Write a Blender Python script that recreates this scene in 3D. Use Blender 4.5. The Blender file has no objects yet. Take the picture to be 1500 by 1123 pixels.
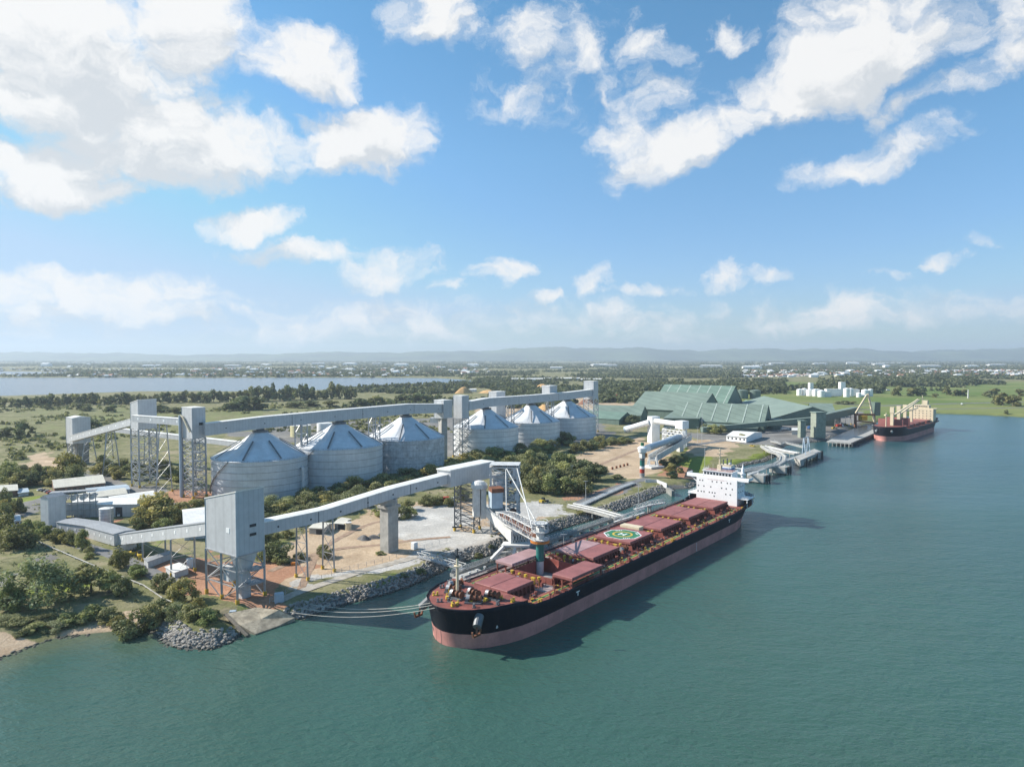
import bpy, math, random
import numpy as np
from mathutils import Vector, Matrix
random.seed(11); RNG = np.random.default_rng(11)
SC = bpy.context.scene
COL = SC.collection
rad = math.radians
# ------------------------------------------------------------------ camera
CAMH = 90.0
PITCH = math.atan(38.5/1000)
cd = bpy.data.cameras.new("camera"); cam = bpy.data.objects.new("camera", cd); COL.objects.link(cam)
cd.sensor_width = 36.0; cd.lens = 24.0; cd.clip_start = 1.0; cd.clip_end = 90000.0
cam.location = (0, 0, CAMH); cam.rotation_euler = (math.pi/2 - PITCH, 0, 0)
SC.camera = cam
def W(px, py, z=3.5):
    """photo pixel (1500 wide) -> ground position at height z"""
    a = (px-750)/1000.0; b = (561.5-py)/1000.0
    dy = b*math.sin(PITCH)+math.cos(PITCH); dz = b*math.cos(PITCH)-math.sin(PITCH)
    t = (z-CAMH)/dz
    return (a*t, dy*t)
def W3(px, py, z=3.5):
    x, y = W(px, py, z); return (x, y, z)
def ATY(px, py, Y):
    """point on the pixel's ray at distance Y"""
    a = (px-750)/1000.0; b = (561.5-py)/1000.0
    dy = b*math.sin(PITCH)+math.cos(PITCH); dz = b*math.cos(PITCH)-math.sin(PITCH)
    t = Y/dy
    return (a*t, Y, CAMH+dz*t)
def SCR(x, y, z):
    d = Vector((x, y, z-CAMH)); f = d.y*math.cos(PITCH)-d.z*math.sin(PITCH)
    up = d.y*math.sin(PITCH)+d.z*math.cos(PITCH)
    return 750+1000*d.x/f, 561.5-1000*up/f
# ------------------------------------------------------------------ tagging
def tag(o, label=None, cat=None, group=None, kind=None):
    if label: o['label'] = label
    if cat: o['category'] = cat
    if group: o['group'] = group
    if kind: o['kind'] = kind
    return o
def empty(name, loc, label, cat, group=None, rz=0):
    o = bpy.data.objects.new(name, None); o.location = loc; o.rotation_euler.z = rz
    o.empty_display_size = 1; COL.objects.link(o)
    return tag(o, label, cat, group)
def wloc(o):
    v = Vector((0, 0, 0))
    while o is not None:
        v = v + o.location; o = o.parent
    return v
def copy_tree(o, parent=None):
    c = o.copy(); COL.objects.link(c); c.parent = parent
    for ch in o.children: copy_tree(ch, c)
    return c
# ------------------------------------------------------------------ mesh builder
class MB:
    def __init__(s): s.v = []; s.f = []; s.m = []; s.mi = 0
    def face(s, pts):
        n = len(s.v); s.v += [tuple(p) for p in pts]; s.f.append(tuple(range(n, n+len(pts)))); s.m.append(s.mi)
    def raw(s, vs, fs):
        n = len(s.v); s.v += [tuple(p) for p in vs]; s.f += [tuple(i+n for i in f) for f in fs]; s.m += [s.mi]*len(fs)
    def hexa(s, b, t):
        s.raw(list(b)+list(t), [(3,2,1,0),(4,5,6,7),(0,1,5,4),(1,2,6,5),(2,3,7,6),(3,0,4,7)])
    def box(s, cx, cy, z0, z1, lx, ly, rot=0):
        c, sn = math.cos(rot), math.sin(rot)
        q = [(cx+c*a*lx/2-sn*b*ly/2, cy+sn*a*lx/2+c*b*ly/2) for a, b in ((-1,-1),(1,-1),(1,1),(-1,1))]
        s.prism(q, z0, z1)
    def prism(s, poly, z0, z1):
        n = len(poly)
        z0s = z0 if hasattr(z0, '__len__') else [z0]*n; z1s = z1 if hasattr(z1, '__len__') else [z1]*n
        A = 0
        for i in range(n):
            x1, y1 = poly[i][:2]; x2, y2 = poly[(i+1) % n][:2]; A += x1*y2-x2*y1
        if A < 0: poly = poly[::-1]; z0s = z0s[::-1]; z1s = z1s[::-1]
        vs = [(p[0], p[1], z) for p, z in zip(poly, z0s)]+[(p[0], p[1], z) for p, z in zip(poly, z1s)]
        fs = [tuple(range(n))[::-1], tuple(range(n, 2*n))]+[(i, (i+1) % n, n+(i+1) % n, n+i) for i in range(n)]
        s.raw(vs, fs)
    def beam(s, p, q, w, h=None):
        h = h or w; p = Vector(p); q = Vector(q); d = (q-p)
        if d.length < 1e-6: return
        d.normalize(); up = Vector((0,0,1)) if abs(d.z) < .95 else Vector((0,1,0))
        r = d.cross(up).normalized(); u = r.cross(d)
        r *= w/2; u *= h/2
        s.hexa([p-r-u, p+r-u, q+r-u, q-r-u], [p-r+u, p+r+u, q+r+u, q-r+u])
    def tube(s, p, q, r, r2=None, n=8, cap=True):
        r2 = r if r2 is None else r2; p = Vector(p); q = Vector(q); d = (q-p).normalized()
        up = Vector((0,0,1)) if abs(d.z) < .95 else Vector((1,0,0))
        a = d.cross(up).normalized(); b = a.cross(d)
        vs = []
        for c, rr in ((p, r), (q, r2)):
            for i in range(n):
                t = 2*math.pi*i/n; vs.append(c+a*(rr*math.cos(t))+b*(rr*math.sin(t)))
        fs = [(i, n+i, n+(i+1) % n, (i+1) % n) for i in range(n)]
        if cap: fs += [tuple(range(n)), tuple(range(n, 2*n))[::-1]]
        s.raw(vs, fs)
    def poly_tube(s, pts, r, n=6):
        for a, b in zip(pts[:-1], pts[1:]): s.tube(a, b, r, n=n)
    def lathe(s, cx, cy, prof, n=32, a0=0, a1=2*math.pi):
        full = abs(a1-a0-2*math.pi) < 1e-6; m = n if full else n+1
        vs = []
        for (r, z) in prof:
            for i in range(m):
                t = a0+(a1-a0)*i/n; vs.append((cx+r*math.cos(t), cy+r*math.sin(t), z))
        fs = []
        for j in range(len(prof)-1):
            for i in range(n):
                i2 = (i+1) % m
                fs.append((j*m+i, j*m+i2, (j+1)*m+i2, (j+1)*m+i))
        s.raw(vs, fs)
    def build(s, name, mats, parent=None, loc=None, smooth=False):
        me = bpy.data.meshes.new(name)
        L = wloc(parent) if parent is not None else Vector(loc or (0,0,0))
        A = np.array(s.v, dtype=np.float64).reshape(-1, 3)-np.array(L)
        me.from_pydata(A.tolist(), [], s.f)
        if not isinstance(mats, (list, tuple)): mats = [mats]
        for m in mats: me.materials.append(m)
        if len(mats) > 1: me.polygons.foreach_set('material_index', s.m)
        if smooth: me.polygons.foreach_set('use_smooth', [True]*len(me.polygons))
        me.update()
        o = bpy.data.objects.new(name, me); COL.objects.link(o)
        if parent is not None: o.parent = parent
        else: o.location = L
        return o
    def build_each(s, name, mats, parent):
        """every separate piece becomes a part of its own"""
        par = list(range(len(s.v)))
        def fd(i):
            while par[i] != i: par[i] = par[par[i]]; i = par[i]
            return i
        for f in s.f:
            for i in f[1:]: par[fd(i)] = fd(f[0])
        G = {}
        for k, f in enumerate(s.f): G.setdefault(fd(f[0]), []).append(k)
        for ks in G.values():
            m = MB(); mp = {}
            for k in ks:
                for i in s.f[k]:
                    if i not in mp: mp[i] = len(m.v); m.v.append(s.v[i])
                m.f.append(tuple(mp[i] for i in s.f[k])); m.m.append(s.m[k])
            o = m.build(name, mats, parent)
        return o
def np_mesh(name, V, quads, mats, loc=(0,0,0)):
    me = bpy.data.meshes.new(name); n = len(V); q = len(quads); k = quads.shape[1]
    me.vertices.add(n); me.vertices.foreach_set('co', (V-np.array(loc)).astype(np.float32).ravel())
    me.loops.add(q*k); me.loops.foreach_set('vertex_index', quads.astype(np.int32).ravel())
    me.polygons.add(q); me.polygons.foreach_set('loop_start', np.arange(q, dtype=np.int32)*k)
    me.update(calc_edges=True)
    for m in mats: me.materials.append(m)
    return me
# ------------------------------------------------------------------ materials
def NT(name):
    m = bpy.data.materials.new(name); m.use_nodes = True; nt = m.node_tree; nt.nodes.clear()
    out = nt.nodes.new('ShaderNodeOutputMaterial'); b = nt.nodes.new('ShaderNodeBsdfPrincipled')
    nt.links.new(b.outputs[0], out.inputs[0]); return m, nt, b
def nd(nt, t, **kw):
    n = nt.nodes.new(t)
    for k, v in kw.items(): setattr(n, k, v)
    return n
def mth(nt, op, a, b=None, c=None, clamp=False):
    n = nt.nodes.new('ShaderNodeMath'); n.operation = op; n.use_clamp = clamp
    for i, x in enumerate((a, b, c)):
        if x is None: continue
        if isinstance(x, (int, float)): n.inputs[i].default_value = x
        else: nt.links.new(x, n.inputs[i])
    return n.outputs[0]
def mixc(nt, f, a, b, blend='MIX'):
    n = nt.nodes.new('ShaderNodeMix'); n.data_type = 'RGBA'; n.blend_type = blend
    for i, x in ((0, f), (6, a), (7, b)):
        if isinstance(x, (int, float)): n.inputs[i].default_value = x
        elif isinstance(x, tuple): n.inputs[i].default_value = (*x[:3], 1)
        else: nt.links.new(x, n.inputs[i])
    return n.outputs[2]
def noise(nt, vec, scale, detail=4, rough=.55, dist=0.0):
    n = nt.nodes.new('ShaderNodeTexNoise'); n.inputs['Scale'].default_value = scale
    n.inputs['Detail'].default_value = detail; n.inputs['Roughness'].default_value = rough; n.inputs['Distortion'].default_value = dist
    if vec is not None: nt.links.new(vec, n.inputs['Vector'])
    return n.outputs['Fac']
def sstep(nt, x, a, b):
    n = nt.nodes.new('ShaderNodeMapRange'); n.interpolation_type = 'SMOOTHSTEP'
    n.inputs['From Min'].default_value = a; n.inputs['From Max'].default_value = b
    nt.links.new(x, n.inputs['Value']); return n.outputs[0]
def mat(name, c, rough=.6, metal=0.0, var=.18, scale=.35, c2=None, stain=0.0, ribs=None, ribamt=.08, bump=0.0, streak=0.0, spec=.4):
    """painted / weathered surface: tonal noise, optional stain patches, panel ribs and vertical streaks"""
    m, nt, b = NT(name)
    g = nd(nt, 'ShaderNodeNewGeometry').outputs['Position']
    f = noise(nt, g, scale, 5, .6)
    c2 = c2 or tuple(max(0, x*(1-var)) for x in c)
    hi = tuple(min(1, x*(1+var*.5)) for x in c)
    col = mixc(nt, sstep(nt, f, .3, .7), c2, hi)
    f2 = noise(nt, g, scale*7, 3, .6)
    col = mixc(nt, mth(nt, 'MULTIPLY', sstep(nt, f2, .45, .75), var*.9), col, tuple(x*.55 for x in c))
    if streak:
        mp = nd(nt, 'ShaderNodeMapping'); mp.inputs['Scale'].default_value = (1, 1, .06); nt.links.new(g, mp.inputs[0])
        f3 = noise(nt, mp.outputs[0], 1.1, 4, .7)
        col = mixc(nt, mth(nt, 'MULTIPLY', sstep(nt, f3, .52, .75), streak), col, (.12, .08, .06))
    if stain:
        f4 = noise(nt, g, scale*2.3, 6, .7)
        col = mixc(nt, mth(nt, 'MULTIPLY', sstep(nt, f4, .5, .66), stain), col, tuple(x*.35 for x in c))
    if ribs:
        sp = nd(nt, 'ShaderNodeSeparateXYZ'); nt.links.new(g, sp.inputs[0])
        s_ = mth(nt, 'ADD', mth(nt, 'MULTIPLY', sp.outputs[0], ribs[0]), mth(nt, 'MULTIPLY', sp.outputs[1], ribs[1]))
        fr = mth(nt, 'FRACT', s_)
        line = mth(nt, 'LESS_THAN', fr, .22)
        cell = nd(nt, 'ShaderNodeTexWhiteNoise', noise_dimensions='1D'); nt.links.new(mth(nt, 'FLOOR', s_), cell.inputs['W'])
        col = mixc(nt, mth(nt, 'MULTIPLY', line, ribamt), col, tuple(x*.3 for x in c))
        col = mixc(nt, mth(nt, 'MULTIPLY', cell.outputs['Value'], ribamt*1.2), col, tuple(x*.6 for x in c))
    nt.links.new(col, b.inputs['Base Color']); b.inputs['Roughness'].default_value = rough; b.inputs['Metallic'].default_value = metal
    b.inputs['Specular IOR Level'].default_value = spec
    if bump:
        bn = nd(nt, 'ShaderNodeBump'); bn.inputs['Strength'].default_value = bump; nt.links.new(f2, bn.inputs['Height']); nt.links.new(bn.outputs[0], b.inputs['Normal'])
    return m
M = {}
M['clad'] = mat('grey_cladding', (.54,.552,.56), .5, ribs=(.45,.30), ribamt=.13, var=.08, streak=.06)
M['clad_light'] = mat('pale_cladding', (.62,.63,.63), .5, ribs=(.4,.27), ribamt=.08, var=.1, streak=.06)
M['roof_pale'] = mat('pale_roof_sheet', (.80,.785,.74), .45, ribs=(.5,.35), ribamt=.07, var=.12)
M['roof_cream'] = mat('cream_roof_sheet', (.66,.62,.52), .5, ribs=(.5,.35), ribamt=.07, var=.12)
M['roof_blue'] = mat('blue_grey_roof_sheet', (.40,.48,.55), .5, ribs=(.5,.35), ribamt=.07, var=.12)
M['roof_grey'] = mat('grey_roof_sheet', (.33,.34,.35), .5, ribs=(.5,.35), ribamt=.08, var=.12)
M['silo'] = mat('silo_wall_steel', (.66,.685,.70), .45, metal=.15, var=.14, scale=.12, streak=.15, ribs=(.33,.33), ribamt=.06)
M['silo_white'] = mat('silo_wall_pale', (.75,.755,.74), .5, var=.14, scale=.12, streak=.15, ribs=(.33,.33), ribamt=.06)
M['silo_stain'] = mat('silo_wall_stained', (.63,.645,.66), .5, var=.25, scale=.2, streak=.35, stain=.55, ribs=(.33,.33), ribamt=.15)
M['silo_roof'] = mat('silo_roof_steel', (.66,.68,.70), .5, metal=.1, var=.12, scale=.15, streak=.1)
M['steel'] = mat('galvanised_steel', (.42,.43,.44), .45, metal=.3, var=.2)
M['steel_dark'] = mat('dark_steel', (.16,.17,.18), .5, metal=.2, var=.25)
M['steel_pale'] = mat('pale_painted_steel', (.62,.62,.60), .5, var=.2, stain=.15)
M['dark'] = mat('dark_trim', (.04,.045,.05), .6)
M['yellow'] = mat('yellow_paint', (.55,.36,.04), .5, var=.3, stain=.2)
M['orange'] = mat('orange_paint', (.62,.22,.04), .5, var=.25)
M['concrete'] = mat('concrete', (.42,.41,.38), .85, var=.2, scale=.3, stain=.25, streak=.25)
M['concrete_dark'] = mat('weathered_concrete', (.26,.26,.24), .85, var=.25, scale=.4, stain=.3, streak=.3)
M['white'] = mat('white_paint', (.86,.86,.85), .45, var=.06, streak=.04)
M['white_dirty'] = mat('dusty_white_paint', (.68,.67,.64), .5, var=.14, stain=.15, streak=.12)
M['glass'] = mat('dark_glass', (.03,.04,.05), .12, var=.1)
M['panel_white'] = mat('translucent_window_panel', (.85,.86,.85), .4, var=.03)
M['hull'] = mat('black_hull_paint', (.006,.008,.014), .5, var=.4, scale=.06, c2=(.010,.012,.02), streak=.14, spec=.15)
M['boot'] = mat('red_boot_topping', (.56,.25,.215), .6, var=.22, scale=.12, streak=.28, stain=.12)
M['deck'] = mat('red_deck_paint', (.27,.085,.065), .65, var=.3, scale=.25, stain=.3)
M['hatch'] = mat('red_hatch_paint', (.32,.118,.108), .6, var=.22, scale=.14, stain=.22, streak=.06)
M['hatch_dusty'] = mat('dusty_red_hatch', (.40,.25,.25), .65, var=.2, scale=.2)
M['deck_dust'] = mat('dust_covered_deck', (.42,.33,.31), .8, var=.3, scale=.5, stain=.2)
M['hold'] = mat('hold_lining', (.33,.09,.07), .6, var=.3, scale=.2)
M['cargo'] = mat('grey_bulk_cargo', (.30,.29,.28), .95, var=.25, scale=.4)
M['green'] = mat('green_paint', (.035,.19,.09), .6, var=.3, scale=.4, stain=.2)
M['gold'] = mat('golden_yellow_paint', (.60,.42,.05), .5, var=.12)
M['teal'] = mat('teal_paint', (.02,.16,.14), .45, var=.2, streak=.15)
M['red'] = mat('red_paint', (.45,.05,.03), .5, var=.2)
M['cream'] = mat('cream_paint', (.70,.60,.42), .5, var=.12, streak=.08)
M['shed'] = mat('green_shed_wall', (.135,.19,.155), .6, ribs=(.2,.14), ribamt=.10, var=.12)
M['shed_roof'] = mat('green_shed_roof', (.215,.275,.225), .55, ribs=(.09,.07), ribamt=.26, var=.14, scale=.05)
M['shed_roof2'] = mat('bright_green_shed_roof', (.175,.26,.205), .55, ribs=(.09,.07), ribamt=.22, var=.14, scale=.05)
M['ridge'] = mat('pale_roof_strip', (.38,.45,.39), .6)
M['brick'] = mat('brown_brick', (.20,.12,.09), .8, var=.25)
M['asphalt'] = mat('asphalt', (.17,.17,.17), .9, var=.25, scale=.15, stain=.1)
M['dirt_track'] = mat('rutted_dirt', (.34,.235,.165), .95, var=.3, scale=.5, stain=.15)
M['rope'] = mat('mooring_rope', (.55,.52,.45), .8)
M['rust'] = mat('rusty_steel', (.22,.09,.05), .75, var=.35, stain=.3)
M['rock'] = mat('grey_granite', (.34,.33,.31), .9, var=.4, scale=.5, bump=.4, stain=.35)
def wet_rock():
    m = mat('shore_granite', (.36,.335,.30), .9, var=.45, scale=.45, bump=.4, stain=.3); nt = m.node_tree
    b = [n for n in nt.nodes if n.type == 'BSDF_PRINCIPLED'][0]; src = b.inputs['Base Color'].links[0].from_socket
    g = nd(nt, 'ShaderNodeNewGeometry').outputs['Position']; sp = nd(nt, 'ShaderNodeSeparateXYZ'); nt.links.new(g, sp.inputs[0])
    oi = nd(nt, 'ShaderNodeObjectInfo').outputs['Random']; c = mixc(nt, mth(nt, 'MULTIPLY', oi, .35), src, (.30,.24,.18))
    f = sstep(nt, mth(nt, 'MULTIPLY_ADD', noise(nt, g, .3, 3), .8, mth(nt, 'MULTIPLY', sp.outputs[2], -1)), -.35, .05)
    nt.links.new(mixc(nt, mth(nt, 'MULTIPLY', f, .8), c, (.05,.047,.03)), b.inputs['Base Color']); return m
M['shore_rock'] = wet_rock()
M['bark'] = mat('grey_bark', (.20,.17,.13), .9, var=.25, scale=1)
M['tyre'] = mat('black_rubber', (.02,.02,.02), .8)
M['carwhite'] = mat('white_car_paint', (.78,.78,.78), .3, var=.03)
M['bluepaint'] = mat('blue_paint', (.05,.16,.40), .5)
M['tile'] = mat('terracotta_roof', (.40,.20,.13), .7)
M['pile_tan'] = mat('heaped_orange_sand', (.58,.36,.16), .95, var=.2, scale=.1, bump=.3)
M['pile_grey'] = mat('heaped_grey_gravel', (.16,.155,.15), .95, var=.3, scale=.4, bump=.5)
M['pale_yellow'] = mat('pale_yellow_paint', (.60,.54,.30), .5)
def foliage_mat(name, dark, light, tints):
    m, nt, b = NT(name)
    at = nd(nt, 'ShaderNodeAttribute', attribute_name='tone')
    oi = nd(nt, 'ShaderNodeObjectInfo')
    col = mixc(nt, at.outputs['Fac'], dark, light)
    r = nd(nt, 'ShaderNodeValToRGB'); r.color_ramp.interpolation = 'LINEAR'
    e = r.color_ramp.elements
    e[0].position = 0; e[0].color = (*tints[0], 1); e[1].position = 1; e[1].color = (*tints[-1], 1)
    for i, t in enumerate(tints[1:-1]):
        x = e.new((i+1)/(len(tints)-1)); x.color = (*t, 1)
    nt.links.new(oi.outputs['Random'], r.inputs[0])
    col = mixc(nt, 1.0, col, r.outputs[0], 'MULTIPLY')
    nt.links.new(col, b.inputs['Base Color']); b.inputs['Roughness'].default_value = .7
    b.inputs['Specular IOR Level'].default_value = .2
    tl = nt.nodes.new('ShaderNodeBsdfTranslucent'); nt.links.new(mixc(nt, 1.0, col, (1.0,1.05,.7), 'MULTIPLY'), tl.inputs[0])
    mx = nt.nodes.new('ShaderNodeMixShader'); mx.inputs[0].default_value = .3; nt.links.new(b.outputs[0], mx.inputs[1]); nt.links.new(tl.outputs[0], mx.inputs[2])
    nt.links.new(mx.outputs[0], [n for n in nt.nodes if n.type == 'OUTPUT_MATERIAL'][0].inputs[0])
    return m
M['leaf'] = foliage_mat('olive_foliage', (.14,.15,.065), (.50,.47,.235), [(.75,.9,.75),(1,1,1),(1.2,1.05,.8),(.8,.85,.9),(1.05,1.1,.9)])
M['leaf_dark'] = foliage_mat('dark_foliage', (.11,.12,.06), (.34,.345,.175), [(.8,.9,.9),(1,1,1),(1.15,1.05,.85)])
M['leaf_pale'] = foliage_mat('grey_green_foliage', (.15,.165,.085), (.42,.43,.25), [(.9,1,.9),(1,1,1),(1.1,1.05,.9)])
M['leaf_far'] = foliage_mat('far_wood_foliage', (.055,.07,.033), (.19,.205,.10), [(1,1,1),(1,1,1)])
# ------------------------------------------------------------------ light
SUN_AZ = Vector((-.975, .222, 0)).normalized(); SUN_EL = rad(34)
S = Vector((SUN_AZ.x*math.cos(SUN_EL), SUN_AZ.y*math.cos(SUN_EL), math.sin(SUN_EL)))
ld = bpy.data.lights.new("sun", 'SUN'); ld.energy = SUNE = 5.0; ld.angle = rad(.5); ld.color = (1, .94, .85)
lo = bpy.data.objects.new("sun", ld); COL.objects.link(lo); lo.location = (-200, 100, 300)
lo.rotation_euler = S.to_track_quat('Z', 'Y').to_euler()
# ------------------------------------------------------------------ world: Nishita sky and clouds
w = bpy.data.worlds.new("World"); SC.world = w; w.use_nodes = True
wt = w.node_tree; wt.nodes.clear()
wo = wt.nodes.new('ShaderNodeOutputWorld'); bg = wt.nodes.new('ShaderNodeBackground')
sky = wt.nodes.new('ShaderNodeTexSky'); sky.sky_type = 'NISHITA'; sky.sun_disc = False
sky.sun_elevation = SUN_EL; sky.sun_rotation = math.atan2(S.x, S.y)
sky.altitude = 0; sky.air_density = 1.0; sky.dust_density = 0.3; sky.ozone_density = 3.0
bg.inputs['Strength'].default_value = SKYS = .10
wt.links.new(bg.outputs[0], wo.inputs[0])
tc = wt.nodes.new('ShaderNodeTexCoord').outputs['Generated']
# cloud masses: (px x, px y, half width, half height, tilt deg, weight) given as azimuth / elevation
CL = [(120,70,240,100,0,1.15),(290,60,95,88,0,1.0),(60,150,150,60,0,.95),(440,102,112,52,0,.85),(240,215,175,88,0,1.2),(80,262,160,54,0,1.1),
 (400,225,110,45,0,.7),(545,212,108,56,5,1.0),(370,330,95,28,8,.7),(470,378,110,18,0,.45),(575,402,80,34,12,.7),(100,425,360,34,0,.62),
 (740,403,58,22,0,.62),(660,424,26,10,0,.4),(866,418,26,24,0,.75),(800,438,28,10,0,.5),(945,426,58,14,0,.6),(1058,414,34,19,0,.7),
 (1130,410,34,16,0,.5),(1370,386,44,17,0,.7),(1245,454,90,20,0,.62),(1450,360,35,10,0,.25),(1310,410,30,8,0,.25),
 (640,30,75,55,0,.72),(815,82,95,62,0,.5),(935,70,40,40,-30,.42),(1052,62,40,22,0,.5),(790,150,80,40,0,.30),(915,182,80,55,30,.38),
 (1080,178,200,46,22,1.0),(1210,125,190,66,10,1.1),(1280,232,130,28,14,.66),(1420,115,150,26,18,.5),(1330,22,200,48,5,.55),(1470,35,90,50,0,.5),
 (600,474,900,34,0,.32),(1150,468,360,24,0,.34),(250,455,420,26,0,.5)]
grp = bpy.data.node_groups.new('cloud_density', 'ShaderNodeTree')
grp.interface.new_socket('P', in_out='INPUT', socket_type='NodeSocketVector')
grp.interface.new_socket('N', in_out='INPUT', socket_type='NodeSocketFloat')
grp.interface.new_socket('D', in_out='OUTPUT', socket_type='NodeSocketFloat')
gi = grp.nodes.new('NodeGroupInput'); go = grp.nodes.new('NodeGroupOutput')
acc = None
for (cx, cy, rx, ry, ti, wgt) in CL:
    az = math.atan((cx-750)/1000); el = math.atan((523-cy)/1000*math.cos(az))
    ca = math.cos(az)
    rx2 = rx/1000*ca*ca; ry2 = ry/1000*ca; c, s_ = math.cos(rad(ti)), math.sin(rad(ti))
    sub = grp.nodes.new('ShaderNodeVectorMath'); sub.operation = 'SUBTRACT'; sub.inputs[1].default_value = (az, el, 0); grp.links.new(gi.outputs['P'], sub.inputs[0])
    da = grp.nodes.new('ShaderNodeVectorMath'); da.operation = 'DOT_PRODUCT'; da.inputs[1].default_value = (c/rx2, s_/rx2, 0); grp.links.new(sub.outputs[0], da.inputs[0])
    db = grp.nodes.new('ShaderNodeVectorMath'); db.operation = 'DOT_PRODUCT'; db.inputs[1].default_value = (-s_/ry2, c/ry2, 0); grp.links.new(sub.outputs[0], db.inputs[0])
    b_ = mth(grp, 'MAXIMUM', db.outputs['Value'], mth(grp, 'MULTIPLY', db.outputs['Value'], -1.35))
    r2 = mth(grp, 'MULTIPLY_ADD', da.outputs['Value'], da.outputs['Value'], mth(grp, 'MULTIPLY', b_, b_))
    v = mth(grp, 'MULTIPLY_ADD', r2, -wgt*.8, wgt)
    acc = v if acc is None else mth(grp, 'SMOOTH_MAX', acc, v, .12)
grp.links.new(mth(grp, 'ADD', mth(grp, 'MAXIMUM', acc, -.6), gi.outputs['N']), go.inputs['D'])
sp = wt.nodes.new('ShaderNodeSeparateXYZ'); wt.links.new(tc, sp.inputs[0])
azn = mth(wt, 'ARCTAN2', sp.outputs[0], sp.outputs[1]); eln = mth(wt, 'ARCSINE', sp.outputs[2])
def cvec(a, e):
    n = wt.nodes.new('ShaderNodeCombineXYZ'); wt.links.new(a, n.inputs[0]); wt.links.new(e, n.inputs[1]); return n.outputs[0]
PR = cvec(azn, eln)
def warp(scale, amt, detail):
    n = wt.nodes.new('ShaderNodeTexNoise'); n.inputs['Scale'].default_value = scale; n.inputs['Detail'].default_value = detail; n.inputs['Roughness'].default_value = .6; wt.links.new(PR, n.inputs['Vector'])
    a = wt.nodes.new('ShaderNodeVectorMath'); a.operation = 'SUBTRACT'; wt.links.new(n.outputs['Color'], a.inputs[0]); a.inputs[1].default_value = (.5, .5, .5)
    b = wt.nodes.new('ShaderNodeVectorMath'); b.operation = 'MULTIPLY'; wt.links.new(a.outputs[0], b.inputs[0]); b.inputs[1].default_value = (amt, amt*.55, 0); return b.outputs[0]
ad = wt.nodes.new('ShaderNodeVectorMath'); ad.operation = 'ADD'; wt.links.new(PR, ad.inputs[0]); wt.links.new(warp(9, .16, 6), ad.inputs[1])
P0 = ad.outputs[0]
def fbm(p):
    mp = wt.nodes.new('ShaderNodeMapping'); mp.inputs['Scale'].default_value = (1, 1.45, 1); wt.links.new(p, mp.inputs[0])
    a = noise(wt, mp.outputs[0], 7.5, 12, .60, .15)
    b = noise(wt, mp.outputs[0], 24, 8, .62, .1)
    return mth(wt, 'MULTIPLY_ADD', mth(wt, 'SUBTRACT', a, .5), 2.3, mth(wt, 'MULTIPLY', mth(wt, 'SUBTRACT', b, .5), 1.25))
def dens(p):
    g = wt.nodes.new('ShaderNodeGroup'); g.node_tree = grp; wt.links.new(p, g.inputs['P']); wt.links.new(fbm(p), g.inputs['N']); return g.outputs['D']
D0 = dens(P0)
off = wt.nodes.new('ShaderNodeVectorMath'); off.operation = 'ADD'; off.inputs[1].default_value = (-.014, .045, 0); wt.links.new(P0, off.inputs[0])
D1 = dens(off.outputs[0])
alpha = sstep(wt, D0, -.06, .80)
alpha = mth(wt, 'MULTIPLY', alpha, .97)
lit = sstep(wt, mth(wt, 'MULTIPLY_ADD', D1, .6, mth(wt, 'MULTIPLY', mth(wt, 'SUBTRACT', D1, D0), 1.0)), -.15, .95)   # thickness towards the sun
CB, CD = 6.1, 4.6
ccol = mixc(wt, lit, (CB, CB*.995, CB*.985), (CD*.95, CD, CD*1.05))
elr = wt.nodes.new('ShaderNodeValToRGB'); e = elr.color_ramp.elements      # air colour: paler blue low down, deeper blue above
e[0].position = 0; e[0].color = (.62, .68, .86, 1); e[1].position = .55; e[1].color = (.62, 1.06, 1.09, 1)
x_ = e.new(.12); x_.color = (.70, .84, .99, 1); x_ = e.new(.28); x_.color = (.74, 1.01, 1.08, 1)
wt.links.new(eln, elr.inputs[0])
skyc = mixc(wt, 1.0, sky.outputs[0], elr.outputs[0], 'MULTIPLY')
SKYTINT = wt.nodes[-1] if False else None
skyc = mixc(wt, .8, skyc, (3.0, 4.15, 5.5), 'DARKEN')      # the bright air near the sun stays pale blue
fin = mixc(wt, alpha, skyc, ccol)
wt.links.new(fin, bg.inputs['Color'])
SC.view_settings.view_transform = 'Standard'; SC.view_settings.look = 'None'; SC.view_settings.exposure = .66; SC.view_settings.gamma = 1
SC.render.engine = 'CYCLES'; SC.cycles.use_denoising = True
SC.cycles.max_bounces = 5; SC.cycles.diffuse_bounces = 2; SC.cycles.glossy_bounces = 2; SC.cycles.volume_bounces = 0
# ================================================================== ground, water, hills
SHORE = [(-160,1010),(-60,985),(0,966),(40,950),(80,936),(130,930),(185,925),(215,921),(226,932),(240,945),(265,952),(310,952),(345,940),(375,930),(410,918),(440,908),
 (480,896),(520,882),(560,873),(600,860),(640,842),(665,828),(690,820),(728,812),(760,796),(800,782),(860,764),(910,748),(940,736),(968,724),(988,717),(1010,716),
 (1040,702),(1070,690),(1096,681),(1120,677),(1138,668),(1142,660),(1152,653),(1180,649),(1210,646),(1222,640),(1250,628),(1290,617),(1340,608),(1363,605.5),(1420,607),(1500,611),(1600,616)]
SH = [W(x, y, 0) for x, y in SHORE]
WATER_POLY = SH+[(20000, SH[-1][1]-60), (20000, -600), (-20000, -600), (-20000, 150), (-420, 178)]
LAKE = [W(x, y, .5) for x, y in [(-300,584),(0,581),(100,577.5),(200,574),(300,573.5),(400,574),(500,571),(600,566),(660,562.5),(700,559.5),(690,556.5),(640,553.6),(500,552.6),(300,553),(0,552.6),(-300,553)]]
LAKE2 = [W(x, y, .5) for x, y in [(-300,549.5),(60,549.2),(118,547.6),(100,545),(0,543.6),(-300,543.6)]]
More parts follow.
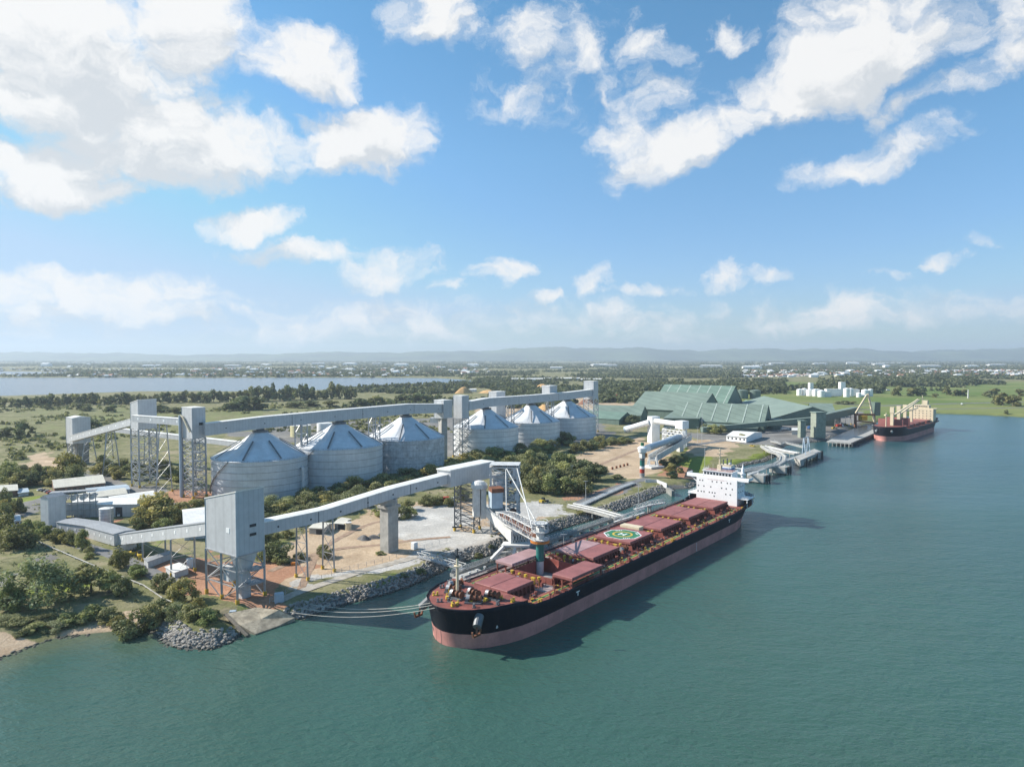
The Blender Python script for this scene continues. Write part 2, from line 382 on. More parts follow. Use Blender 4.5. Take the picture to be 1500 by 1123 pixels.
def sdf(P, poly, closed=True):
    """signed distance, positive inside"""
    n = len(poly); d2 = np.full(len(P), 1e18); ins = np.zeros(len(P), bool); X, Y = P[:, 0], P[:, 1]
    for i in range(n):
        ax, ay = poly[i]; bx, by = poly[(i+1) % n]; ex, ey = bx-ax, by-ay
        t = np.clip(((X-ax)*ex+(Y-ay)*ey)/(ex*ex+ey*ey+1e-12), 0, 1)
        d2 = np.minimum(d2, (X-ax-t*ex)**2+(Y-ay-t*ey)**2)
        c = ((ay > Y) != (by > Y)) & (X < (bx-ax)*(Y-ay)/(by-ay+1e-30)+ax)
        ins ^= c
    return np.where(ins, 1, -1)*np.sqrt(d2)
def axis(lo, hi, step, far_lo, far_hi, g, mx):
    a = list(np.arange(lo, hi, step)); s = step; x = hi
    while x < far_hi: a.append(x); s = min(s*g, mx); x += s
    a.append(far_hi); s = step; x = lo
    while x > far_lo: s = min(s*g, mx); x -= s; a.insert(0, max(x, far_lo))
    return np.array(sorted(set(a)))
def vnoise(X, Y, sc, seed):
    r = np.random.default_rng(seed); T = r.random((256, 256))
    x = X/sc; y = Y/sc; xi = np.floor(x).astype(int); yi = np.floor(y).astype(int); fx = x-xi; fy = y-yi
    fx = fx*fx*(3-2*fx); fy = fy*fy*(3-2*fy); g = lambda a, b: T[a % 256, b % 256]
    return (g(xi, yi)*(1-fx)+g(xi+1, yi)*fx)*(1-fy)+(g(xi, yi+1)*(1-fx)+g(xi+1, yi+1)*fx)*fy
gx = axis(-330, 420, 2.0, -17000, 17000, 1.06, 500); gy = axis(196, 760, 2.0, 120, 24000, 1.018, 260)
NX, NY = len(gx), len(gy)
XX, YY = np.meshgrid(gx, gy); PXY = np.stack([XX.ravel(), YY.ravel()], 1)
dsh = -sdf(PXY, WATER_POLY)                     # positive inland
dl = np.maximum(sdf(PXY, LAKE), sdf(PXY, LAKE2)) # positive inside the lakes
beach = np.clip((-110-PXY[:, 0])/10, 0, 1)*np.clip((275-PXY[:, 1])/15, 0, 1)
far_r = np.clip((PXY[:, 1]-700)/80, 0, 1)
slope = .48*(1-beach)+.16*beach
nz = (vnoise(PXY[:, 0], PXY[:, 1], 3.5, 1)-.5)*.5+(vnoise(PXY[:, 0], PXY[:, 1], 17, 2)-.5)*.7
zz = np.clip(-.25+dsh*slope, -4, 3.3)
zz = np.where(zz > .3, zz+nz*np.clip((dsh-2)/8, 0, 1)*.5, zz)
rampm = np.clip(.5+sdf(PXY, [W(x, y, 3) for x, y in [(322,900),(376,886),(414,890),(440,906),(410,924),(370,936),(345,920)]])/6, 0, 1)
zz = zz-2.4*rampm
zz = np.where(dl > -14, np.minimum(zz, 3.3-(dl+14)/14*4.5), zz); zz = np.maximum(zz, -4)
WPX = PXY[:, 0]+(vnoise(PXY[:, 0], PXY[:, 1], 26, 31)-.5)*20+(vnoise(PXY[:, 0], PXY[:, 1], 8, 32)-.5)*8+(vnoise(PXY[:, 0], PXY[:, 1], 3.6, 35)-.5)*3
WPY = PXY[:, 1]+(vnoise(PXY[:, 0], PXY[:, 1], 26, 33)-.5)*20+(vnoise(PXY[:, 0], PXY[:, 1], 8, 34)-.5)*8+(vnoise(PXY[:, 0], PXY[:, 1], 3.6, 36)-.5)*3
WXY = np.stack([WPX, WPY], 1)
def poly_w(pts, d=4.0, z=3.5, soft=None):
    poly = [W(x, y, z) for x, y in pts]
    xs = [p[0] for p in poly]; ys = [p[1] for p in poly]
    m = (PXY[:, 0] > min(xs)-60) & (PXY[:, 0] < max(xs)+60) & (PXY[:, 1] > min(ys)-60) & (PXY[:, 1] < max(ys)+60)
    out = np.zeros(len(PXY)); out[m] = np.clip(.5+sdf(WXY[m], poly)/(2*d), 0, 1); return out
def multi(lst, **k):
    o = np.zeros(len(PXY))
    for p in lst: o = np.maximum(o, poly_w(p, **k))
    return o
A_red = multi([[(205,836),(250,815),(300,808),(382,818),(440,818),(450,835),(400,868),(395,885),(345,897),(300,885),(250,862)],
  [(258,714),(312,718),(316,742),(262,744)],[(385,742),(470,722),(520,712),(560,706),(560,716),(480,738),(400,760)],
  [(838,722),(880,713),(930,708),(900,720),(870,729),(838,735)],[(225,722),(262,716),(262,738),(225,738)],[(130,765),(185,760),(190,780),(150,790)],
  [(955,680),(1010,682),(1020,696),(975,700)]], d=3)
A_sand = multi([[(395,812),(440,790),(480,768),(545,742),(600,735),(650,735),(700,728),(760,735),(840,742),(820,760),(760,780),(690,800),(620,815),(560,832),(480,856),(430,872),(420,850)],
  [(836,668),(880,655),(926,640),(955,646),(975,660),(960,690),(948,700),(905,700),(885,692),(862,680)],
  [(80,930),(100,916),(135,906),(195,904),(215,912),(218,930),(130,942),(60,962),(0,980),(-40,985),(-40,930),(20,926),(50,936)],
  [(1000,648),(1040,642),(1090,648),(1060,668),(1010,668)],[(15,700),(60,660),(95,668),(110,690),(60,705)],
  [(690,592),(760,580),(860,580),(930,588),(930,598),(880,610),(760,612),(700,606)]], d=5)
A_white = multi([[(548,748),(590,738),(612,745),(640,738),(668,740),(676,760),(720,775),(735,790),(700,806),(640,815),(600,806),(590,790),(575,770)],
  [(690,738),(745,732),(800,735),(850,743),(846,756),(800,762),(770,776),(735,775),(700,760)],
  [(430,862),(520,832),(600,806),(660,800),(655,812),(600,822),(520,850),(440,876)]], d=5)
A_grey = multi([[(8,752),(28,736),(80,722),(92,738),(62,752),(62,770),(30,778),(8,768)],[(118,690),(150,688),(172,702),(205,712),(262,728),(275,740),(230,748),(205,742),(165,722),(130,712)],
  [(868,726),(900,712),(940,700),(948,706),(905,722)],
  [(960,632),(1050,634),(1110,624),(1200,612),(1260,600),(1275,612),(1215,640),(1140,652),(1060,648),(1010,640)],
  [(335,634),(440,622),(560,614),(640,612),(640,632),(460,645),(380,650)],
  [(500,640),(660,610),(800,600),(880,604),(900,640),(780,660),(640,668),(520,668)],
  [(60,812),(100,806),(128,822),(110,838),(70,836)],[(-20,840),(10,838),(14,850),(-20,856)]], d=6)
A_lush = multi([[(0,728),(40,726),(72,722),(70,736),(0,744)],[(64,836),(112,818),(128,838),(104,860),(76,870),(60,856)],
  [(1030,690),(1062,680),(1100,668),(1136,654),(1140,664),(1110,676),(1070,688),(1040,702)],[(150,766),(184,762),(184,772),(152,776)],
  [(990,648),(1060,640),(1062,652),(1000,660)],[(960,690),(1000,672),(1030,664),(1050,672),(1020,694),(980,700)]], d=4)
X_, Y_ = PXY[:, 0], PXY[:, 1]
past = vnoise(X_, Y_, 210, 5)*.6+vnoise(X_, Y_, 70, 6)*.4
sx = np.array([750+1000*X_/np.maximum(Y_, 1)])[0]
pasture = np.clip((Y_-880)/150, 0, 1)*np.clip((sx-900)/200, 0, 1)*np.clip((2600-Y_)/500, 0, 1)
pasture = np.maximum(pasture, np.clip((Y_-640)/120, 0, 1)*np.clip((720-sx)/160, 0, 1)*np.clip((1250-Y_)/60, 0, 1)*.32)  # left fields: weak pasture tint, cloud shadow put into the ground colour
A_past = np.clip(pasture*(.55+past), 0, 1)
A_rock = np.clip(1-np.abs(dsh-1)/7.5, 0, 1)*(1-beach)*np.clip((760-Y_)/60, 0, 1)
A_wet = np.clip(1-dsh/3.0, 0, 1)
idx = np.arange(NX*NY).reshape(NY, NX)
Q = np.stack([idx[:-1, :-1].ravel(), idx[:-1, 1:].ravel(), idx[1:, 1:].ravel(), idx[1:, :-1].ravel()], 1)
gm, nt, b = NT('ground_cover')
g = nd(nt, 'ShaderNodeNewGeometry').outputs['Position']
def att(n): return nd(nt, 'ShaderNodeAttribute', attribute_name=n).outputs['Fac']
n1 = noise(nt, g, .045, 6, .62); n2 = noise(nt, g, .22, 6, .65); n3 = noise(nt, g, 1.1, 4, .6); n4 = noise(nt, g, .004, 5, .6)
col = mixc(nt, sstep(nt, n1, .35, .65), (.15,.155,.065), (.27,.245,.14))
col = mixc(nt, sstep(nt, n2, .50, .68), col, (.10,.11,.05))
n5 = noise(nt, g, .028, 7, .68); n6 = noise(nt, g, .075, 6, .65)
col = mixc(nt, mth(nt, 'MULTIPLY', sstep(nt, n5, .56, .66), .75), col, (.33,.27,.185))
col = mixc(nt, mth(nt, 'MULTIPLY', sstep(nt, n6, .58, .68), .8), col, (.17,.215,.05))
col = mixc(nt, mth(nt, 'MULTIPLY', sstep(nt, n6, .40, .30), .55), col, (.11,.10,.065))
col = mixc(nt, mth(nt, 'MULTIPLY', sstep(nt, n3, .5, .7), .45), col, (.33,.29,.18))
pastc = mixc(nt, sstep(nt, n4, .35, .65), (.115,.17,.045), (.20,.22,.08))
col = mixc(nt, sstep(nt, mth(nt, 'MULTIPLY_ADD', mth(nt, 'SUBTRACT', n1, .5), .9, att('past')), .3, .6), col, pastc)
def layer(col, name, c1, c2, k=.9, lo=.42, hi=.58, nn=None):
    f = mth(nt, 'MULTIPLY_ADD', mth(nt, 'SUBTRACT', nn or n2, .5), k, att(name))
    f = mth(nt, 'MULTIPLY', sstep(nt, f, lo, hi), mth(nt, 'GREATER_THAN', att(name), .001))
    cc = mixc(nt, sstep(nt, n3, .3, .7), c1, c2)
    cc = mixc(nt, mth(nt, 'MULTIPLY', sstep(nt, n1, .4, .7), .4), cc, tuple(x*.62 for x in c1))
    cc = mixc(nt, mth(nt, 'MULTIPLY', sstep(nt, n6, .52, .7), .5), cc, tuple(min(1, x*1.35) for x in c2)); cc = mixc(nt, mth(nt, 'MULTIPLY', sstep(nt, n5, .5, .38), .45), cc, (c1[0]*.75, c1[1]*.68, c1[2]*.6))
    return mixc(nt, f, col, cc)
col = layer(col, 'lush', (.15,.20,.035), (.24,.27,.06))
col = layer(col, 'grey', (.19,.185,.175), (.25,.24,.225))
col = layer(col, 'sand', (.42,.31,.21), (.55,.43,.30))
col = layer(col, 'red', (.35,.18,.11), (.45,.26,.17))
col = layer(col, 'white', (.40,.385,.36), (.58,.56,.52), k=1.6)
col = layer(col, 'rock', (.14,.135,.125), (.22,.21,.195))
col = mixc(nt, mth(nt, 'MULTIPLY', att('wet'), .65), col, (.05,.05,.035))
nt.links.new(col, b.inputs['Base Color']); b.inputs['Roughness'].default_value = .95; b.inputs['Specular IOR Level'].default_value = .1
bn = nd(nt, 'ShaderNodeBump'); bn.inputs['Strength'].default_value = .5; bn.inputs['Distance'].default_value = .6
nt.links.new(n3, bn.inputs['Height']); nt.links.new(bn.outputs[0], b.inputs['Normal'])
me = np_mesh('ground', np.stack([X_, Y_, zz], 1), Q, [gm])
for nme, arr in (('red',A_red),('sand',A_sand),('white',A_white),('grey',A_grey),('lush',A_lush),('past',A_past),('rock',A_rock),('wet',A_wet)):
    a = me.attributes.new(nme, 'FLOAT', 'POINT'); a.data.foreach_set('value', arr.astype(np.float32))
me.polygons.foreach_set('use_smooth', np.ones(len(me.polygons), bool))
go_ = bpy.data.objects.new('ground', me); COL.objects.link(go_); tag(go_, kind='structure')
def GZ(x, y):
    i = min(max(np.searchsorted(gx, x)-1, 0), NX-2); j = min(max(np.searchsorted(gy, y)-1, 0), NY-2)
    fx = (x-gx[i])/(gx[i+1]-gx[i]); fy = (y-gy[j])/(gy[j+1]-gy[j]); Z = zz.reshape(NY, NX)
    return float((Z[j, i]*(1-fx)+Z[j, i+1]*fx)*(1-fy)+(Z[j+1, i]*(1-fx)+Z[j+1, i+1]*fx)*fy)
# ---- water: one sheet for harbour and lakes
wx = axis(-330, 420, 6.0, -17000, 17000, 1.1, 2500); wy = axis(140, 800, 6.0, 60, 24000, 1.06, 2500)
WX, WY = np.meshgrid(wx, wy); wp = np.stack([WX.ravel(), WY.ravel()], 1)
wi = np.arange(len(wx)*len(wy)).reshape(len(wy), len(wx))
wq = np.stack([wi[:-1, :-1].ravel(), wi[:-1, 1:].ravel(), wi[1:, 1:].ravel(), wi[1:, :-1].ravel()], 1)
wd = sdf(wp, WATER_POLY)
wm, nt, b = NT('harbour_water')
g = nd(nt, 'ShaderNodeNewGeometry').outputs['Position']
sh = nd(nt, 'ShaderNodeAttribute', attribute_name='shallow').outputs['Fac']
fa = nd(nt, 'ShaderNodeAttribute', attribute_name='open').outputs['Fac']
m1 = nd(nt, 'ShaderNodeMapping'); m1.inputs['Scale'].default_value = (.6, 1, 1); m1.inputs['Rotation'].default_value = (0, 0, rad(25)); nt.links.new(g, m1.inputs[0])
m2 = nd(nt, 'ShaderNodeMapping'); m2.inputs['Scale'].default_value = (.45, 1.6, 1); m2.inputs['Rotation'].default_value = (0, 0, rad(-20)); nt.links.new(g, m2.inputs[0])
r1 = noise(nt, m1.outputs[0], .55, 4, .6); r2 = noise(nt, m1.outputs[0], .11, 4, .6); r3 = noise(nt, g, .012, 4, .6, .5); r4 = noise(nt, m1.outputs[0], 1.6, 3, .6)
hgt = mth(nt, 'MULTIPLY_ADD', r2, 1.1, mth(nt, 'MULTIPLY_ADD', r1, .5, mth(nt, 'MULTIPLY', r4, .16)))
col = mixc(nt, fa, (.040,.096,.074), (.024,.084,.100))
col = mixc(nt, mth(nt, 'MULTIPLY', sstep(nt, r3, .35, .7), .35), col, (.036,.11,.09))
col = mixc(nt, sstep(nt, mth(nt, 'MULTIPLY_ADD', mth(nt, 'SUBTRACT', r2, .5), .5, sh), .1, 1.0), col, (.10,.125,.075))
col = mixc(nt, nd(nt, 'ShaderNodeAttribute', attribute_name='lake').outputs['Fac'], col, (.11,.14,.165))  # paler lakes: shallow water, plus cloud reflection put into the base colour
nt.links.new(col, b.inputs['Base Color']); b.inputs['Roughness'].default_value = .2; b.inputs['IOR'].default_value = 1.333
bn = nd(nt, 'ShaderNodeBump'); bn.inputs['Strength'].default_value = 1.0; bn.inputs['Distance'].default_value = .95; nt.links.new(mth(nt, 'MULTIPLY_ADD', noise(nt, m2.outputs[0], .006, 4, .55, .8), 1.5, .15), bn.inputs['Strength'])
nt.links.new(hgt, bn.inputs['Height']); nt.links.new(bn.outputs[0], b.inputs['Normal'])
me = np_mesh('water', np.column_stack([wp, np.zeros(len(wp))]), wq, [wm])
bw = np.clip((-100-wp[:, 0])/25, 0, 1)*np.clip((290-wp[:, 1])/20, 0, 1)
a = me.attributes.new('shallow', 'FLOAT', 'POINT'); a.data.foreach_set('value', (np.clip(1-wd/22, 0, 1)*(.15+.85*bw)).astype(np.float32))
a = me.attributes.new('open', 'FLOAT', 'POINT'); a.data.foreach_set('value', np.clip((wp[:, 1]-220)/420, 0, 1).astype(np.float32))
a = me.attributes.new('lake', 'FLOAT', 'POINT'); a.data.foreach_set('value', ((wp[:, 1] > 1300) & (wp[:, 0] < 200)).astype(np.float32))
wo_ = bpy.data.objects.new('water', me); COL.objects.link(wo_); tag(wo_, kind='structure')
# ---- distant hills
hm = mat('wooded_hills', (.11,.14,.06), .95, var=.5, scale=.0009, c2=(.05,.07,.04), stain=.5)
hx = np.linspace(-19000, 19000, 260); rows = 14; hv = []
for j in range(rows):
    t = j/(rows-1)
    for x in hx:
        pr = 300+45*math.sin(x/2300+1)+32*math.sin(x/980+.3)+20*math.sin(x/410)+14*math.sin(x/170+2)
        pr *= .86+.14*math.sin(x/5200-.2)
        if x < -2500: pr *= max(.72, 1+(x+2500)/30000)
        u = min(1, t/.55); prof = u*u*(3-2*u)
        hv.append((x*(1+.12*t), 15500+4200*t+120*math.sin(x/500+j*1.7), 3+pr*prof*(1+.07*math.sin(x/240+j*2.1)+.05*math.sin(x/97+j))))
hq = [(j*260+i, j*260+i+1, (j+1)*260+i+1, (j+1)*260+i) for j in range(rows-1) for i in range(259)]
me = np_mesh('hills', np.array(hv), np.array(hq), [hm]); me.polygons.foreach_set('use_smooth', np.ones(len(me.polygons), bool))
ho = bpy.data.objects.new('hills', me); COL.objects.link(ho); tag(ho, kind='structure')
# ---- air
HAZE = 6.5e-5
mh = bpy.data.materials.new('haze_air'); mh.use_nodes = True; nt = mh.node_tree; nt.nodes.clear()
o_ = nt.nodes.new('ShaderNodeOutputMaterial'); pv = nt.nodes.new('ShaderNodeVolumePrincipled'); pv.inputs['Color'].default_value = (.74,.87,1,1); pv.inputs['Density'].default_value = HAZE
pv.inputs['Anisotropy'].default_value = .2
nt.links.new(pv.outputs[0], o_.inputs['Volume'])
hb = MB(); hb.box(0, 12000, -6, 520, 46000, 26000); hz_ = hb.build('haze', mh); tag(hz_, kind='stuff')
# ---- roads, tracks and paving as sheets on the ground
def strip(name, pts, width, m, lift=.05, z=3.4, kind='structure', n=6):
    P = [Vector((*W(x, y, z), 0)) for x, y in pts]; Qp = []
    for i in range(len(P)-1):
        a0 = P[max(i-1, 0)]; a1 = P[i]; a2 = P[i+1]; a3 = P[min(i+2, len(P)-1)]
        for k in range(n):
            t = k/n; Qp.append(.5*((2*a1)+(a2-a0)*t+(2*a0-5*a1+4*a2-a3)*t*t+(3*a1-a0-3*a2+a3)*t**3))
    Qp.append(P[-1]); mb = MB(); L = []
    for i, p in enumerate(Qp):
        d = (Qp[min(i+1, len(Qp)-1)]-Qp[max(i-1, 0)]).normalized(); nrm = Vector((-d.y, d.x, 0)); wv = width*(1+.06*random.uniform(-1, 1))
        a, c = p+nrm*wv/2, p-nrm*wv/2
        h = max(GZ(a.x, a.y), GZ(c.x, c.y), GZ(p.x, p.y))+lift
        L.append(((a.x, a.y, h), (c.x, c.y, h)))
    for (a, c), (e, f) in zip(L[:-1], L[1:]): mb.face([a, c, f, e])
    o = mb.build(name, m); return tag(o, kind=kind)
M['track'] = mat('pale_gravel_track', (.44,.40,.34), .95, var=.3, scale=.3, stain=.2)
strip('road', [(10,768),(60,772),(100,792),(130,802),(165,812),(200,828),(230,842),(262,856)], 7, M['asphalt'])
strip('road', [(100,690),(135,700),(170,716),(200,738),(190,752)], 9, M['asphalt'], lift=.09)
strip('path', [(405,882),(440,866),(500,846),(560,828),(620,812),(662,802)], 4.5, M['track'], lift=.12)
strip('path', [(440,864),(455,830),(470,806),(500,786),(545,766),(590,757)], 3, M['dirt_track'], lift=.06)
strip('path', [(395,836),(425,824),(460,812),(500,803),(560,797),(610,790),(660,786)], 3.2, M['dirt_track'], lift=.08)
strip('path', [(870,684),(900,672),(930,660),(950,654)], 4, M['dirt_track'], lift=.06)
strip('road', [(846,738),(880,722),(920,708),(948,700)], 7, M['asphalt'])
strip('road', [(1500,588.5),(1430,590),(1340,592.5),(1280,594),(1200,590.5),(1080,588)], 16, M['asphalt'])
strip('road', [(1500,596.5),(1430,598),(1370,598.5),(1330,598)], 10, M['asphalt'])
strip('road', [(990,655),(1040,648),(1090,640),(1150,630),(1210,622)], 9, M['asphalt'])
# ================================================================== terminal structures
GR = 3.4
Adir = Vector((-.816, .578)); Bdir = Vector((.578, .816))   # the port grid
def v2(p): return Vector((p[0], p[1]))
def lattice_parts(root, corners, z0, z1, lr=.35, levels=6, m='steel', feet=True, top=None, br=.14, faces=(0,1,2,3), cross=True):
    top = top or corners
    legs = []
    for c, t in zip(corners, top):
        mb = MB(); mb.beam((*c, z0), (*t, z1), lr*2); l = mb.build('leg', M[m], root); legs.append(l)
        if feet:
            mb = MB(); mb.box(c[0], c[1], z0-.3, z0+1.5, lr*3.6, lr*3.6, .6); mb.build('foot', M['yellow'], l)
    mb = MB(); n = len(corners)
    def at(i, k): 
        f = k/levels; return (corners[i][0]*(1-f)+top[i][0]*f, corners[i][1]*(1-f)+top[i][1]*f, z0+(z1-z0)*f)
    for i in faces:
        j = (i+1) % n
        for k in range(levels):
            if k: mb.beam(at(i, k), at(j, k), br*1.6)
            if (k+i) % 2 or cross: mb.beam(at(i, k), at(j, k+1), br*1.5)
            if not (k+i) % 2 or cross: mb.beam(at(j, k), at(i, k+1), br*1.5)
        mb.beam(at(i, levels), at(j, levels), br*2)
    mb.build('bracing', M[m], root)
def rect(N, la, lb):
    N = v2(N); return [N, N+Adir*la, N+Adir*la+Bdir*lb, N+Bdir*lb]
def tower(label, N, la, lb, z0, z1, ztopA=None, lat=True, roof='mono', lev=7, group='conveyor transfer towers', grow=0.0, lr=.35):
    """clad transfer house on a braced frame: N is the corner nearest the camera"""
    R = rect(N, la, lb); c = sum(R, Vector((0, 0)))/4
    root = empty('transfer_tower', (c.x, c.y, GR), label, 'tower', group)
    za = ztopA if ztopA is not None else z1
    mb = MB(); zt = [z1, za, za, z1]; mb.prism(R, [z0]*4, zt); cl = mb.build('cladding', M['clad'], root)
    mb = MB(); cc = [(p-c)*1.03+c for p in R]
    if roof == 'gable':
        a, bb, d, e = cc; m1 = (a+e)/2; m2 = (bb+d)/2
        mb.face([(*a, z1+.05), (*bb, z1+.05), (*m2, z1+1.3), (*m1, z1+1.3)]); mb.face([(*e, z1+.05), (*m1, z1+1.3), (*m2, z1+1.3), (*d, z1+.05)])
        mb.face([(*a, z1+.05), (*m1, z1+1.3), (*e, z1+.05)]); mb.face([(*bb, z1+.05), (*d, z1+.05), (*m2, z1+1.3)])
    else: mb.prism(cc, [t+.02 for t in zt], [t+.45 for t in zt])
    mb.build('roof', M['roof_pale'], root)
    mb = MB()
    for p in R: mb.beam((*p, z0-.05), (*p, z1 if (p-R[0]).length < 1e-6 or (p-R[3]).length < 1e-6 else za), .28)
    mb.build_each('corner_trim', M['clad_light'], cl)
    return root, R
def vents(root, p, d, z, n=2, w=2.2, h=1.2):
    for i in range(n):
        mb = MB(); q = v2(p); nn = Vector((d.y, -d.x))
        mb.hexa(*[[(*(q+d*s*w/2+nn*o), zz_) for s, o in ((-1, 0), (1, 0), (1, .12), (-1, .12))] for zz_ in (z-i*3.2-h/2, z-i*3.2+h/2)])
        mb.build('vent_louvre', M['dark'], root)
def gallery(label, pts, width, height, wall='clad', roof='roof_pale', panels=0, panel_side=1, trestles=(), psize=1.0, group='enclosed conveyor galleries', name='conveyor_gallery', ports=0, seams=0):
    """enclosed belt gallery along 3-D points of its floor line"""
    P = [Vector(p) for p in pts]; root = empty(name, (P[0].x, P[0].y, GR), label, 'conveyor', group)
    def nrm(i):
        d = Vector((0, 0, 0))
        if i > 0: d += (P[i]-P[i-1]).normalized()
        if i < len(P)-1: d += (P[i+1]-P[i]).normalized()
        d.z = 0; d.normalize(); return Vector((d.y, -d.x, 0))
    N = [nrm(i) for i in range(len(P))]
    mb = MB(); rf = MB(); h = Vector((0, 0, height))
    for i in range(len(P)-1):
        a, c = P[i], P[i+1]; na, nc = N[i]*width/2, N[i+1]*width/2
        b4 = [a+na, c+nc, c-nc, a-na]; mb.hexa(b4, [p+h for p in b4])
        ov = 1.06; r4 = [a+na*ov+h*1.005, c+nc*ov+h*1.005, c-nc*ov+h*1.005, a-na*ov+h*1.005]
        up = Vector((0, 0, .28)); rid = Vector((0, 0, .28+width*.05))
        rf.hexa([r4[0], r4[1], c+h*1.005, a+h*1.005], [r4[0]+up, r4[1]+up, c+h*1.005+rid, a+h*1.005+rid])
        rf.hexa([a+h*1.005, c+h*1.005, r4[2], r4[3]], [a+h*1.005+rid, c+h*1.005+rid, r4[2]+up, r4[3]+up])
    wl = mb.build('wall', M[wall], root); rf.build('roof', M[roof], root)
    L = [0]; 
    for a, c in zip(P[:-1], P[1:]): L.append(L[-1]+(c-a).length)
    def at(s):
        for i in range(len(P)-1):
            if s <= L[i+1] or i == len(P)-2:
                f = (s-L[i])/(L[i+1]-L[i]); return P[i].lerp(P[i+1], f), (P[i+1]-P[i]).normalized(), N[i].lerp(N[i+1], f).normalized()
    for k in range(panels):
        p, d, n_ = at(L[-1]*(k+.5)/panels); n_ = n_*panel_side; q = p+n_*(width/2)+Vector((0, 0, height*.56)); hw = psize/2
        mb = MB(); b4 = [q-d*hw-Vector((0, 0, hw)), q+d*hw-Vector((0, 0, hw)), q+d*hw+Vector((0, 0, hw)), q-d*hw+Vector((0, 0, hw))]
        mb.hexa(b4, [v+n_*.08 for v in b4]); mb.build('window', M['panel_white'], root)
    for k in range(ports):
        p, d, n_ = at(L[-1]*(k+.5)/ports); n_ = n_*panel_side; q = p+n_*(width/2)+Vector((0, 0, height*.45))
        mb = MB(); mb.tube(q, q+n_*.15, .38, n=10); mb.build('porthole', M['dark'], root)
    if seams:
        mb = MB()
        for k in range(1, seams):
            p, d, n_ = at(L[-1]*k/seams)
            for sd in (1, -1):
                q = p+n_*sd*(width/2+.03); mb.beam(q, q+h, .22)
        mb.build('wall_joint', M['steel_dark'], root)
    for (s, half, spread, lev) in trestles:
        p, d, n_ = at(s if s > 1 else L[-1]*s)
        tr = MB(); tl = []
        tops = [p+n_*half*sd for sd in (1, -1)]; bots = [Vector(((p+n_*half*spread*sd).x, (p+n_*half*spread*sd).y, GR)) for sd in (1, -1)]
        for k in range(lev):
            f, g2 = k/lev, (k+1)/lev
            a0, a1 = bots[0].lerp(tops[0], f), bots[1].lerp(tops[1], f); b0, b1 = bots[0].lerp(tops[0], g2), bots[1].lerp(tops[1], g2)
            tr.beam(a0, b1, .15); tr.beam(a1, b0, .15); tr.beam(b0, b1, .22)
        t_ = tr.build('trestle', M['steel'], root)
        for b_, t in zip(bots, tops):
            mb = MB(); mb.beam(b_-Vector((0, 0, .3)), t, .55); mb.build('leg', M['steel'], t_)
            mb = MB(); mb.box(b_.x, b_.y, GR-.3, GR+1.2, 1.1, 1.1, .6); mb.build('foot', M['yellow'], t_)
    return root
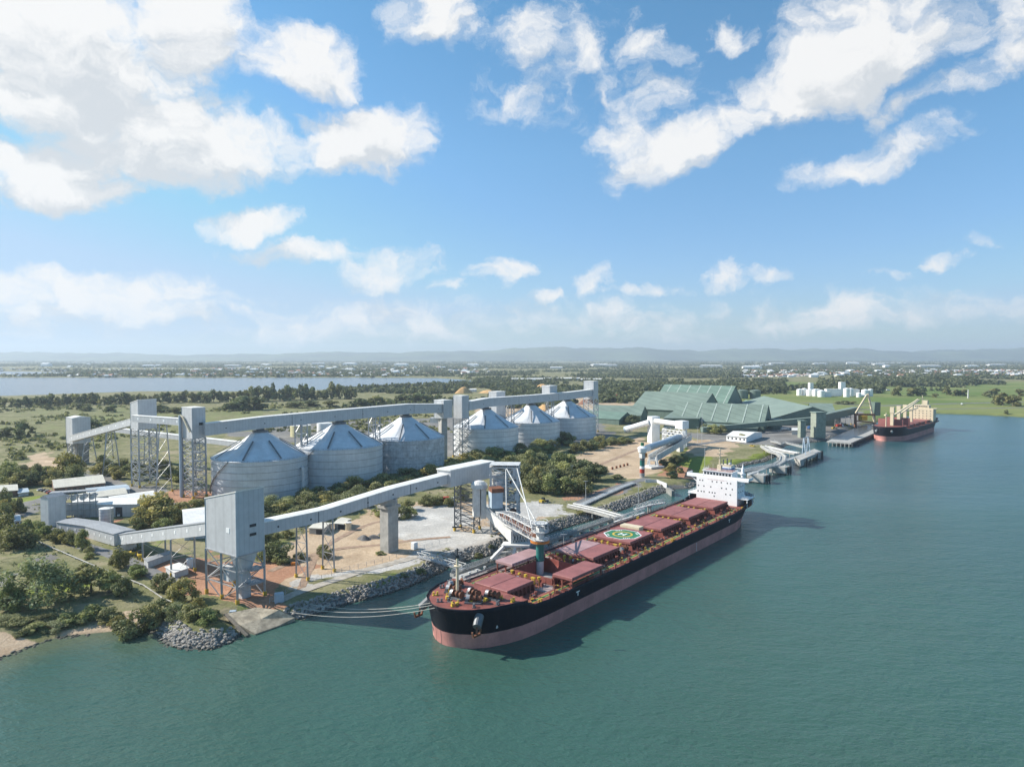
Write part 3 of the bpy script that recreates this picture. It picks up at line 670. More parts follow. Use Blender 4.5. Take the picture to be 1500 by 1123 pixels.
# ---------------------------------------------------------------- silos
SILO = []
def silo(px, pxr, ey, by, ay, label, wallm, R=29.3):
    # distance that makes a cylinder of radius R reach the pixel column pxr
    th = math.atan((px-750)/1000); de = abs(math.atan((pxr-750)/1000)-th); D = R/math.sin(de)
    x, y = D*math.sin(th), D*math.cos(th)
    yf = y-R*.97
    ze = ATY(px, ey, yf)[2]; za = ATY(px, ay, y)[2]
    root = empty('storage_silo', (x, y, GR), label, 'silo', 'conical roofed storage silos')
    mb = MB(); mb.lathe(x, y, [(R, GR-.6), (R, ze)], 72); wl = mb.build('wall', M[wallm], root, smooth=True)
    mb = MB()
    for k in range(1, 6):
        z = GR+(ze-GR)*k/5.6; mb.lathe(x, y, [(R+.02, z-.22), (R+.22, z-.22), (R+.22, z+.12), (R+.02, z+.12)], 72)
    mb.build('ring_girder', M['steel'], wl)
    rt = 4.2; NF = 72; mb = MB(); fac = 8
    def rr(i):  # planar facets meeting in hips near the top, round at the eave
        t = 2*math.pi*i/NF; s = 2*math.pi/fac; u = (t+.2) % s-s/2; return math.cos(s/2)/math.cos(u)
    V = []; prof = [(R+.5, 0, 1), (R*.93, .085, .97), (R*.7, .345, 0), (R*.4, .67, 0), (rt, 1.0, 0)]
    for (r, f, c) in prof:
        for i in range(NF):
            k = c+(1-c)*rr(i); t = 2*math.pi*i/NF; V.append((x+r*k*math.cos(t), y+r*k*math.sin(t), ze+(za-ze)*f))
    F = [(j*NF+i, j*NF+(i+1) % NF, (j+1)*NF+(i+1) % NF, (j+1)*NF+i) for j in range(len(prof)-1) for i in range(NF)]+[tuple(range((len(prof)-1)*NF, len(prof)*NF))]
    mb.raw(V, F); rf = mb.build('roof', M['silo_roof'], root)
    mb = MB()
    for k in range(fac):
        t = 2*math.pi*(k+.12)/fac-.1; p0 = Vector((x+R*.98*math.cos(t), y+R*.98*math.sin(t), ze+(za-ze)*.05)); p1 = Vector((x+R*.42*math.cos(t), y+R*.42*math.sin(t), ze+(za-ze)*.66))
        mb.beam(p0+Vector((0, 0, .5)), p1+Vector((0, 0, .5)), .9, .35)
    mb.build('walkway', M['steel_dark'], rf)
    mb = MB(); mb.lathe(x, y, [(rt+.6, za-.1), (rt+.6, za+1.0), (0.01, za+1.1)], 24); mb.lathe(x, y, [(2.6, za+1), (2.6, za+2.4)], 16); mb.build('roof_cap', M['steel_dark'], root)
    mb = MB()
    for i in range(60):
        t0 = 2*math.pi*i/60; t1 = 2*math.pi*(i+1)/60
        for hh in (.55, 1.1): mb.beam((x+(R+.4)*math.cos(t0), y+(R+.4)*math.sin(t0), ze+hh), (x+(R+.4)*math.cos(t1), y+(R+.4)*math.sin(t1), ze+hh), .07)
        mb.beam((x+(R+.4)*math.cos(t0), y+(R+.4)*math.sin(t0), ze), (x+(R+.4)*math.cos(t0), y+(R+.4)*math.sin(t0), ze+1.1), .07)
    mb.build('railing', M['steel_dark'], root)
    mb = MB()                                                     # spiral stair on the wall
    for i in range(26):
        t = math.pi+.35+.9*i/26; z = GR+1+(ze-GR-1)*(i/26)
        p = (x+(R+.7)*math.cos(t), y+(R+.7)*math.sin(t), z); t2 = t+.9/26
        q = (x+(R+.7)*math.cos(t2), y+(R+.7)*math.sin(t2), z+(ze-GR-1)/26)
        mb.beam(p, q, .9, .25); mb.beam((p[0], p[1], p[2]+1.1), (q[0], q[1], q[2]+1.1), .1)
    mb.build('stair', M['steel'], root)
    SILO.append((x, y, R, ze, za)); return root
silo(380, 450, 677, 728, 632, 'nearest and widest grey conical silo, its clean wall beside the lattice tower', 'silo')
silo(496, 559.5, 659, 708, 620, 'second grey conical silo, between the widest silo and the stained one', 'silo')
silo(594, 650.5, 646, 690, 610, 'grey conical silo with dark blotchy stains over its wall', 'silo_stain')
silo(712, 759.5, 629, 664, 599, 'pale white conical silo right behind the lattice of the small box tower', 'silo_white')
silo(778, 820.5, 620, 656, 593, 'pale white conical silo in the middle of the farther three', 'silo_white', R=29)
silo(831, 873.5, 612.5, 643, 587, 'farthest grey conical silo, beside the green sheds', 'silo', R=31.5)
# ---------------------------------------------------------------- transfer towers on the left
N4 = (-96.4, 236.6)
r4, R4 = tower('tall grey clad tower on steel legs standing on red dirt by the shore', N4, 19.4, 11, 20.2, 42.9, 38.3)
vents(r4, v2(N4)+Bdir*6.5, Bdir, 30, 2, 2.6, 1.0)
cs = [v2(N4)+Adir*a+Bdir*b_ for a, b_ in ((0, 0), (9.6, 0), (19.4, 0), (19.4, 11), (9.6, 11), (0, 11))]
lattice_parts(r4, cs, GR, 20.1, .32, 3, faces=(0, 1, 2, 3, 4, 5), cross=False, br=.2)
mb = MB(); c4 = v2(N4)+Adir*4.5+Bdir*5.5; mb.box(c4.x, c4.y, GR, 12, 3.2, 3.6, math.atan2(Adir.y, Adir.x)); mb.build('inner_chute', M['clad'], r4)
mb = MB(); c5 = c4
hx4 = lambda w_, z: [(*(c5+Adir*a*w_+Bdir*b_*w_), z) for a, b_ in ((-1,-1),(1,-1),(1,1),(-1,1))]
mb.hexa(hx4(1.5, 12.02), hx4(3.6, 20.15)); mb.build('hopper', M['clad_light'], r4)
mb = MB(); c6 = v2(N4)+Adir*8.5+Bdir*2.3; mb.box(c6.x, c6.y, 10, 15, 5, 3.6, math.atan2(Adir.y, Adir.x)); mb.build('equipment_room', M['clad_light'], r4)
for zf in (8.5, 13.5):
    mb = MB(); q = v2(N4)+Adir*2.2+Bdir*8.2
    mb.box(q.x, q.y, zf, zf+.3, 5, 5.5, math.atan2(Adir.y, Adir.x))
    for e in range(6): mb.beam((q.x-2+e*.8, q.y-3+e*.3, zf), (q.x-2+e*.8, q.y-3+e*.3, zf+1.2), .1)
    mb.build('platform', M['steel'], r4)
q = v2(N4)+Adir*5.2
mb = MB(); nn = -Bdir
mb.hexa(*[[(*(q+Adir*s*1.0+nn*o), z_) for s, o in ((-1, .0), (1, .0), (1, .1), (-1, .1))] for z_ in (27.8, 29.6)]); mb.build('window', M['panel_white'], r4)
N3 = (-195, 415); r3, R3 = tower('grey box tower on lattice legs beside the widest silo, cream pipe down its side', N3, 11.7, 8.4, 40.4, 58.8)
lattice_parts(r3, R3, GR, 40.3, .45, 8, br=.2)
mb = MB(); p0 = v2(N3)+Adir*11.0-Bdir*1.0; p1 = v2(N3)+Adir*3-Bdir*.8
mb.poly_tube([(*p0, 54), (*(v2(N3)+Adir*9-Bdir*.8), 53), (*p1, 46), (*(v2(N3)+Adir*1.5-Bdir*.8), 44.5)], .55, 8); mb.build('pipe', M['cream'], r3)
mb = MB(); mb.tube((*(R3[1]-Bdir*1.2), GR), (*(R3[1]-Bdir*1.2), 54), .9, n=10); mb.build('downpipe', M['roof_blue'], r3)
vents(r3, v2(N3)+Bdir*5.5, Bdir, 49, 1, 2.4, 1.6)
mb = MB()
for k in range(1, 7): q = v2(N3)+Bdir*4+Adir*3; mb.box(q.x, q.y, GR+k*5.6, GR+k*5.6+.25, 9.5, 4, math.atan2(Adir.y, Adir.x))
mb.build_each('platform', M['steel'], r3)
N2 = (-247, 450); r2, R2 = tower('grey lattice legged box tower, tallest of the left towers, between two galleries', N2, 10.4, 12, 42.3, 61.6, 59.2)
lattice_parts(r2, R2, GR, 42.2, .4, 7, br=.2)
N1 = (-352, 545); r1, R1 = tower('gabled grey box tower on a concrete column, leftmost among the trees', N1, 12, 13.2, 20.4, 41.2, roof='gable')
mb = MB(); q = v2(N1)+Bdir*8+Adir*4; mb.box(q.x, q.y, GR-.5, 20.3, 8, 7, math.atan2(Bdir.y, Bdir.x)); mb.build('column', M['concrete_dark'], r1)
lattice_parts(r1, [v2(N1)+Adir*a+Bdir*b_ for a, b_ in ((3, .5), (11, .5), (11, 4), (3, 4))], GR, 20.3, .35, 4, br=.2)
def Pz(v, z): return (v[0], v[1], z)
s1 = v2(N1)-Bdir*.3+Adir*3; s2 = v2(N2)+Adir*10.3+Bdir*5
gallery('sloping grey gallery with white windows rising from the gabled tower to the tallest box tower', [Pz(v2(N1)+Vector((1, -2)), 22.6), Pz(s2, 44.8)], 5, 4.5, panels=10, psize=1.5, trestles=((.28, 2.4, 2.6, 4), (.62, 2.4, 2.6, 5)))
gallery('short level grey gallery with white windows between the two tall lattice towers', [Pz(v2(N2)+Adir*1.5-Bdir*.2+Vector((.4, -3)), 47.7), Pz(v2(N3)+Adir*11.2+Bdir*3, 47.5)], 4.5, 4, panels=4, psize=1.5, trestles=((.55, 2.4, 2.4, 5),))
gallery('low grey gallery with a white roof running behind the lattice towers to the silos', [(-350, 585, 27), (-190, 482, 26.4)], 5, 3.2, trestles=((.03, 2.2, 1.6, 3), (.35, 2.2, 1.6, 3), (.7, 2.2, 1.6, 3)))
# ---------------------------------------------------------------- galleries over the silos
S1, S3 = SILO[0], SILO[2]; S4, S6 = SILO[3], SILO[5]
e0 = v2(N3)+Bdir*8.2-Adir*.2+Vector((1.2, -3.5)); g1e = ATY(646, 600, 577)
gallery('long grey gallery over the three nearer silo tops, white roofed', [(e0.x, e0.y, 42.0), (S1[0], S1[1], S1[4]+2.2), (SILO[1][0], SILO[1][1], SILO[1][4]+2.2), (S3[0], S3[1], S3[4]+2.2), (g1e[0], g1e[1], 43)], 7, 7.2, ports=9, panel_side=1, seams=4,
        trestles=())
def gantry_leg(label, cx, cy, z1, wdt=7, m='steel', lev=7):
    root = empty('support_tower', (cx, cy, GR), label, 'support tower', 'lattice supports under the silo galleries')
    R = [v2((cx, cy))+Adir*a*wdt/2+Bdir*b_*2.2 for a, b_ in ((-1,-1),(1,-1),(1,1),(-1,1))]
    lattice_parts(root, R, GR, z1, .35, lev, m=m, br=.2, feet=False, cross=False)
for (i, j, lb) in ((0, 1, 'slim lattice support under the gallery between the widest and second silos'), (1, 2, 'slim lattice support under the gallery between the second and stained silos'),
                   (3, 4, 'slim lattice support under the gallery between the first two pale silos'), (4, 5, 'slim lattice support under the gallery between the last two silos')):
    a, c = SILO[i], SILO[j]; gantry_leg(lb, (a[0]+c[0])/2, (a[1]+c[1])/2, min(a[4], c[4])+3)
q = v2((g1e[0], g1e[1])); NB = (q.x-2, q.y-5)
rb, RB = tower('small grey end box of the long silo gallery on a concrete column', (q.x+3, q.y-6), 11, 11, 38.5, 53.5)
mb = MB(); qq = q+Vector((1.5, 0)); mb.box(qq.x, qq.y, GR-.5, 38.4, 5.5, 5.5, .6); mb.build('column', M['concrete'], rb)
mb = MB(); qq = q+Vector((-6, 4)); mb.prism([(qq.x-4, qq.y), (qq.x+8, qq.y-3), (qq.x+9, qq.y+3), (qq.x-3, qq.y+5)], 34, 38.4); mb.build('hopper', M['clad'], rb)
N5 = ATY(677, 600, 585)[:2]; r5, R5 = tower('small grey box tower on lattice legs in front of the first pale silo', N5, 10, 9, 37.5, 56.5)
lattice_parts(r5, R5, GR, 37.4, .4, 7, br=.22)
g2s = v2(N5)+Bdir*9+Adir*3; g2e = ATY(866, 579, 790)
gallery('grey gallery over the three farther silo tops, white roofed', [(g2s.x, g2s.y, 43.5), (S4[0], S4[1], S4[4]+2.2), (SILO[4][0], SILO[4][1], SILO[4][4]+2.2), (S6[0], S6[1], S6[4]+1.8), (g2e[0], g2e[1], 45)], 7.5, 7.6, ports=6, seams=3)
r6, R6 = tower('small pale end tower of the farther silo gallery beside the green sheds', (g2e[0]+2, g2e[1]-6), 13, 11, 42, 62)
lattice_parts(r6, R6, GR, 41.9, .45, 6, m='steel_pale', br=.25)
for (px, py, Y, lb) in ((805, 572, 730, 'pale plant room on the roof of the farther silo gallery'), (728, 581, 690, 'low white box just behind the farther silo gallery')):
    x, y, z = ATY(px, py, Y); root = empty('plant_room', (x, y, z-6), lb, 'plant room')
    mb = MB(); mb.box(x, y, z-6 if px > 800 else GR, z+5, 14, 10, .9); mb.build('wall', M['clad'], root)
    mb = MB(); mb.box(x, y, z+5.02, z+5.6, 14.6, 10.6, .9); mb.build('roof', M['roof_pale'], root)
# pipes and ducts between silos
x, y = (SILO[0][0]+SILO[1][0])/2, (SILO[0][1]+SILO[1][1])/2
mb = MB(); mb.tube((x+9, y-26, GR), (x+9, y-26, 20), 1.0, n=10); mb.tube((x+9, y-26, 20), (x+2, y-12, 20), 1.0, n=10); o = mb.build('duct', M['clad_light'], loc=(x+9, y-26, GR)); tag(o, 'pale upright duct standing between the widest and second silos', 'duct')
# ---------------------------------------------------------------- lower left: tail house and ground gallery
th_ = v2(W(69, 770)); rt_ = empty('tail_house', (th_.x, th_.y, GR), 'narrow tall grey house at the low end of the ground gallery', 'building')
Rt = [th_+Vector(p) for p in ((-3.2, 0), (2.2, -2), (5.5, 6.5), (0, 8.5))]
mb = MB(); mb.prism(Rt, GR-.3, [18.2, 18.2, 18.2, 18.2]); mb.build('wall', M['clad_light'], rt_)
mb = MB(); a, bb, d, e = [(p-th_-Vector((1.1, 3.2)))*1.05+th_+Vector((1.1, 3.2)) for p in Rt]
m1, m2 = (a+bb)/2, (d+e)/2
mb.face([(*a, 18.25), (*m1, 19.6), (*m2, 19.6), (*e, 18.25)]); mb.face([(*bb, 18.25), (*d, 18.25), (*m2, 19.6), (*m1, 19.6)]); mb.face([(*a, 18.25), (*bb, 18.25), (*m1, 19.6)]); mb.face([(*d, 18.25), (*e, 18.25), (*m2, 19.6)])
mb.build('roof', M['roof_grey'], rt_)
ga = W(76, 781); gb = W(120, 787); gc = W(166, 801)
gallery('low grey ground gallery with a dark roof curving past the round tank', [(ga[0]+3, ga[1]+6, GR-.1), (gb[0]+3, gb[1]+5.5, GR-.1), (gc[0]+2.5, gc[1]+5, GR+.3)], 9.5, 5.2, roof='roof_grey', panels=9, psize=1.1)
gL = v2(N4)+Adir*19.4+Bdir*4
gallery('pale grey gallery on yellow footed legs rising to the tall shore tower', [(gc[0]+3, gc[1]+5, GR+.4), (gL.x, gL.y, 24.6)], 6.5, 4.6, roof='roof_grey', panels=8, psize=1.3,
        trestles=((.36, 4.6, 1.0, 1), (.68, 4.6, 1.0, 2)))
cx_, cy_ = W(197, 799); o = MB(); o.box(cx_, cy_, 8.6, 10.4, 9, 4.5, -.55); o.box(cx_-3, cy_+2, 10.4, 11.6, 4, 3, -.55)
# machinery rack between tail house and shed
mr = v2(W(92, 762)); rr_ = empty('dust_collector', (mr.x, mr.y, GR), 'open rack of grey pipes and ducts beside the tail house', 'machinery')
mb = MB()
for k in range(9): mb.beam((mr.x-8+k*2.6, mr.y+k*1.0, GR), (mr.x-8+k*2.6, mr.y+k*1.0, 17), .35)
for z in (8, 12, 16): mb.beam((mr.x-9, mr.y-.4, z), (mr.x+14, mr.y+8.4, z), .5)
mb.build('frame', M['steel'], rr_)
mb = MB()
for k in range(5): mb.tube((mr.x-5+k*4, mr.y+1+k*1.6, 14.5), (mr.x-6.5+k*4, mr.y+6+k*1.6, 14.5), 1.5, n=12)
mb.build('duct', M['steel_pale'], rr_)
mb = MB(); mb.prism([(mr.x-8, mr.y+1.5), (mr.x+12, mr.y+9), (mr.x+10, mr.y+14), (mr.x-10, mr.y+6)], 5, 11); mb.build('casing', M['clad'], rr_)
mb = MB(); mb.prism([(mr.x-9, mr.y+3), (mr.x+11, mr.y+11), (mr.x+9, mr.y+16), (mr.x-11, mr.y+8)], 17, 17.5); mb.build('roof', M['roof_grey'], rr_)
# ---------------------------------------------------------------- sheds and offices on the left
def long_building(name, label, cat, pts, he, hr, wall, roof, group=None, wins=0, over=.4, gz=None, winm='glass', ridge=True, door=False):
    """gabled building; pts: 4 photo pixels of its footprint: near-left, near-right, far-right, far-left on the ground; ridge runs left-right"""
    P = [v2(W(*p)) if len(p) == 2 else v2(p[:2]) for p in pts]; c = sum(P, Vector((0, 0)))/4; g0 = GR if gz is None else gz
    root = empty(name, (c.x, c.y, g0), label, cat, group)
    m1, m2 = (P[0]+P[3])/2, (P[1]+P[2])/2
    mb = MB(); mb.prism(P, g0-.4, he)
    mb.face([(*P[0], he), (*m1, hr), (*P[3], he)]); mb.face([(*P[1], he), (*P[2], he), (*m2, hr)])
    wl = mb.build('wall', M[wall], root)
    E = [(p-c)*(1+over*2/ (P[1]-P[0]).length)+c for p in P]; e1 = (E[0]+E[3])/2; e2 = (E[1]+E[2])/2
    mb = MB()
    mb.hexa([(*E[0], he+.02), (*E[1], he+.02), (*e2, hr+.02), (*e1, hr+.02)], [(*E[0], he+.22), (*E[1], he+.22), (*e2, hr+.22), (*e1, hr+.22)])
    mb.hexa([(*E[3], he+.02), (*e1, hr+.02), (*e2, hr+.02), (*E[2], he+.02)], [(*E[3], he+.22), (*e1, hr+.22), (*e2, hr+.22), (*E[2], he+.22)])
    mb.build('roof', M[roof], root)
    if wins:
        d = (P[1]-P[0]); L = d.length; d = d/L; n_ = Vector((d.y, -d.x))
        for k in range(wins):
            q = P[0]+d*L*(k+.5)/wins; mb = MB(); ww = min(.9, L/wins*.3)
            mb.hexa(*[[(*(q+d*s*ww+n_*o_), z_) for s, o_ in ((-1, 0), (1, 0), (1, .08), (-1, .08))] for z_ in (g0+(he-g0)*.4, g0+(he-g0)*.75)]); mb.build('window', M[winm], root)
    if door:
        d = (P[1]-P[0]).normalized(); n_ = Vector((d.y, -d.x)); q = P[0]+(P[1]-P[0])*.72; mb = MB()
        mb.hexa(*[[(*(q+d*s*1.8+n_*o_), z_) for s, o_ in ((-1, 0), (1, 0), (1, .08), (-1, .08))] for z_ in (g0, g0+(he-g0)*.8)]); mb.build('door', M['dark'], root)
    return root
long_building('workshop_building', 'long brown walled building under a cream roof by the parked cars', 'building', [(80,724),(154,716),(146,704),(76,712)], 7.5, 10.2, 'brick', 'roof_cream', wins=9)
long_building('carport', 'low building with a pale blue roof behind the cream roofed shed', 'building', [(130,728),(190,722),(184,715),(126,721)], 6, 6.9, 'clad', 'roof_blue')
long_building('storage_shed', 'shed with a cream roof between the blue roof and the white roof', 'building', [(110,742),(186,732),(180,724),(108,734)], 7.4, 9, 'clad', 'roof_cream', wins=4)
long_building('storage_shed', 'wide pale shed with a blue white roof nearest the red yard', 'building', [(162,746),(226,737),(224,727),(160,736)], 7, 8.6, 'white_dirty', 'roof_pale')
long_building('storage_shed', 'long low shed with a bare grey wall and white roof edge behind the round tank', 'building', [(108,757),(200,756),(204,746),(106,746)], 10, 10.8, 'clad', 'roof_pale', door=True)
long_building('storage_shed', 'small brick hut with a cream roof at the left edge by the lawn', 'building', [(0,728),(26,726),(24,718),(2,719)], 7, 9, 'brick', 'roof_cream')
long_building('storage_shed', 'small grey lean shed beside the brick hut on the lawn', 'building', [(27,727),(42,725),(40,720),(26,721)], 5.6, 6, 'clad', 'roof_blue')
long_building('site_hut', 'small hut with a pale blue roof at the start of the white pipeline', 'building', [(12,772),(30,769),(28,762),(13,764)], 6.2, 7.2, 'clad', 'roof_blue', wins=2)
long_building('machine_shed', 'blue white roofed shed behind the tall shore tower', 'building', [(270,790),(320,785),(316,762),(268,768)], 11, 13.5, 'clad_light', 'roof_pale', door=True)
long_building('gatehouse', 'small cream kiosk beside the big bush below the round tank', 'building', [(193,753),(202,752),(201,748),(193,749)], 7, 7.8, 'cream', 'roof_cream')
long_building('transport_container', 'white container lying on the red dirt beside the trestle legs', 'container', [(243,838),(263,832),(276,839),(256,846)][::1], 5.6, 5.75, 'clad_light', 'roof_pale')
long_building('transport_container', 'long grey container under the rising gallery', 'container', [(211,826),(247,815),(252,818),(217,831)], 5.8, 5.95, 'clad', 'roof_grey')
long_building('transport_container', 'pale container tucked under the start of the rising gallery', 'container', [(168,812),(184,806),(200,800),(186,806)], 6.2, 6.4, 'clad_light', 'roof_grey')
long_building('pump_hut', 'cream block hut near the first trestle on the sandy yard', 'building', [(453,781),(474,782),(486,774),(466,773)], 6.2, 6.7, 'concrete', 'roof_cream', door=True)
long_building('pump_hut', 'cream block hut with a side tank on the sandy yard', 'building', [(490,774),(504,775),(514,768),(501,766)], 6.2, 6.8, 'concrete', 'roof_cream', door=True)
def vtank(label, px, py, r, h, m='clad_light', group=None, rim=True, name='storage_tank'):
    x, y = W(px, py); y += r; root = empty(name, (x, y, GR), label, 'tank', group)
    mb = MB(); mb.lathe(x, y, [(r, GR-.3), (r, GR+h)], 28); mb.build('shell', M[m], root, smooth=True)
    mb = MB(); mb.lathe(x, y, [(r+.12, GR+h-.1), (r+.12, GR+h+.1), (.01, GR+h+r*.16)], 28); mb.build('roof', M['roof_pale' if m != 'shed' else 'shed_roof'], root)
    if rim:
        mb = MB()
        for k in range(1, 5): mb.lathe(x, y, [(r+.01, GR+h*k/5-.08), (r+.08, GR+h*k/5-.08), (r+.08, GR+h*k/5+.08), (r+.01, GR+h*k/5+.08)], 28)
        mb.build('band', M['steel'], root)
    return root
vtank('round grey tank on the grass beside the curved ground gallery', 150.5, 769, 3.3, 8.2)
vtank('small cream tank beside the second block hut', 509, 776, 1.6, 3.6, 'cream', rim=False)
vtank('white tank standing beside the yellow footed trestle leg', 276, 831, 1.3, 3.4, 'white', rim=False)
vtank('pale yellow tank seen under the gallery behind the silos', 436, 640, 11, 12, 'pale_yellow')
vtank('white tank behind the second silo', 473, 636, 9, 12, 'white')
vtank('green tank left of the pair behind the farthest green shed', 1090, 584, 12, 17, 'shed', 'green tanks behind the sheds'); vtank('green tank right of the pair behind the farthest green shed', 1109, 584, 11, 17, 'shed', 'green tanks behind the sheds')
vtank('small green tank under the green conveyor', 1139, 629, 8, 12, 'shed')
# ---------------------------------------------------------------- conveyor to the ship loader
B0 = v2(N4)+Bdir*11+Adir*4.5
def Bp(t, z): q = B0+Bdir*t; return (q.x, q.y, z)
tl = gallery('long inclined grey gallery from the tall shore tower to the ship loader', [Bp(-.2, 25), Bp(30, 24.6), Bp(68, 27.2), Bp(104, 28.2)], 5.6, 4.4, ports=7, seams=4, trestles=((20, 2.9, 1.25, 3), (33, 2.9, 1.25, 3)))
mb = MB(); q = Bp(67, 0); mb.box(q[0], q[1], GR-.5, 23, 6.2, 5.2, .95); mb.box(q[0], q[1], 23.02, 24.2, 8, 6.6, .95); mb.prism([(q[0]-3.4, q[1]-2.6), (q[0]+3.4, q[1]-2.6), (q[0]+3.4, q[1]+2.6), (q[0]-3.4, q[1]+2.6)], 24.22, 27)
mb.build('concrete_pier', M['concrete'], tl)
q1 = B0+Bdir*104; q2 = B0+Bdir*139; Rh = [q1-Adir*4.6, q1+Adir*4.2, q2+Adir*4.2, q2-Adir*4.6]
rh = empty('drive_house', ((q1.x+q2.x)/2, (q1.y+q2.y)/2, GR), 'pale roofed drive house at the top of the long gallery above the ship loader', 'building')
mb = MB(); mb.prism(Rh, 26.6, 34.6); mb.build('wall', M['clad'], rh)
mb = MB(); ch = sum(Rh, Vector((0, 0)))/4; mb.prism([(p-ch)*1.03+ch for p in Rh], 34.62, 35.2); mb.build('roof', M['roof_pale'], rh)
lc = v2(W(682, 776)); lattice_parts(rh, [lc+Vector(p) for p in ((-5.4, -1), (4.4, -4.6), (7, 2.6), (-2.8, 6.2))], GR, 26.5, .3, 7, m='steel_dark', br=.16)
# ship loader
t0 = v2(ATY(740, 770, 336)[:2])
sl = empty('ship_loader', (t0.x, t0.y, GR), 'pale steel ship loader with lattice boom and teal chute over the open hold', 'ship loader')
tc_ = [t0+Vector(p) for p in ((-7, -4), (6, -5), (7, 5), (-6, 6))]
lattice_parts(sl, tc_, GR, 36, .5, 7, m='steel_pale', br=.36, feet=False)
mb = MB()
for z in (12, 20, 27, 32, 36): mb.prism([(p-t0)*1.12+t0 for p in tc_], z, z+.4)
for k in range(14):
    f = k/13; a = tc_[0].lerp(tc_[1], f)*1.0; mb.beam((*((a-t0)*1.12+t0), 36), (*((a-t0)*1.12+t0), 37.3), .12); a = tc_[3].lerp(tc_[2], f); mb.beam((*((a-t0)*1.12+t0), 36), (*((a-t0)*1.12+t0), 37.3), .12)
mb.prism([(p-t0)*1.12+t0 for p in tc_], 37.2, 37.4)
mb.build_each('platform', M['steel_pale'], sl)
mb = MB(); mb.prism([(p-t0)*.55+t0+Vector((-2, -1)) for p in tc_], 20.5, 31.5); mb.build('hopper', M['clad_light'], sl)
qm = v2(ATY(726, 730, 326)[:2]); mb = MB(); mb.box(qm.x, qm.y, 18, 25.5, 5.5, 6, .3); mb.build('machinery_house', M['roof_blue'], sl)
rr = random.Random(9)
for k in range(20):
    f = rr.random(); p = tc_[0].lerp(tc_[1], f).lerp(tc_[3].lerp(tc_[2], f), rr.random()); z = rr.choice((12.45, 20.45, 27.45, 32.45)); mb = MB(); mb.box(p.x, p.y, z, z+rr.uniform(1.5, 3.4), rr.uniform(1.6, 3.4), rr.uniform(1.6, 3), .3); mb.build('equipment_cabinet', M[rr.choice(('clad_light','steel','white_dirty','rust'))], sl)
mb = MB(); mb.box(qm.x+.3, qm.y, 25.52, 27.5, 6, 6.4, .3); mb.build('belt_drive', M['rust'], sl)
qc = v2(ATY(702, 735, 333)[:2]); mb = MB(); mb.box(qc.x-1.5, qc.y, 12, 28.5, 3.2, 5, .2); mb.box(qc.x+1.8, qc.y+.6, 11, 26, 2.6, 5, .2); mb.lathe(qc.x, qc.y, [(4.2, 26), (4.0, 28), (2.5, 29.2), (.01, 29.8)], 16); mb.build('transfer_chute', M['white_dirty'], sl)
# bridge girder from the tower to the quay rail
gA = v2(ATY(711, 752, 333)[:2]); gB = v2(ATY(750, 790, 290)[:2]); gd = (gB-gA).normalized(); gn = Vector((-gd.y, gd.x))
mb = MB()
for s_, off_ in ((1, 0), (1, 7.5)):
    a, c = gA+gn*off_, gB+gn*off_
    mb.hexa([(*(a-gn*.5), 12.6), (*(c-gn*.5), 10.2), (*(c+gn*.5), 10.2), (*(a+gn*.5), 12.6)], [(*(a-gn*.5), 16.6), (*(c-gn*.5), 15.6), (*(c+gn*.5), 15.6), (*(a+gn*.5), 16.6)])
mb.build('bridge_girder', M['steel_pale'], sl)
mb = MB(); mb.hexa([(*(gA+gn*.52), 15.6), (*(gB+gn*.52), 14.6), (*(gB+gn*6.98), 14.6), (*(gA+gn*6.98), 15.6)], [(*(gA+gn*.52), 16.0), (*(gB+gn*.52), 15.0), (*(gB+gn*6.98), 15.0), (*(gA+gn*6.98), 16.0)]); mb.build('walkway', M['white_dirty'], sl)
mb = MB()
for k in range(14):
    f = k/14; a, c = gA.lerp(gB, f), gA.lerp(gB, f+1/14)
    for off_ in (-.45, 7.9):
        mb.beam((*(a+gn*off_), 16.5-f), (*(a+gn*off_), 17.6-f), .1); mb.beam((*(a+gn*off_), 17.6-f), (*(c+gn*off_), 17.6-f), .1); mb.beam((*(a+gn*off_), 17.1-f), (*(c+gn*off_), 17.1-f), .08)
for k in range(6):
    f = k/6; a, c = gB+gn*7.5*f, gB+gn*7.5*(f+1/6); mb.beam((*a, 10.4), (*c, 14.6), .2); mb.beam((*c, 10.4), (*a, 14.6), .2)
mb.beam((*gB, 10.3), (*(gB+gn*7.5), 10.3), .4)
mb.build('railing', M['steel_pale'], sl)
pq = v2(W(738, 815, 4.5)); mb = MB()
pr = [pq+Vector(p)*1.3 for p in ((-4, -4.5), (3.2, -2.5), (5, 3.5), (-2.5, 3))]; ctr = gB+gn*3.7
ctr = pq.lerp(ctr, .4)
for p in pr: mb.beam((*p, 5), (*(ctr+(p-pq)*.55), 9.6), 1.3, 1.1)
for i in range(4): mb.beam((*pr[i], 5.2), (*pr[(i+1) % 4], 5.2), .7); mb.beam((*pr[i].lerp(ctr, .4), 7.2), (*pr[(i+1) % 4].lerp(ctr, .4), 7.2), .35)
mb.prism([ctr+Vector(p) for p in ((-4, -3), (8, -3.5), (9, 3), (-3, 3))], 9.4, 10.15)
pt = mb.build('portal', M['white_dirty'], sl)
mb = MB()
for p in pr:
    for k in (-1, 1): mb.tube((p.x+k*1.1-.3, p.y+k*1.3, 4.75), (p.x+k*1.1+.3, p.y+k*1.3-.2, 4.75), .6, n=12)
mb.build_each('bogie_wheel', M['steel_dark'], pt)
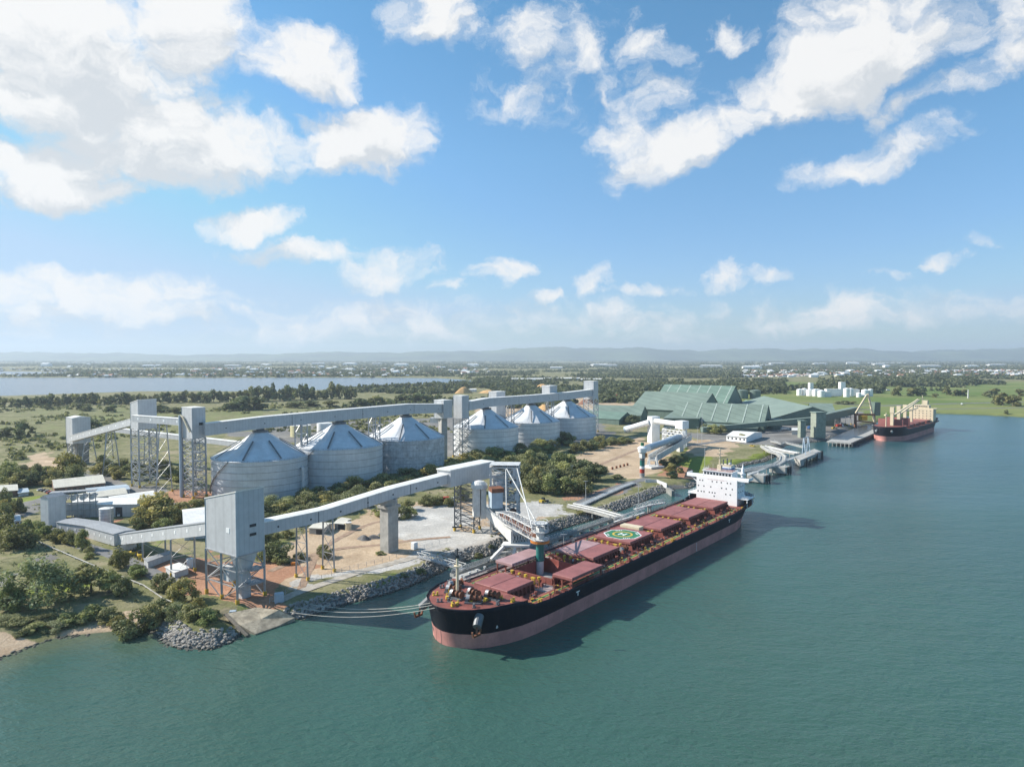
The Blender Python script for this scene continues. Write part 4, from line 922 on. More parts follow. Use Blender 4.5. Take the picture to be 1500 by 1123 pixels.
# luffing boom with truss sides
hA = Vector(ATY(734, 752, 308)); hB = Vector(ATY(789, 781, 263)); bd = (hB-hA).normalized(); bn_ = Vector((bd.y, -bd.x, 0)).normalized(); bu = bn_.cross(bd); bu = bu if bu.z > 0 else -bu
mb = MB(); Wd, Hd = 2.6, 4.6; nb = 11; Lb = (hB-hA).length
def bp(k, s_, t_): 
    hh = Hd*(min(1, .45+k/nb*2.2) if k < 3 else 1); return hA+bd*Lb*k/nb+bn_*Wd*s_+bu*(hh*(t_-.5))
for s_ in (-1, 1):
    for k in range(nb):
        mb.beam(bp(k, s_, 0), bp(k+1, s_, 0), .34); mb.beam(bp(k, s_, 1), bp(k+1, s_, 1), .34); mb.beam(bp(k, s_, 0), bp(k, s_, 1), .24)
        mb.beam(bp(k, s_, k % 2), bp(k+1, s_, 1-k % 2), .22); mb.beam(bp(k, s_, .5), bp(k+1, s_, .5), .14)
for k in range(nb+1):
    mb.beam(bp(k, -1, 1), bp(k, 1, 1), .24); mb.beam(bp(k, -1, 0), bp(k, 1, 0), .24)
    if k < nb: mb.beam(bp(k, -1, 1), bp(k+1, 1, 1), .16)
bo = mb.build('boom', M['steel_pale'], sl)
mb = MB(); mb.hexa([bp(0, -.55, .12), bp(nb, -.55, .12), bp(nb, .55, .12), bp(0, .55, .12)], [bp(0, -.55, .5), bp(nb, -.55, .42), bp(nb, .55, .42), bp(0, .55, .5)]); mb.build('belt', M['rust'], bo)
hd = hB+bd*1.5
mb = MB()
for k, (zz_, r_) in enumerate(((22.6, 3.4), (25.8, 3.1), (19.6, 3.6))):
    mb.lathe(hd.x, hd.y, [(.05, zz_), (r_, zz_), (r_, zz_+.35), (.05, zz_+.35)], 12)
    for i in range(12):
        a = 2*math.pi*i/12; mb.beam((hd.x+r_*math.cos(a), hd.y+r_*math.sin(a), zz_), (hd.x+r_*math.cos(a), hd.y+r_*math.sin(a), zz_+(3.2 if k == 0 else 1.2)), .14)
        a2 = 2*math.pi*(i+1)/12; mb.beam((hd.x+r_*math.cos(a), hd.y+r_*math.sin(a), zz_+1.2), (hd.x+r_*math.cos(a2), hd.y+r_*math.sin(a2), zz_+1.2), .12)
mb.box(hd.x, hd.y, 20, 24.5, 2.2, 2.6, .4)
mb.build('head_frame', M['steel_pale'], sl)
mb = MB(); mb.lathe(hd.x, hd.y, [(3.6, 18.6), (3.75, 18.6), (3.75, 19.5), (3.6, 19.5)], 20); mb.lathe(hd.x, hd.y, [(1.0, 18.7), (3.6, 18.7), (3.6, 19.1), (1.0, 19.1)], 20); mb.build('platform_ring', M['orange'], sl)
mb = MB(); mb.lathe(hd.x, hd.y, [(1.55, 18.6), (1.55, 12.0), (1.7, 11.9), (1.7, 11.4), (1.5, 11.4)], 20); mb.build('chute', M['teal'], sl, smooth=False)
mb = MB(); mb.lathe(hd.x, hd.y, [(1.45, 11.4), (1.45, 5.2), (1.2, 5.2)], 20); mb.build('chute_sleeve', M['white_dirty'], sl)
st_ = MB(); tt = t0
for (a, c) in ((ATY(742, 686, 331), bp(9, -1, 1)), (ATY(757.5, 686, 330), bp(nb, 1, 1)), (ATY(741, 686, 331), bp(0, -1, 0))): st_.tube(a, c, .25, n=8)
st_.tube(ATY(742, 686, 331), ATY(728, 713, 338), .2, n=6)
st_.build('stay', M['steel_pale'], sl)
# ================================================================== ships
class Frame:
    def __init__(s, o, u): s.o = v2(o); s.u = v2(u).normalized(); s.n = Vector((s.u.y, -s.u.x)); s.a = math.atan2(s.u.y, s.u.x)   # n = starboard
    def __call__(s, a, t, z): q = s.o+s.u*a+s.n*t; return Vector((q.x, q.y, z))
    def box(s, mb, a0, a1, t0, t1, z0, z1):
        mb.hexa([s(a0, t0, z0), s(a0, t1, z0), s(a1, t1, z0), s(a1, t0, z0)], [s(a0, t0, z1), s(a0, t1, z1), s(a1, t1, z1), s(a1, t0, z1)])
def hull(F, root, st, band, deckz, fcz, fcs, poopz=None, poops=None, mats=('hull', 'boot', 'deck')):
    """st: list of (s_deck, half_deck, s_water, half_water); fcs: (s where the forecastle ends, s where the side comes down)"""
    def top(s):
        z = deckz
        if s < fcs[0]: z = fcz
        elif s < fcs[1]: z = fcz+(deckz-fcz)*(s-fcs[0])/(fcs[1]-fcs[0])
        if poops and s > poops[0]: z = deckz+(poopz-deckz)*min(1, (s-poops[0])/(poops[1]-poops[0]))
        return z
    zs = [-6, -.5, band*.33, band*.66, band]
    def pt(k, z, sd):
        sdk, hd, sw, hw = st[k]; f = max(0, min(1, z/fcz)); f = f**1.25
        return F(sw+(sdk-sw)*f, sd*(hw+(hd-hw)*f), z)
    n = len(st); up = MB(); lo = MB(); rl = MB()
    for sd in (-1, 1):
        for k in range(n-1):
            for a, c in zip(zs[:-1], zs[1:]):
                q = [pt(k, a, sd), pt(k+1, a, sd), pt(k+1, c, sd), pt(k, c, sd)]; lo.face(q if sd > 0 else q[::-1])
            ta, tb = top(st[k][0]), top(st[k+1][0])
            for j in range(5):
                za0, za1 = band+(ta-band)*j/5, band+(ta-band)*(j+1)/5; zb0, zb1 = band+(tb-band)*j/5, band+(tb-band)*(j+1)/5
                q = [pt(k, za0, sd), pt(k+1, zb0, sd), pt(k+1, zb1, sd), pt(k, za1, sd)]; up.face(q if sd > 0 else q[::-1])
            c1, c2 = pt(k, ta, sd), pt(k+1, tb, sd); d_ = F.n*(-sd*.28); d3 = Vector((d_.x, d_.y, 0))
            q = [c1, c2, c2+d3, c1+d3]; up.face(q)
            q2 = [c1+d3, c2+d3, c2+d3-Vector((0, 0, .95)), c1+d3-Vector((0, 0, .95))]; up.face(q2)
    k = n-1
    for a, c in zip(zs[:-1], zs[1:]): lo.face([pt(k, a, 1), pt(k, a, -1), pt(k, c, -1), pt(k, c, 1)])
    t_ = top(st[k][0]); up.face([pt(k, band, 1), pt(k, band, -1), pt(k, t_, -1), pt(k, t_, 1)])
    def clean(mb, nm, m, par):
        o = mb.build(nm, M[m], par); import bmesh; b = bmesh.new(); b.from_mesh(o.data); bmesh.ops.remove_doubles(b, verts=b.verts, dist=.005); bmesh.ops.recalc_face_normals(b, faces=b.faces); b.to_mesh(o.data); b.free()
        for p in o.data.polygons: p.use_smooth = True
        return o
    h = clean(up, 'hull', mats[0], root); clean(lo, 'lower_hull', mats[1], root)
    def half(s):
        for k in range(n-1):
            if st[k][0] <= s <= st[k+1][0]:
                f = (s-st[k][0])/(st[k+1][0]-st[k][0]+1e-9); return st[k][1]*(1-f)+st[k+1][1]*f
        return st[-1][1]
    def deck_poly(a, c, inset=.25):
        ss = sorted(set([a, c]+[x[0] for x in st if a < x[0] < c])); L = [(s_, half(s_)-inset) for s_ in ss]
        return [(s_, h_) for s_, h_ in L]
    return h, half, deck_poly, top
def deck_sheet(F, root, L, z, th, m, name='deck', holes=()):
    mb = MB()
    for (s0, h0), (s1, h1) in zip(L[:-1], L[1:]):
        h0, h1 = max(h0, .02), max(h1, .02)
        mb.hexa([F(s0, -h0, z-th), F(s0, h0, z-th), F(s1, h1, z-th), F(s1, -h1, z-th)], [F(s0, -h0, z), F(s0, h0, z), F(s1, h1, z), F(s1, -h1, z)])
    return mb.build(name, M[m], root)
F1 = Frame((13.37, 252.74), (.634, .773))
DK = 9.3
sh1 = empty('bulk_carrier', (*F1.o, 0), 'long black and red bulk carrier with red hatch covers moored at the loading berth', 'ship')
ST = [(-57.2,0,-54.6,0),(-56.6,3.2,-54.2,2.4),(-55.2,6.6,-53.2,5.2),(-52.5,10.2,-51,8.6),(-48,13.4,-47,12),(-42,15.6,-41.5,14.6),(-36,16.8,-36,16.2),(-30,17.3,-30,17.0),(-22,17.5,-22,17.4),
 (0,17.6,0,17.5),(40,17.6,40,17.5),(80,17.6,80,17.5),(120,17.6,120,17.5),(140,17.6,140,17.2),(152,17.5,151,15.6),(162,17.0,160,12.6),(170,15.8,167,9.0),(177,13.6,172,5.2),(182,10.6,176,2.2),(183.6,8.4,177,1.0)]
h1_, half1, dpoly1, top1 = hull(F1, sh1, ST, 4.6, DK+.35, 12.9, (-37, -29), 12.4, (150, 158))
deck_sheet(F1, sh1, dpoly1(-57.0, -33.5, .3), 12.35, .4, 'deck', 'forecastle_deck')
mb = MB(); F1.box(mb, -33.48, -33.2, -16.6, 16.6, 8.4, 12.3); mb.build('forecastle_bulkhead', M['deck'], sh1)
# main deck with an opening over hold two
H2 = (-9.2, 9.8, 8.6)
mb = MB()
def dk(a, c, t0, t1): F1.box(mb, a, c, t0, t1, DK-.3, DK)
dL = dpoly1(-33.1, H2[0], .3)
for (s0, a0), (s1_, a1) in zip(dL[:-1], dL[1:]): mb.hexa([F1(s0, -a0, DK-.3), F1(s0, a0, DK-.3), F1(s1_, a1, DK-.3), F1(s1_, -a1, DK-.3)], [F1(s0, -a0, DK), F1(s0, a0, DK), F1(s1_, a1, DK), F1(s1_, -a1, DK)])
dk(H2[0], H2[1], -17.25, -H2[2]); dk(H2[0], H2[1], H2[2], 17.25)
dL = dpoly1(H2[1], 183.3, .3)
for (s0, a0), (s1_, a1) in zip(dL[:-1], dL[1:]): mb.hexa([F1(s0, -a0, DK-.3), F1(s0, a0, DK-.3), F1(s1_, a1, DK-.3), F1(s1_, -a1, DK-.3)], [F1(s0, -a0, DK), F1(s0, a0, DK), F1(s1_, a1, DK), F1(s1_, -a1, DK)])
mb.build('deck', M['deck'], sh1)
# hold two: sloping hopper sides, cargo inside
mb = MB(); a, c, h_ = H2
for (x0, y0, x1, y1, ix0, iy0, ix1, iy1) in ((a, -h_, c, -h_, a+1, -h_-4, c-1, -h_-4), (c, -h_, c, h_, c+3, -h_-4, c+3, h_+4), (c, h_, a, h_, c-1, h_+4, a+1, h_+4), (a, h_, a, -h_, a-3, h_+4, a-3, -h_-4)):
    mb.face([F1(x0, y0, 11.3), F1(x1, y1, 11.3), F1(x1, y1, DK-.32), F1(x0, y0, DK-.32)])
mb.face([F1(a, -h_, DK), F1(c, -h_, DK), F1(c-1.5, -h_+.5, 1), F1(a+1.5, -h_+.5, 1)]); mb.face([F1(c, -h_, DK), F1(c, h_, DK), F1(c-1.5, h_-.5, 1), F1(c-1.5, -h_+.5, 1)])
mb.face([F1(c, h_, DK), F1(a, h_, DK), F1(a+1.5, h_-.5, 1), F1(c-1.5, h_-.5, 1)]); mb.face([F1(a, h_, DK), F1(a, -h_, DK), F1(a+1.5, -h_+.5, 1), F1(a+1.5, h_-.5, 1)])
mb.build('hold', M['hold'], sh1)
mb = MB(); N_ = 10
cg = [[F1(a+1.2+(c-a-2.4)*i/N_, -h_+.6+(2*h_-1.2)*j/N_, 6.2+1.9*math.exp(-((i-4.5)**2+(j-5)**2)/9)) for j in range(N_+1)] for i in range(N_+1)]
for i in range(N_):
    for j in range(N_): mb.face([cg[i][j], cg[i+1][j], cg[i+1][j+1], cg[i][j+1]])
mb.build('cargo_heap', M['cargo'], sh1, smooth=True)
def coaming(a, c, hw, z0=DK+.004, z1=11.6, open_=False):
    mb = MB()
    if open_:
        F1.box(mb, a-.4, c+.4, -hw-.4, -hw-.02, z0, 11.3); F1.box(mb, a-.4, c+.4, hw+.02, hw+.4, z0, 11.3)
        F1.box(mb, a-.4, a-.02, -hw, hw, z0, 11.3); F1.box(mb, c+.02, c+.4, -hw, hw, z0, 11.3)
    else: F1.box(mb, a, c, -hw, hw, z0, z1)
    n = int((c-a)/2.0)
    for k in range(n+1):
        s_ = a+(c-a)*k/n
        for sd in (-1, 1): mb.hexa([F1(s_-.12, sd*hw, z0), F1(s_+.12, sd*hw, z0), F1(s_+.12, sd*(hw+1.3), z0), F1(s_-.12, sd*(hw+1.3), z0)], [F1(s_-.12, sd*hw, z1-.1), F1(s_+.12, sd*hw, z1-.1), F1(s_+.12, sd*(hw+.9), z1-.3), F1(s_-.12, sd*(hw+.9), z1-.3)])
    return mb.build('hatch_coaming', M['deck'], sh1)
def cover(a, c, t0, t1, z0=11.65, th=1.05, m='hatch', label=None):
    mb = MB(); F1.box(mb, a, c, t0, t1, z0, z0+th*.86)
    mb.hexa([F1(a, t0, z0+th*.86), F1(a, t1, z0+th*.86), F1(c, t1, z0+th*.86), F1(c, t0, z0+th*.86)], [F1(a+.15, t0+.15, z0+th), F1(a+.15, t1-.15, z0+th), F1(c-.15, t1-.15, z0+th), F1(c-.15, t0+.15, z0+th)])
    mb.mi = 1; n = max(2, int((c-a)/1.6))
    for k in range(n):
        s_ = a+(c-a)*(k+.5)/n
        for t, sd in ((t0, -1), (t1, 1)): F1.box(mb, s_-.1, s_+.1, t-.06 if sd < 0 else t+.002, t-.002 if sd < 0 else t+.06, z0+.1, z0+th*.8)
    o = mb.build('hatch_cover', [M[m], M['deck']], sh1)
    if label: o['label'] = label
    return o
HS = [(-33.4+.8, -18.2, 7.4), None, (17.4, 37.3, 9.0), (46.2, 66.2, 8.8), (74.0, 94.4, 8.8), (102.4, 123.4, 8.8), (131.4, 150.6, 8.9)]
for i, hh in enumerate(HS):
    if hh is None: continue
    a, c, hw = hh; coaming(a+.5, c-.5, hw-.4)
    m = 'hatch_dusty' if i == 2 else 'hatch'
    cover(a, c, -hw, -.04, m=m); cover(a, c, .04, hw, m='hatch')
coaming(H2[0], H2[1], H2[2], open_=True)
cover(-10.2, 10.4, -17.0, -8.9, z0=12.3, m='hatch_dusty', label='rolled aside dusty pink hatch panel'); cover(-9.6, 10.6, 9.2, 17.6, z0=12.3, m='hatch', label='rolled aside red hatch panel above the ship side')
mb = MB()
for s_ in (-9, 10):
    for sd in (-1, 1):
        for t in (9, 13, 17): F1.box(mb, s_-.25, s_+.25, sd*t-.25, sd*t+.25, DK, 12.2)
        F1.box(mb, s_-.2, s_+.2, min(sd*8.9, sd*17.4), max(sd*8.9, sd*17.4), 11.8, 12.25)
mb.build_each('hatch_rail', M['deck'], sh1)
# dust on the deck round hold two
mb = MB()
F1.box(mb, -17.6, -10.6, -9, 12, DK+.004, DK+.02); F1.box(mb, 10.8, 16.9, -16, 11, DK+.004, DK+.02); F1.box(mb, -10, 11, -16.4, -9.2, DK+.004, DK+.02)
mb.build('dust_layer', M['deck_dust'], sh1)
# helipad marking on hatch four
hs, ht = 55.5, -.3
def ring(r0, r1, z0, z1, m, nm, n=48, par=None, ell=1.0):
    mb = MB()
    for i in range(n):
        a0, a1 = 2*math.pi*i/n+math.pi/8, 2*math.pi*(i+1)/n+math.pi/8
        mb.face([F1(hs+r0*math.cos(a0), ht+r0*math.sin(a0), z1), F1(hs+r1*math.cos(a0), ht+r1*math.sin(a0), z1), F1(hs+r1*math.cos(a1), ht+r1*math.sin(a1), z1), F1(hs+r0*math.cos(a1), ht+r0*math.sin(a1), z1)][::-1])
    return mb.build(nm, M[m], par or sh1)
zt = 12.7
hp = ring(0, 8.4, zt, zt+.012, 'white', 'helipad_marking', 8); ring(0, 7.9, zt, zt+.02, 'green', 'helipad_field', 8, hp); ring(3.6, 4.5, zt, zt+.028, 'gold', 'helipad_circle', 48, hp)
mb = MB()
def hb_(a, c, t0, t1): mb.face([F1(a, t0, zt+.034), F1(a, t1, zt+.034), F1(c, t1, zt+.034), F1(c, t0, zt+.034)][::-1])
hb_(hs-1.9, hs+1.9, ht-1.5, ht-.85); hb_(hs-1.9, hs+1.9, ht+.85, ht+1.5); hb_(hs-.35, hs+.35, ht-.85, ht+.85)
mb.build('helipad_letter', M['white'], hp)
mb = MB()
for i in range(8):
    a0 = 2*math.pi*(i+.5)/8+math.pi/8; r_ = 6.4; t_ = Vector((-math.sin(a0), math.cos(a0))); c_ = Vector((math.cos(a0), math.sin(a0)))
    if i % 2 == 0:
        for k in range(4):
            b_ = c_*r_+t_*(k-1.5)*.8; mb.face([F1(hs+(b_+c_*x+t_*y).x, ht+(b_+c_*x+t_*y).y, zt+.03) for x, y in ((-.45, -.2), (-.45, .2), (.45, .2), (.45, -.2))][::-1])
mb.build('helipad_lettering', M['white'], hp)
mb = MB(); F1.box(mb, 67.4, 71.5, -8.5, 1.2, DK, 13.4); o = mb.build('deck_locker', M['cream'], sh1)
# walkway lines
for nm, m, ts in (('deck_walkway', 'green', ((13.6, 14.5), (-14.5, -13.6))), ('walkway_line', 'gold', ((13.25, 13.55), (14.55, 14.85), (-13.55, -13.25), (-14.85, -14.55)))):
    mb = MB()
    for t0_, t1_ in ts:
        mb.face([F1(-31, t0_*.98, DK+.02), F1(-31, t1_*.98, DK+.02), F1(-20, t1_, DK+.02), F1(-20, t0_, DK+.02)][::-1]); mb.face([F1(-20, t0_, DK+.02), F1(-20, t1_, DK+.02), F1(152, t1_, DK+.02), F1(152, t0_, DK+.02)][::-1])
    mb.build(nm, M[m], sh1)
# winches, windlass, bollards: one mesh each, copied
def pr(nm, mk, mats, place, par=None):
    mb = MB(); mk(mb); me0 = mb.build(nm, mats, loc=(0, 0, 0)); me = me0.data; bpy.data.objects.remove(me0)
    for (s_, t, z, rot) in place:
        o = bpy.data.objects.new(nm, me); COL.objects.link(o); o.parent = par or sh1; o.location = F1(s_, t, z)-wloc(par or sh1); o.rotation_euler.z = F1.a+rot
def mk_winch(mb):
    mb.mi = 1; mb.box(0, 0, 0, .5, 3.4, 5.4); mb.mi = 0
    mb.tube((0, -2.3, 1.5), (0, .8, 1.5), .75, n=12)
    for y in (-2.4, -.8, .9): mb.tube((0, y, 1.5), (0, y+.15, 1.5), 1.25, n=14)
    mb.mi = 2; mb.tube((0, 1.2, 1.5), (0, 2.4, 1.5), .95, n=12); mb.mi = 1; mb.box(1.2, .2, .5, 1.6, .9, 1.8); mb.box(-.9, 2.0, .5, 1.5, .8, 1)
pr('winch', mk_winch, [M['rust'], M['steel_dark'], M['steel']], [(-44, -6.2, 12.36, .3), (-42.5, 1.6, 12.36, -.2), (-40, 7.4, 12.36, .1), (-46.5, 5.2, 12.36, .5), (-47, -1.8, 12.36, 0), (-39.5, -9.5, 12.36, 1.2)])
pr('winch', mk_winch, [M['rust'], M['deck'], M['steel']], [(14, 4, DK, 0), (42, -4, DK, 1.57), (42, 8, DK, 1.57), (98.5, 7, DK, 1.57), (127.5, 6, DK, 1.57), (127.5, -6, DK, 1.57), (-14, -2, DK, 1.57)])
def mk_bol(mb):
    mb.box(0, 0, 0, .2, 2.0, .8)
    for x in (-.6, .6): mb.tube((x, 0, .2), (x, 0, 1.0), .28, n=10); mb.tube((x, 0, 1.0), (x, 0, 1.15), .38, n=10)
bl = [(-53, 2, 12.36, .9), (-53, -3.5, 12.36, -.9), (-49.5, 8, 12.36, .6), (-49.5, -9, 12.36, -.6), (-43, 12.2, 12.36, .25), (-43, -12.5, 12.36, -.2), (-38, 14.2, 12.36, .1), (-38, -14, 12.36, 0), (-51, -1, 12.36, 1.57)]
for s_ in (-26, 13, 41, 70, 98, 127, 152): bl += [(s_, 16.2, DK, 0), (s_, -16.2, DK, 0)]
pr('bollard', mk_bol, [M['gold']], bl[::3])
pr('bollard', mk_bol, [M['steel_dark']], bl[1::3]+bl[2::3])
def mk_gear(mb):   # hydraulic gear, pipes and vents standing between the hatches
    rr = random.Random(3)
    for k in range(11):
        y = -7.5+k*1.5; mb.mi = rr.choice((0, 0, 2, 1)); mb.box(rr.uniform(-1.4, 1.4), y, 0, rr.uniform(1.2, 3.0), 1.0, .8); mb.mi = rr.choice((0, 2)); mb.box(rr.uniform(-2.6, -1.4), y+.7, 0, rr.uniform(1.4, 2.9), .6, .6)
    mb.mi = 0
    for x in (-2.2, -1.9, 2.0): mb.tube((x, -8.4, .8), (x, 8.4, .8), .16, n=6)
    for y in (-8, -4, 0, 4, 8):
        for x in (-2.2, 2.0): mb.beam((x, y, 0), (x, y, 2.9), .18)
    for x in (-2.2, 2.0): mb.beam((x, -8, 2.9), (x, 8, 2.9), .14); mb.beam((x, -8, 2.2), (x, 8, 2.2), .12)
    mb.mi = 1
    for y in (-6, 6.2): mb.tube((.6, y, 0), (.6, y, 2.6), .35, n=8); mb.tube((.6, y, 2.6), (.6, y, 3.1), .6, n=8)
pr('hatch_gear', mk_gear, [M['deck'], M['gold'], M['rust']], [(s_, 0, DK, 0) for s_ in (-14, 14.4, 42.2, 70.2, 98.4, 127.2)])
def mk_vent(mb): mb.tube((0, 0, 0), (0, 0, 1.3), .3, n=8); mb.tube((0, 0, 1.3), (0, 0, 1.8), .55, n=8)
def mk_fit(mb):
    mb.mi = 0; mb.box(0, 0, 0, .9, 1.1, .8); mb.tube((.9, .2, 0), (.9, .2, 1.5), .18, n=6); mb.mi = 1; mb.tube((-.9, -.1, .5), (-.9, -.1, .7), .5, n=8); mb.mi = 0; mb.tube((-.9, -.1, 0), (-.9, -.1, .5), .12, n=6); mb.beam((-1.6, .5, .35), (1.7, .5, .35), .2)
rq = random.Random(17)
fl = []
for s_ in range(-27, 152, 5):
    if rq.random() < .85: fl.append((s_+rq.uniform(-1.5, 1.5), rq.uniform(10.6, 12.6), DK, rq.uniform(0, 3)))
    if rq.random() < .6: fl.append((s_+rq.uniform(-1.5, 1.5), rq.uniform(15.3, 16.2), DK, rq.uniform(0, 3)))
    if rq.random() < .5: fl.append((s_+rq.uniform(-1.5, 1.5), -rq.uniform(10.6, 12.6), DK, rq.uniform(0, 3)))
fl = [f for f in fl if not (-11 < f[0] < 12)]
pr('deck_fitting', mk_fit, [M['rust'], M['gold']], fl[::2]); pr('deck_fitting', mk_fit, [M['deck'], M['steel_dark']], fl[1::2])
pr('deck_fitting', mk_fit, [M['gold'], M['rust']], [(-51.5+k*2.1, (-1)**k*(2.5+k*1.15), 12.36, k*.8) for k in range(8)])
pr('deck_vent', mk_vent, [M['deck']], [(s_+d, t, DK, 0) for s_ in (-26, -3, 27, 56, 84, 112, 140) for d, t in ((-4, 11.4), (3, 11.9), (6, -11.5), (-6, 16.7), (5, 16.5))])
mb = MB()   # guard rails
def rail(F, mb, pts, h=1.05, n=3, post=3.0, r=.07):
    for p, q in zip(pts[:-1], pts[1:]):
        L = (q-p).length; k = max(1, int(L/post))
        for i in range(k+1): a = p.lerp(q, i/k); mb.beam(a, a+Vector((0, 0, h)), r*1.3)
        for j in range(1, n+1): mb.beam(p+Vector((0, 0, h*j/n)), q+Vector((0, 0, h*j/n)), r)
for sd in (-1, 1): rail(F1, mb, [F1(s_, sd*(half1(s_)-.4), DK+.3) for s_ in (-28, -20, 0, 40, 80, 120, 150)])
for sd in (-1, 1):
    for a, c in ((-8, 10), (18, 37), (47, 66), (74, 94), (103, 123), (132, 150)):
        mb.poly_tube([F1(a, sd*11.6, DK+.5), F1(c, sd*11.6, DK+.5)], .14, 6); mb.poly_tube([F1(a, sd*11.2, DK+.5), F1(c, sd*11.2, DK+.5)], .1, 6)
mb.build('guard_rail', M['deck'], sh1)
# anchors
for sd in (1, -1):
    s_, t = -50.2, sd*12.4; a = F1(s_, sd*10.9, 10.6); d = F1(-4, sd*2.2, -3.2)-F1(0, 0, 0)
    mb = MB(); mb.mi = 0; mb.tube(a, a+d*.7, 1.5, 1.35, n=14)
    mb.mi = 1; e = a+d*.72; mb.beam(e, e+Vector((d.x*.1, d.y*.1, -2.2)), .6); f = e+Vector((d.x*.12, d.y*.12, -2.3)); w_ = Vector((F1.u.x, F1.u.y, 0)); mb.beam(f-w_*1.5, f+w_*1.5, .7, .6)
    for k in (-1, 1): mb.beam(f+w_*1.4*k, f+w_*1.9*k+Vector((0, 0, 1.5)), .55, .4)
    mb.build('anchor', [M['steel_dark'], M['rust']], sh1)
mb = MB(); p = F1(-46.3, -2.2, 12.36); mb.tube(p, p+Vector((0, 0, 13)), .55, .38, n=10); mb.box(p.x, p.y, 22.4, 22.7, 2.2, 2.2); fm = mb.build('foremast', M['cream'], sh1)
mb = MB(); mb.tube(p+Vector((0, 0, 13)), p+Vector((0, 0, 16)), .25, n=8); mb.box(p.x, p.y, 25.2, 26.2, 1, 1); mb.beam(p+Vector((-1.6, 0, 22.9)), p+Vector((1.6, 0, 22.9)), .4); mb.build('mast_light', M['dark'], fm)
# tug marks and draught marks on the side
def side_pt(s_, z, off=.06): return F1(s_, half1(s_)+off, z)
mb = MB()
for s_ in (-6, 131):
    mb.face([side_pt(s_-1.1, 7.6), side_pt(s_+1.1, 7.6), side_pt(s_+1.1, 8.0), side_pt(s_-1.1, 8.0)]); mb.face([side_pt(s_-.25, 6.4), side_pt(s_+.25, 6.4), side_pt(s_+.25, 7.6), side_pt(s_-.25, 7.6)])
for (s_, dz) in ((-45.5, 6.2),):   # small white bow symbol
    for a, c in (((-.4, 0), (.4, 0)), ((-.4, 0), (0, .75)), ((0, .75), (.4, 0))):
        mb.beam(F1(s_+a[0], 14.0+.05, dz+a[1]), F1(s_+c[0], 14.0+.05, dz+c[1]), .13)
mb.build_each('tug_mark', M['white'], h1_)
mb = MB()
for k in range(8): mb.face([side_pt(92-.3, .4+k*.5), side_pt(92+.3, .4+k*.5), side_pt(92+.3, .7+k*.5), side_pt(92-.3, .7+k*.5)])
mb.build('draught_mark', M['white'], h1_)
# superstructure
ss = MB(); a0, a1 = 156.5, 167.5; F1.box(ss, a0, a1, -11.6, 11.6, DK+.01, 23.4)
so = ss.build('superstructure', M['white'], sh1)
mb = MB(); F1.box(mb, 157.2, 164, -17.6, 17.6, 23.42, 23.8)
for e in (-1, 1): F1.box(mb, 157.2, 164, e*17.6-.1, e*17.6+.1, 23.82, 24.9)
F1.box(mb, 157.2, 157.4, -17.5, -8.4, 23.82, 24.9); F1.box(mb, 157.2, 157.4, 8.4, 17.5, 23.82, 24.9); F1.box(mb, 156.9, 157.18, -17.6, 17.6, 22.9, 24.0)
bw_ = mb.build('bridge_wing', M['white'], so)
mb = MB(); F1.box(mb, 157.5, 166, -8.2, 8.2, 23.82, 26.9); br_ = mb.build('bridge', M['white'], so)
for k in range(9):
    t = -7+k*1.75; mb = MB(); F1.box(mb, 157.42, 157.5, t-.62, t+.62, 25.0, 26.2); mb.build('window', M['glass'], br_)
mb = MB(); F1.box(mb, 157.0, 166.4, -8.7, 8.7, 26.92, 27.2); mb.build('bridge_roof', M['white'], br_)
mb = MB(); F1.box(mb, 158, 166, -8, 8, 27.22, 27.3); mb.build('monkey_island_deck', M['deck'], br_)
for (z, ts) in ((21.4, (-9.6, -8, -2.4, .2, 2.8, 6.2, 8.0)), (18.3, (-10.4, -7.2, -3.2, 3, 5.6, 9)), (15.2, (-10.6, -8.7, -7.1, -4, -2.3, -.8, 5.4, 7.9)), (13.4, (-1.2,))):
    for t in ts:
        mb = MB(); F1.box(mb, a0-.05, a0-.002, t-.32, t+.32, z-.35, z+.35); mb.build('window', M['glass'], so)
for (z, ss_) in ((19.5, (159, 162, 165)), (16.5, (159, 162, 165)), (13, (160, 164))):
    for s_ in ss_:
        mb = MB(); F1.box(mb, s_-.35, s_+.35, 11.602, 11.66, z-.4, z+.4); mb.build('window', M['glass'], so)
mb = MB(); rr = random.Random(5)
t = -5.0
while t < 6.2:   # a faded line of red lettering under the bridge windows, too small to read
    F1.box(mb, a0-.03, a0-.004, t, t+.08, 22.25, 22.7)
    for z in rr.sample((22.25, 22.45, 22.65), rr.choice((1, 2))): F1.box(mb, a0-.03, a0-.004, t+.082, t+.3, z, z+.07)
    t += rr.choice((.42, .42, .42, .8))
mb.build('lettering', M['boot'], so)
mb = MB()
for e in (-1, 1):
    F1.box(mb, 157.4, 168, min(e*11.62, e*17.2), max(e*11.62, e*17.2), 13.2, 13.5)
    for s_ in (158, 166): F1.box(mb, s_-.2, s_+.2, e*16.6-.2, e*16.6+.2, DK, 13.2)
    mb.beam(F1(158, e*11.7, 20), F1(158, e*16, 23.3), .4); mb.beam(F1(162, e*11.7, 17), F1(162, e*15, 13.6), .4)
    rail(F1, mb, [F1(157.6, e*11.8, 13.5), F1(157.6, e*17.0, 13.5), F1(167.8, e*17.0, 13.5)])
    rail(F1, mb, [F1(158.2, e*8.5, 27.2), F1(158.2, -e*.1, 27.2)]); rail(F1, mb, [F1(158.2, e*8.5, 27.2), F1(166, e*8.5, 27.2)])
mb.build('side_gallery', M['white'], so)
mb = MB(); F1.box(mb, 168.2, 175.5, -7, 7, DK, 20); mb.build('casing', M['white'], so)
mb = MB(); F1.box(mb, 168.5, 174, -3.2, 3.4, 20.02, 28.5); fu = mb.build('funnel', M['white'], sh1)
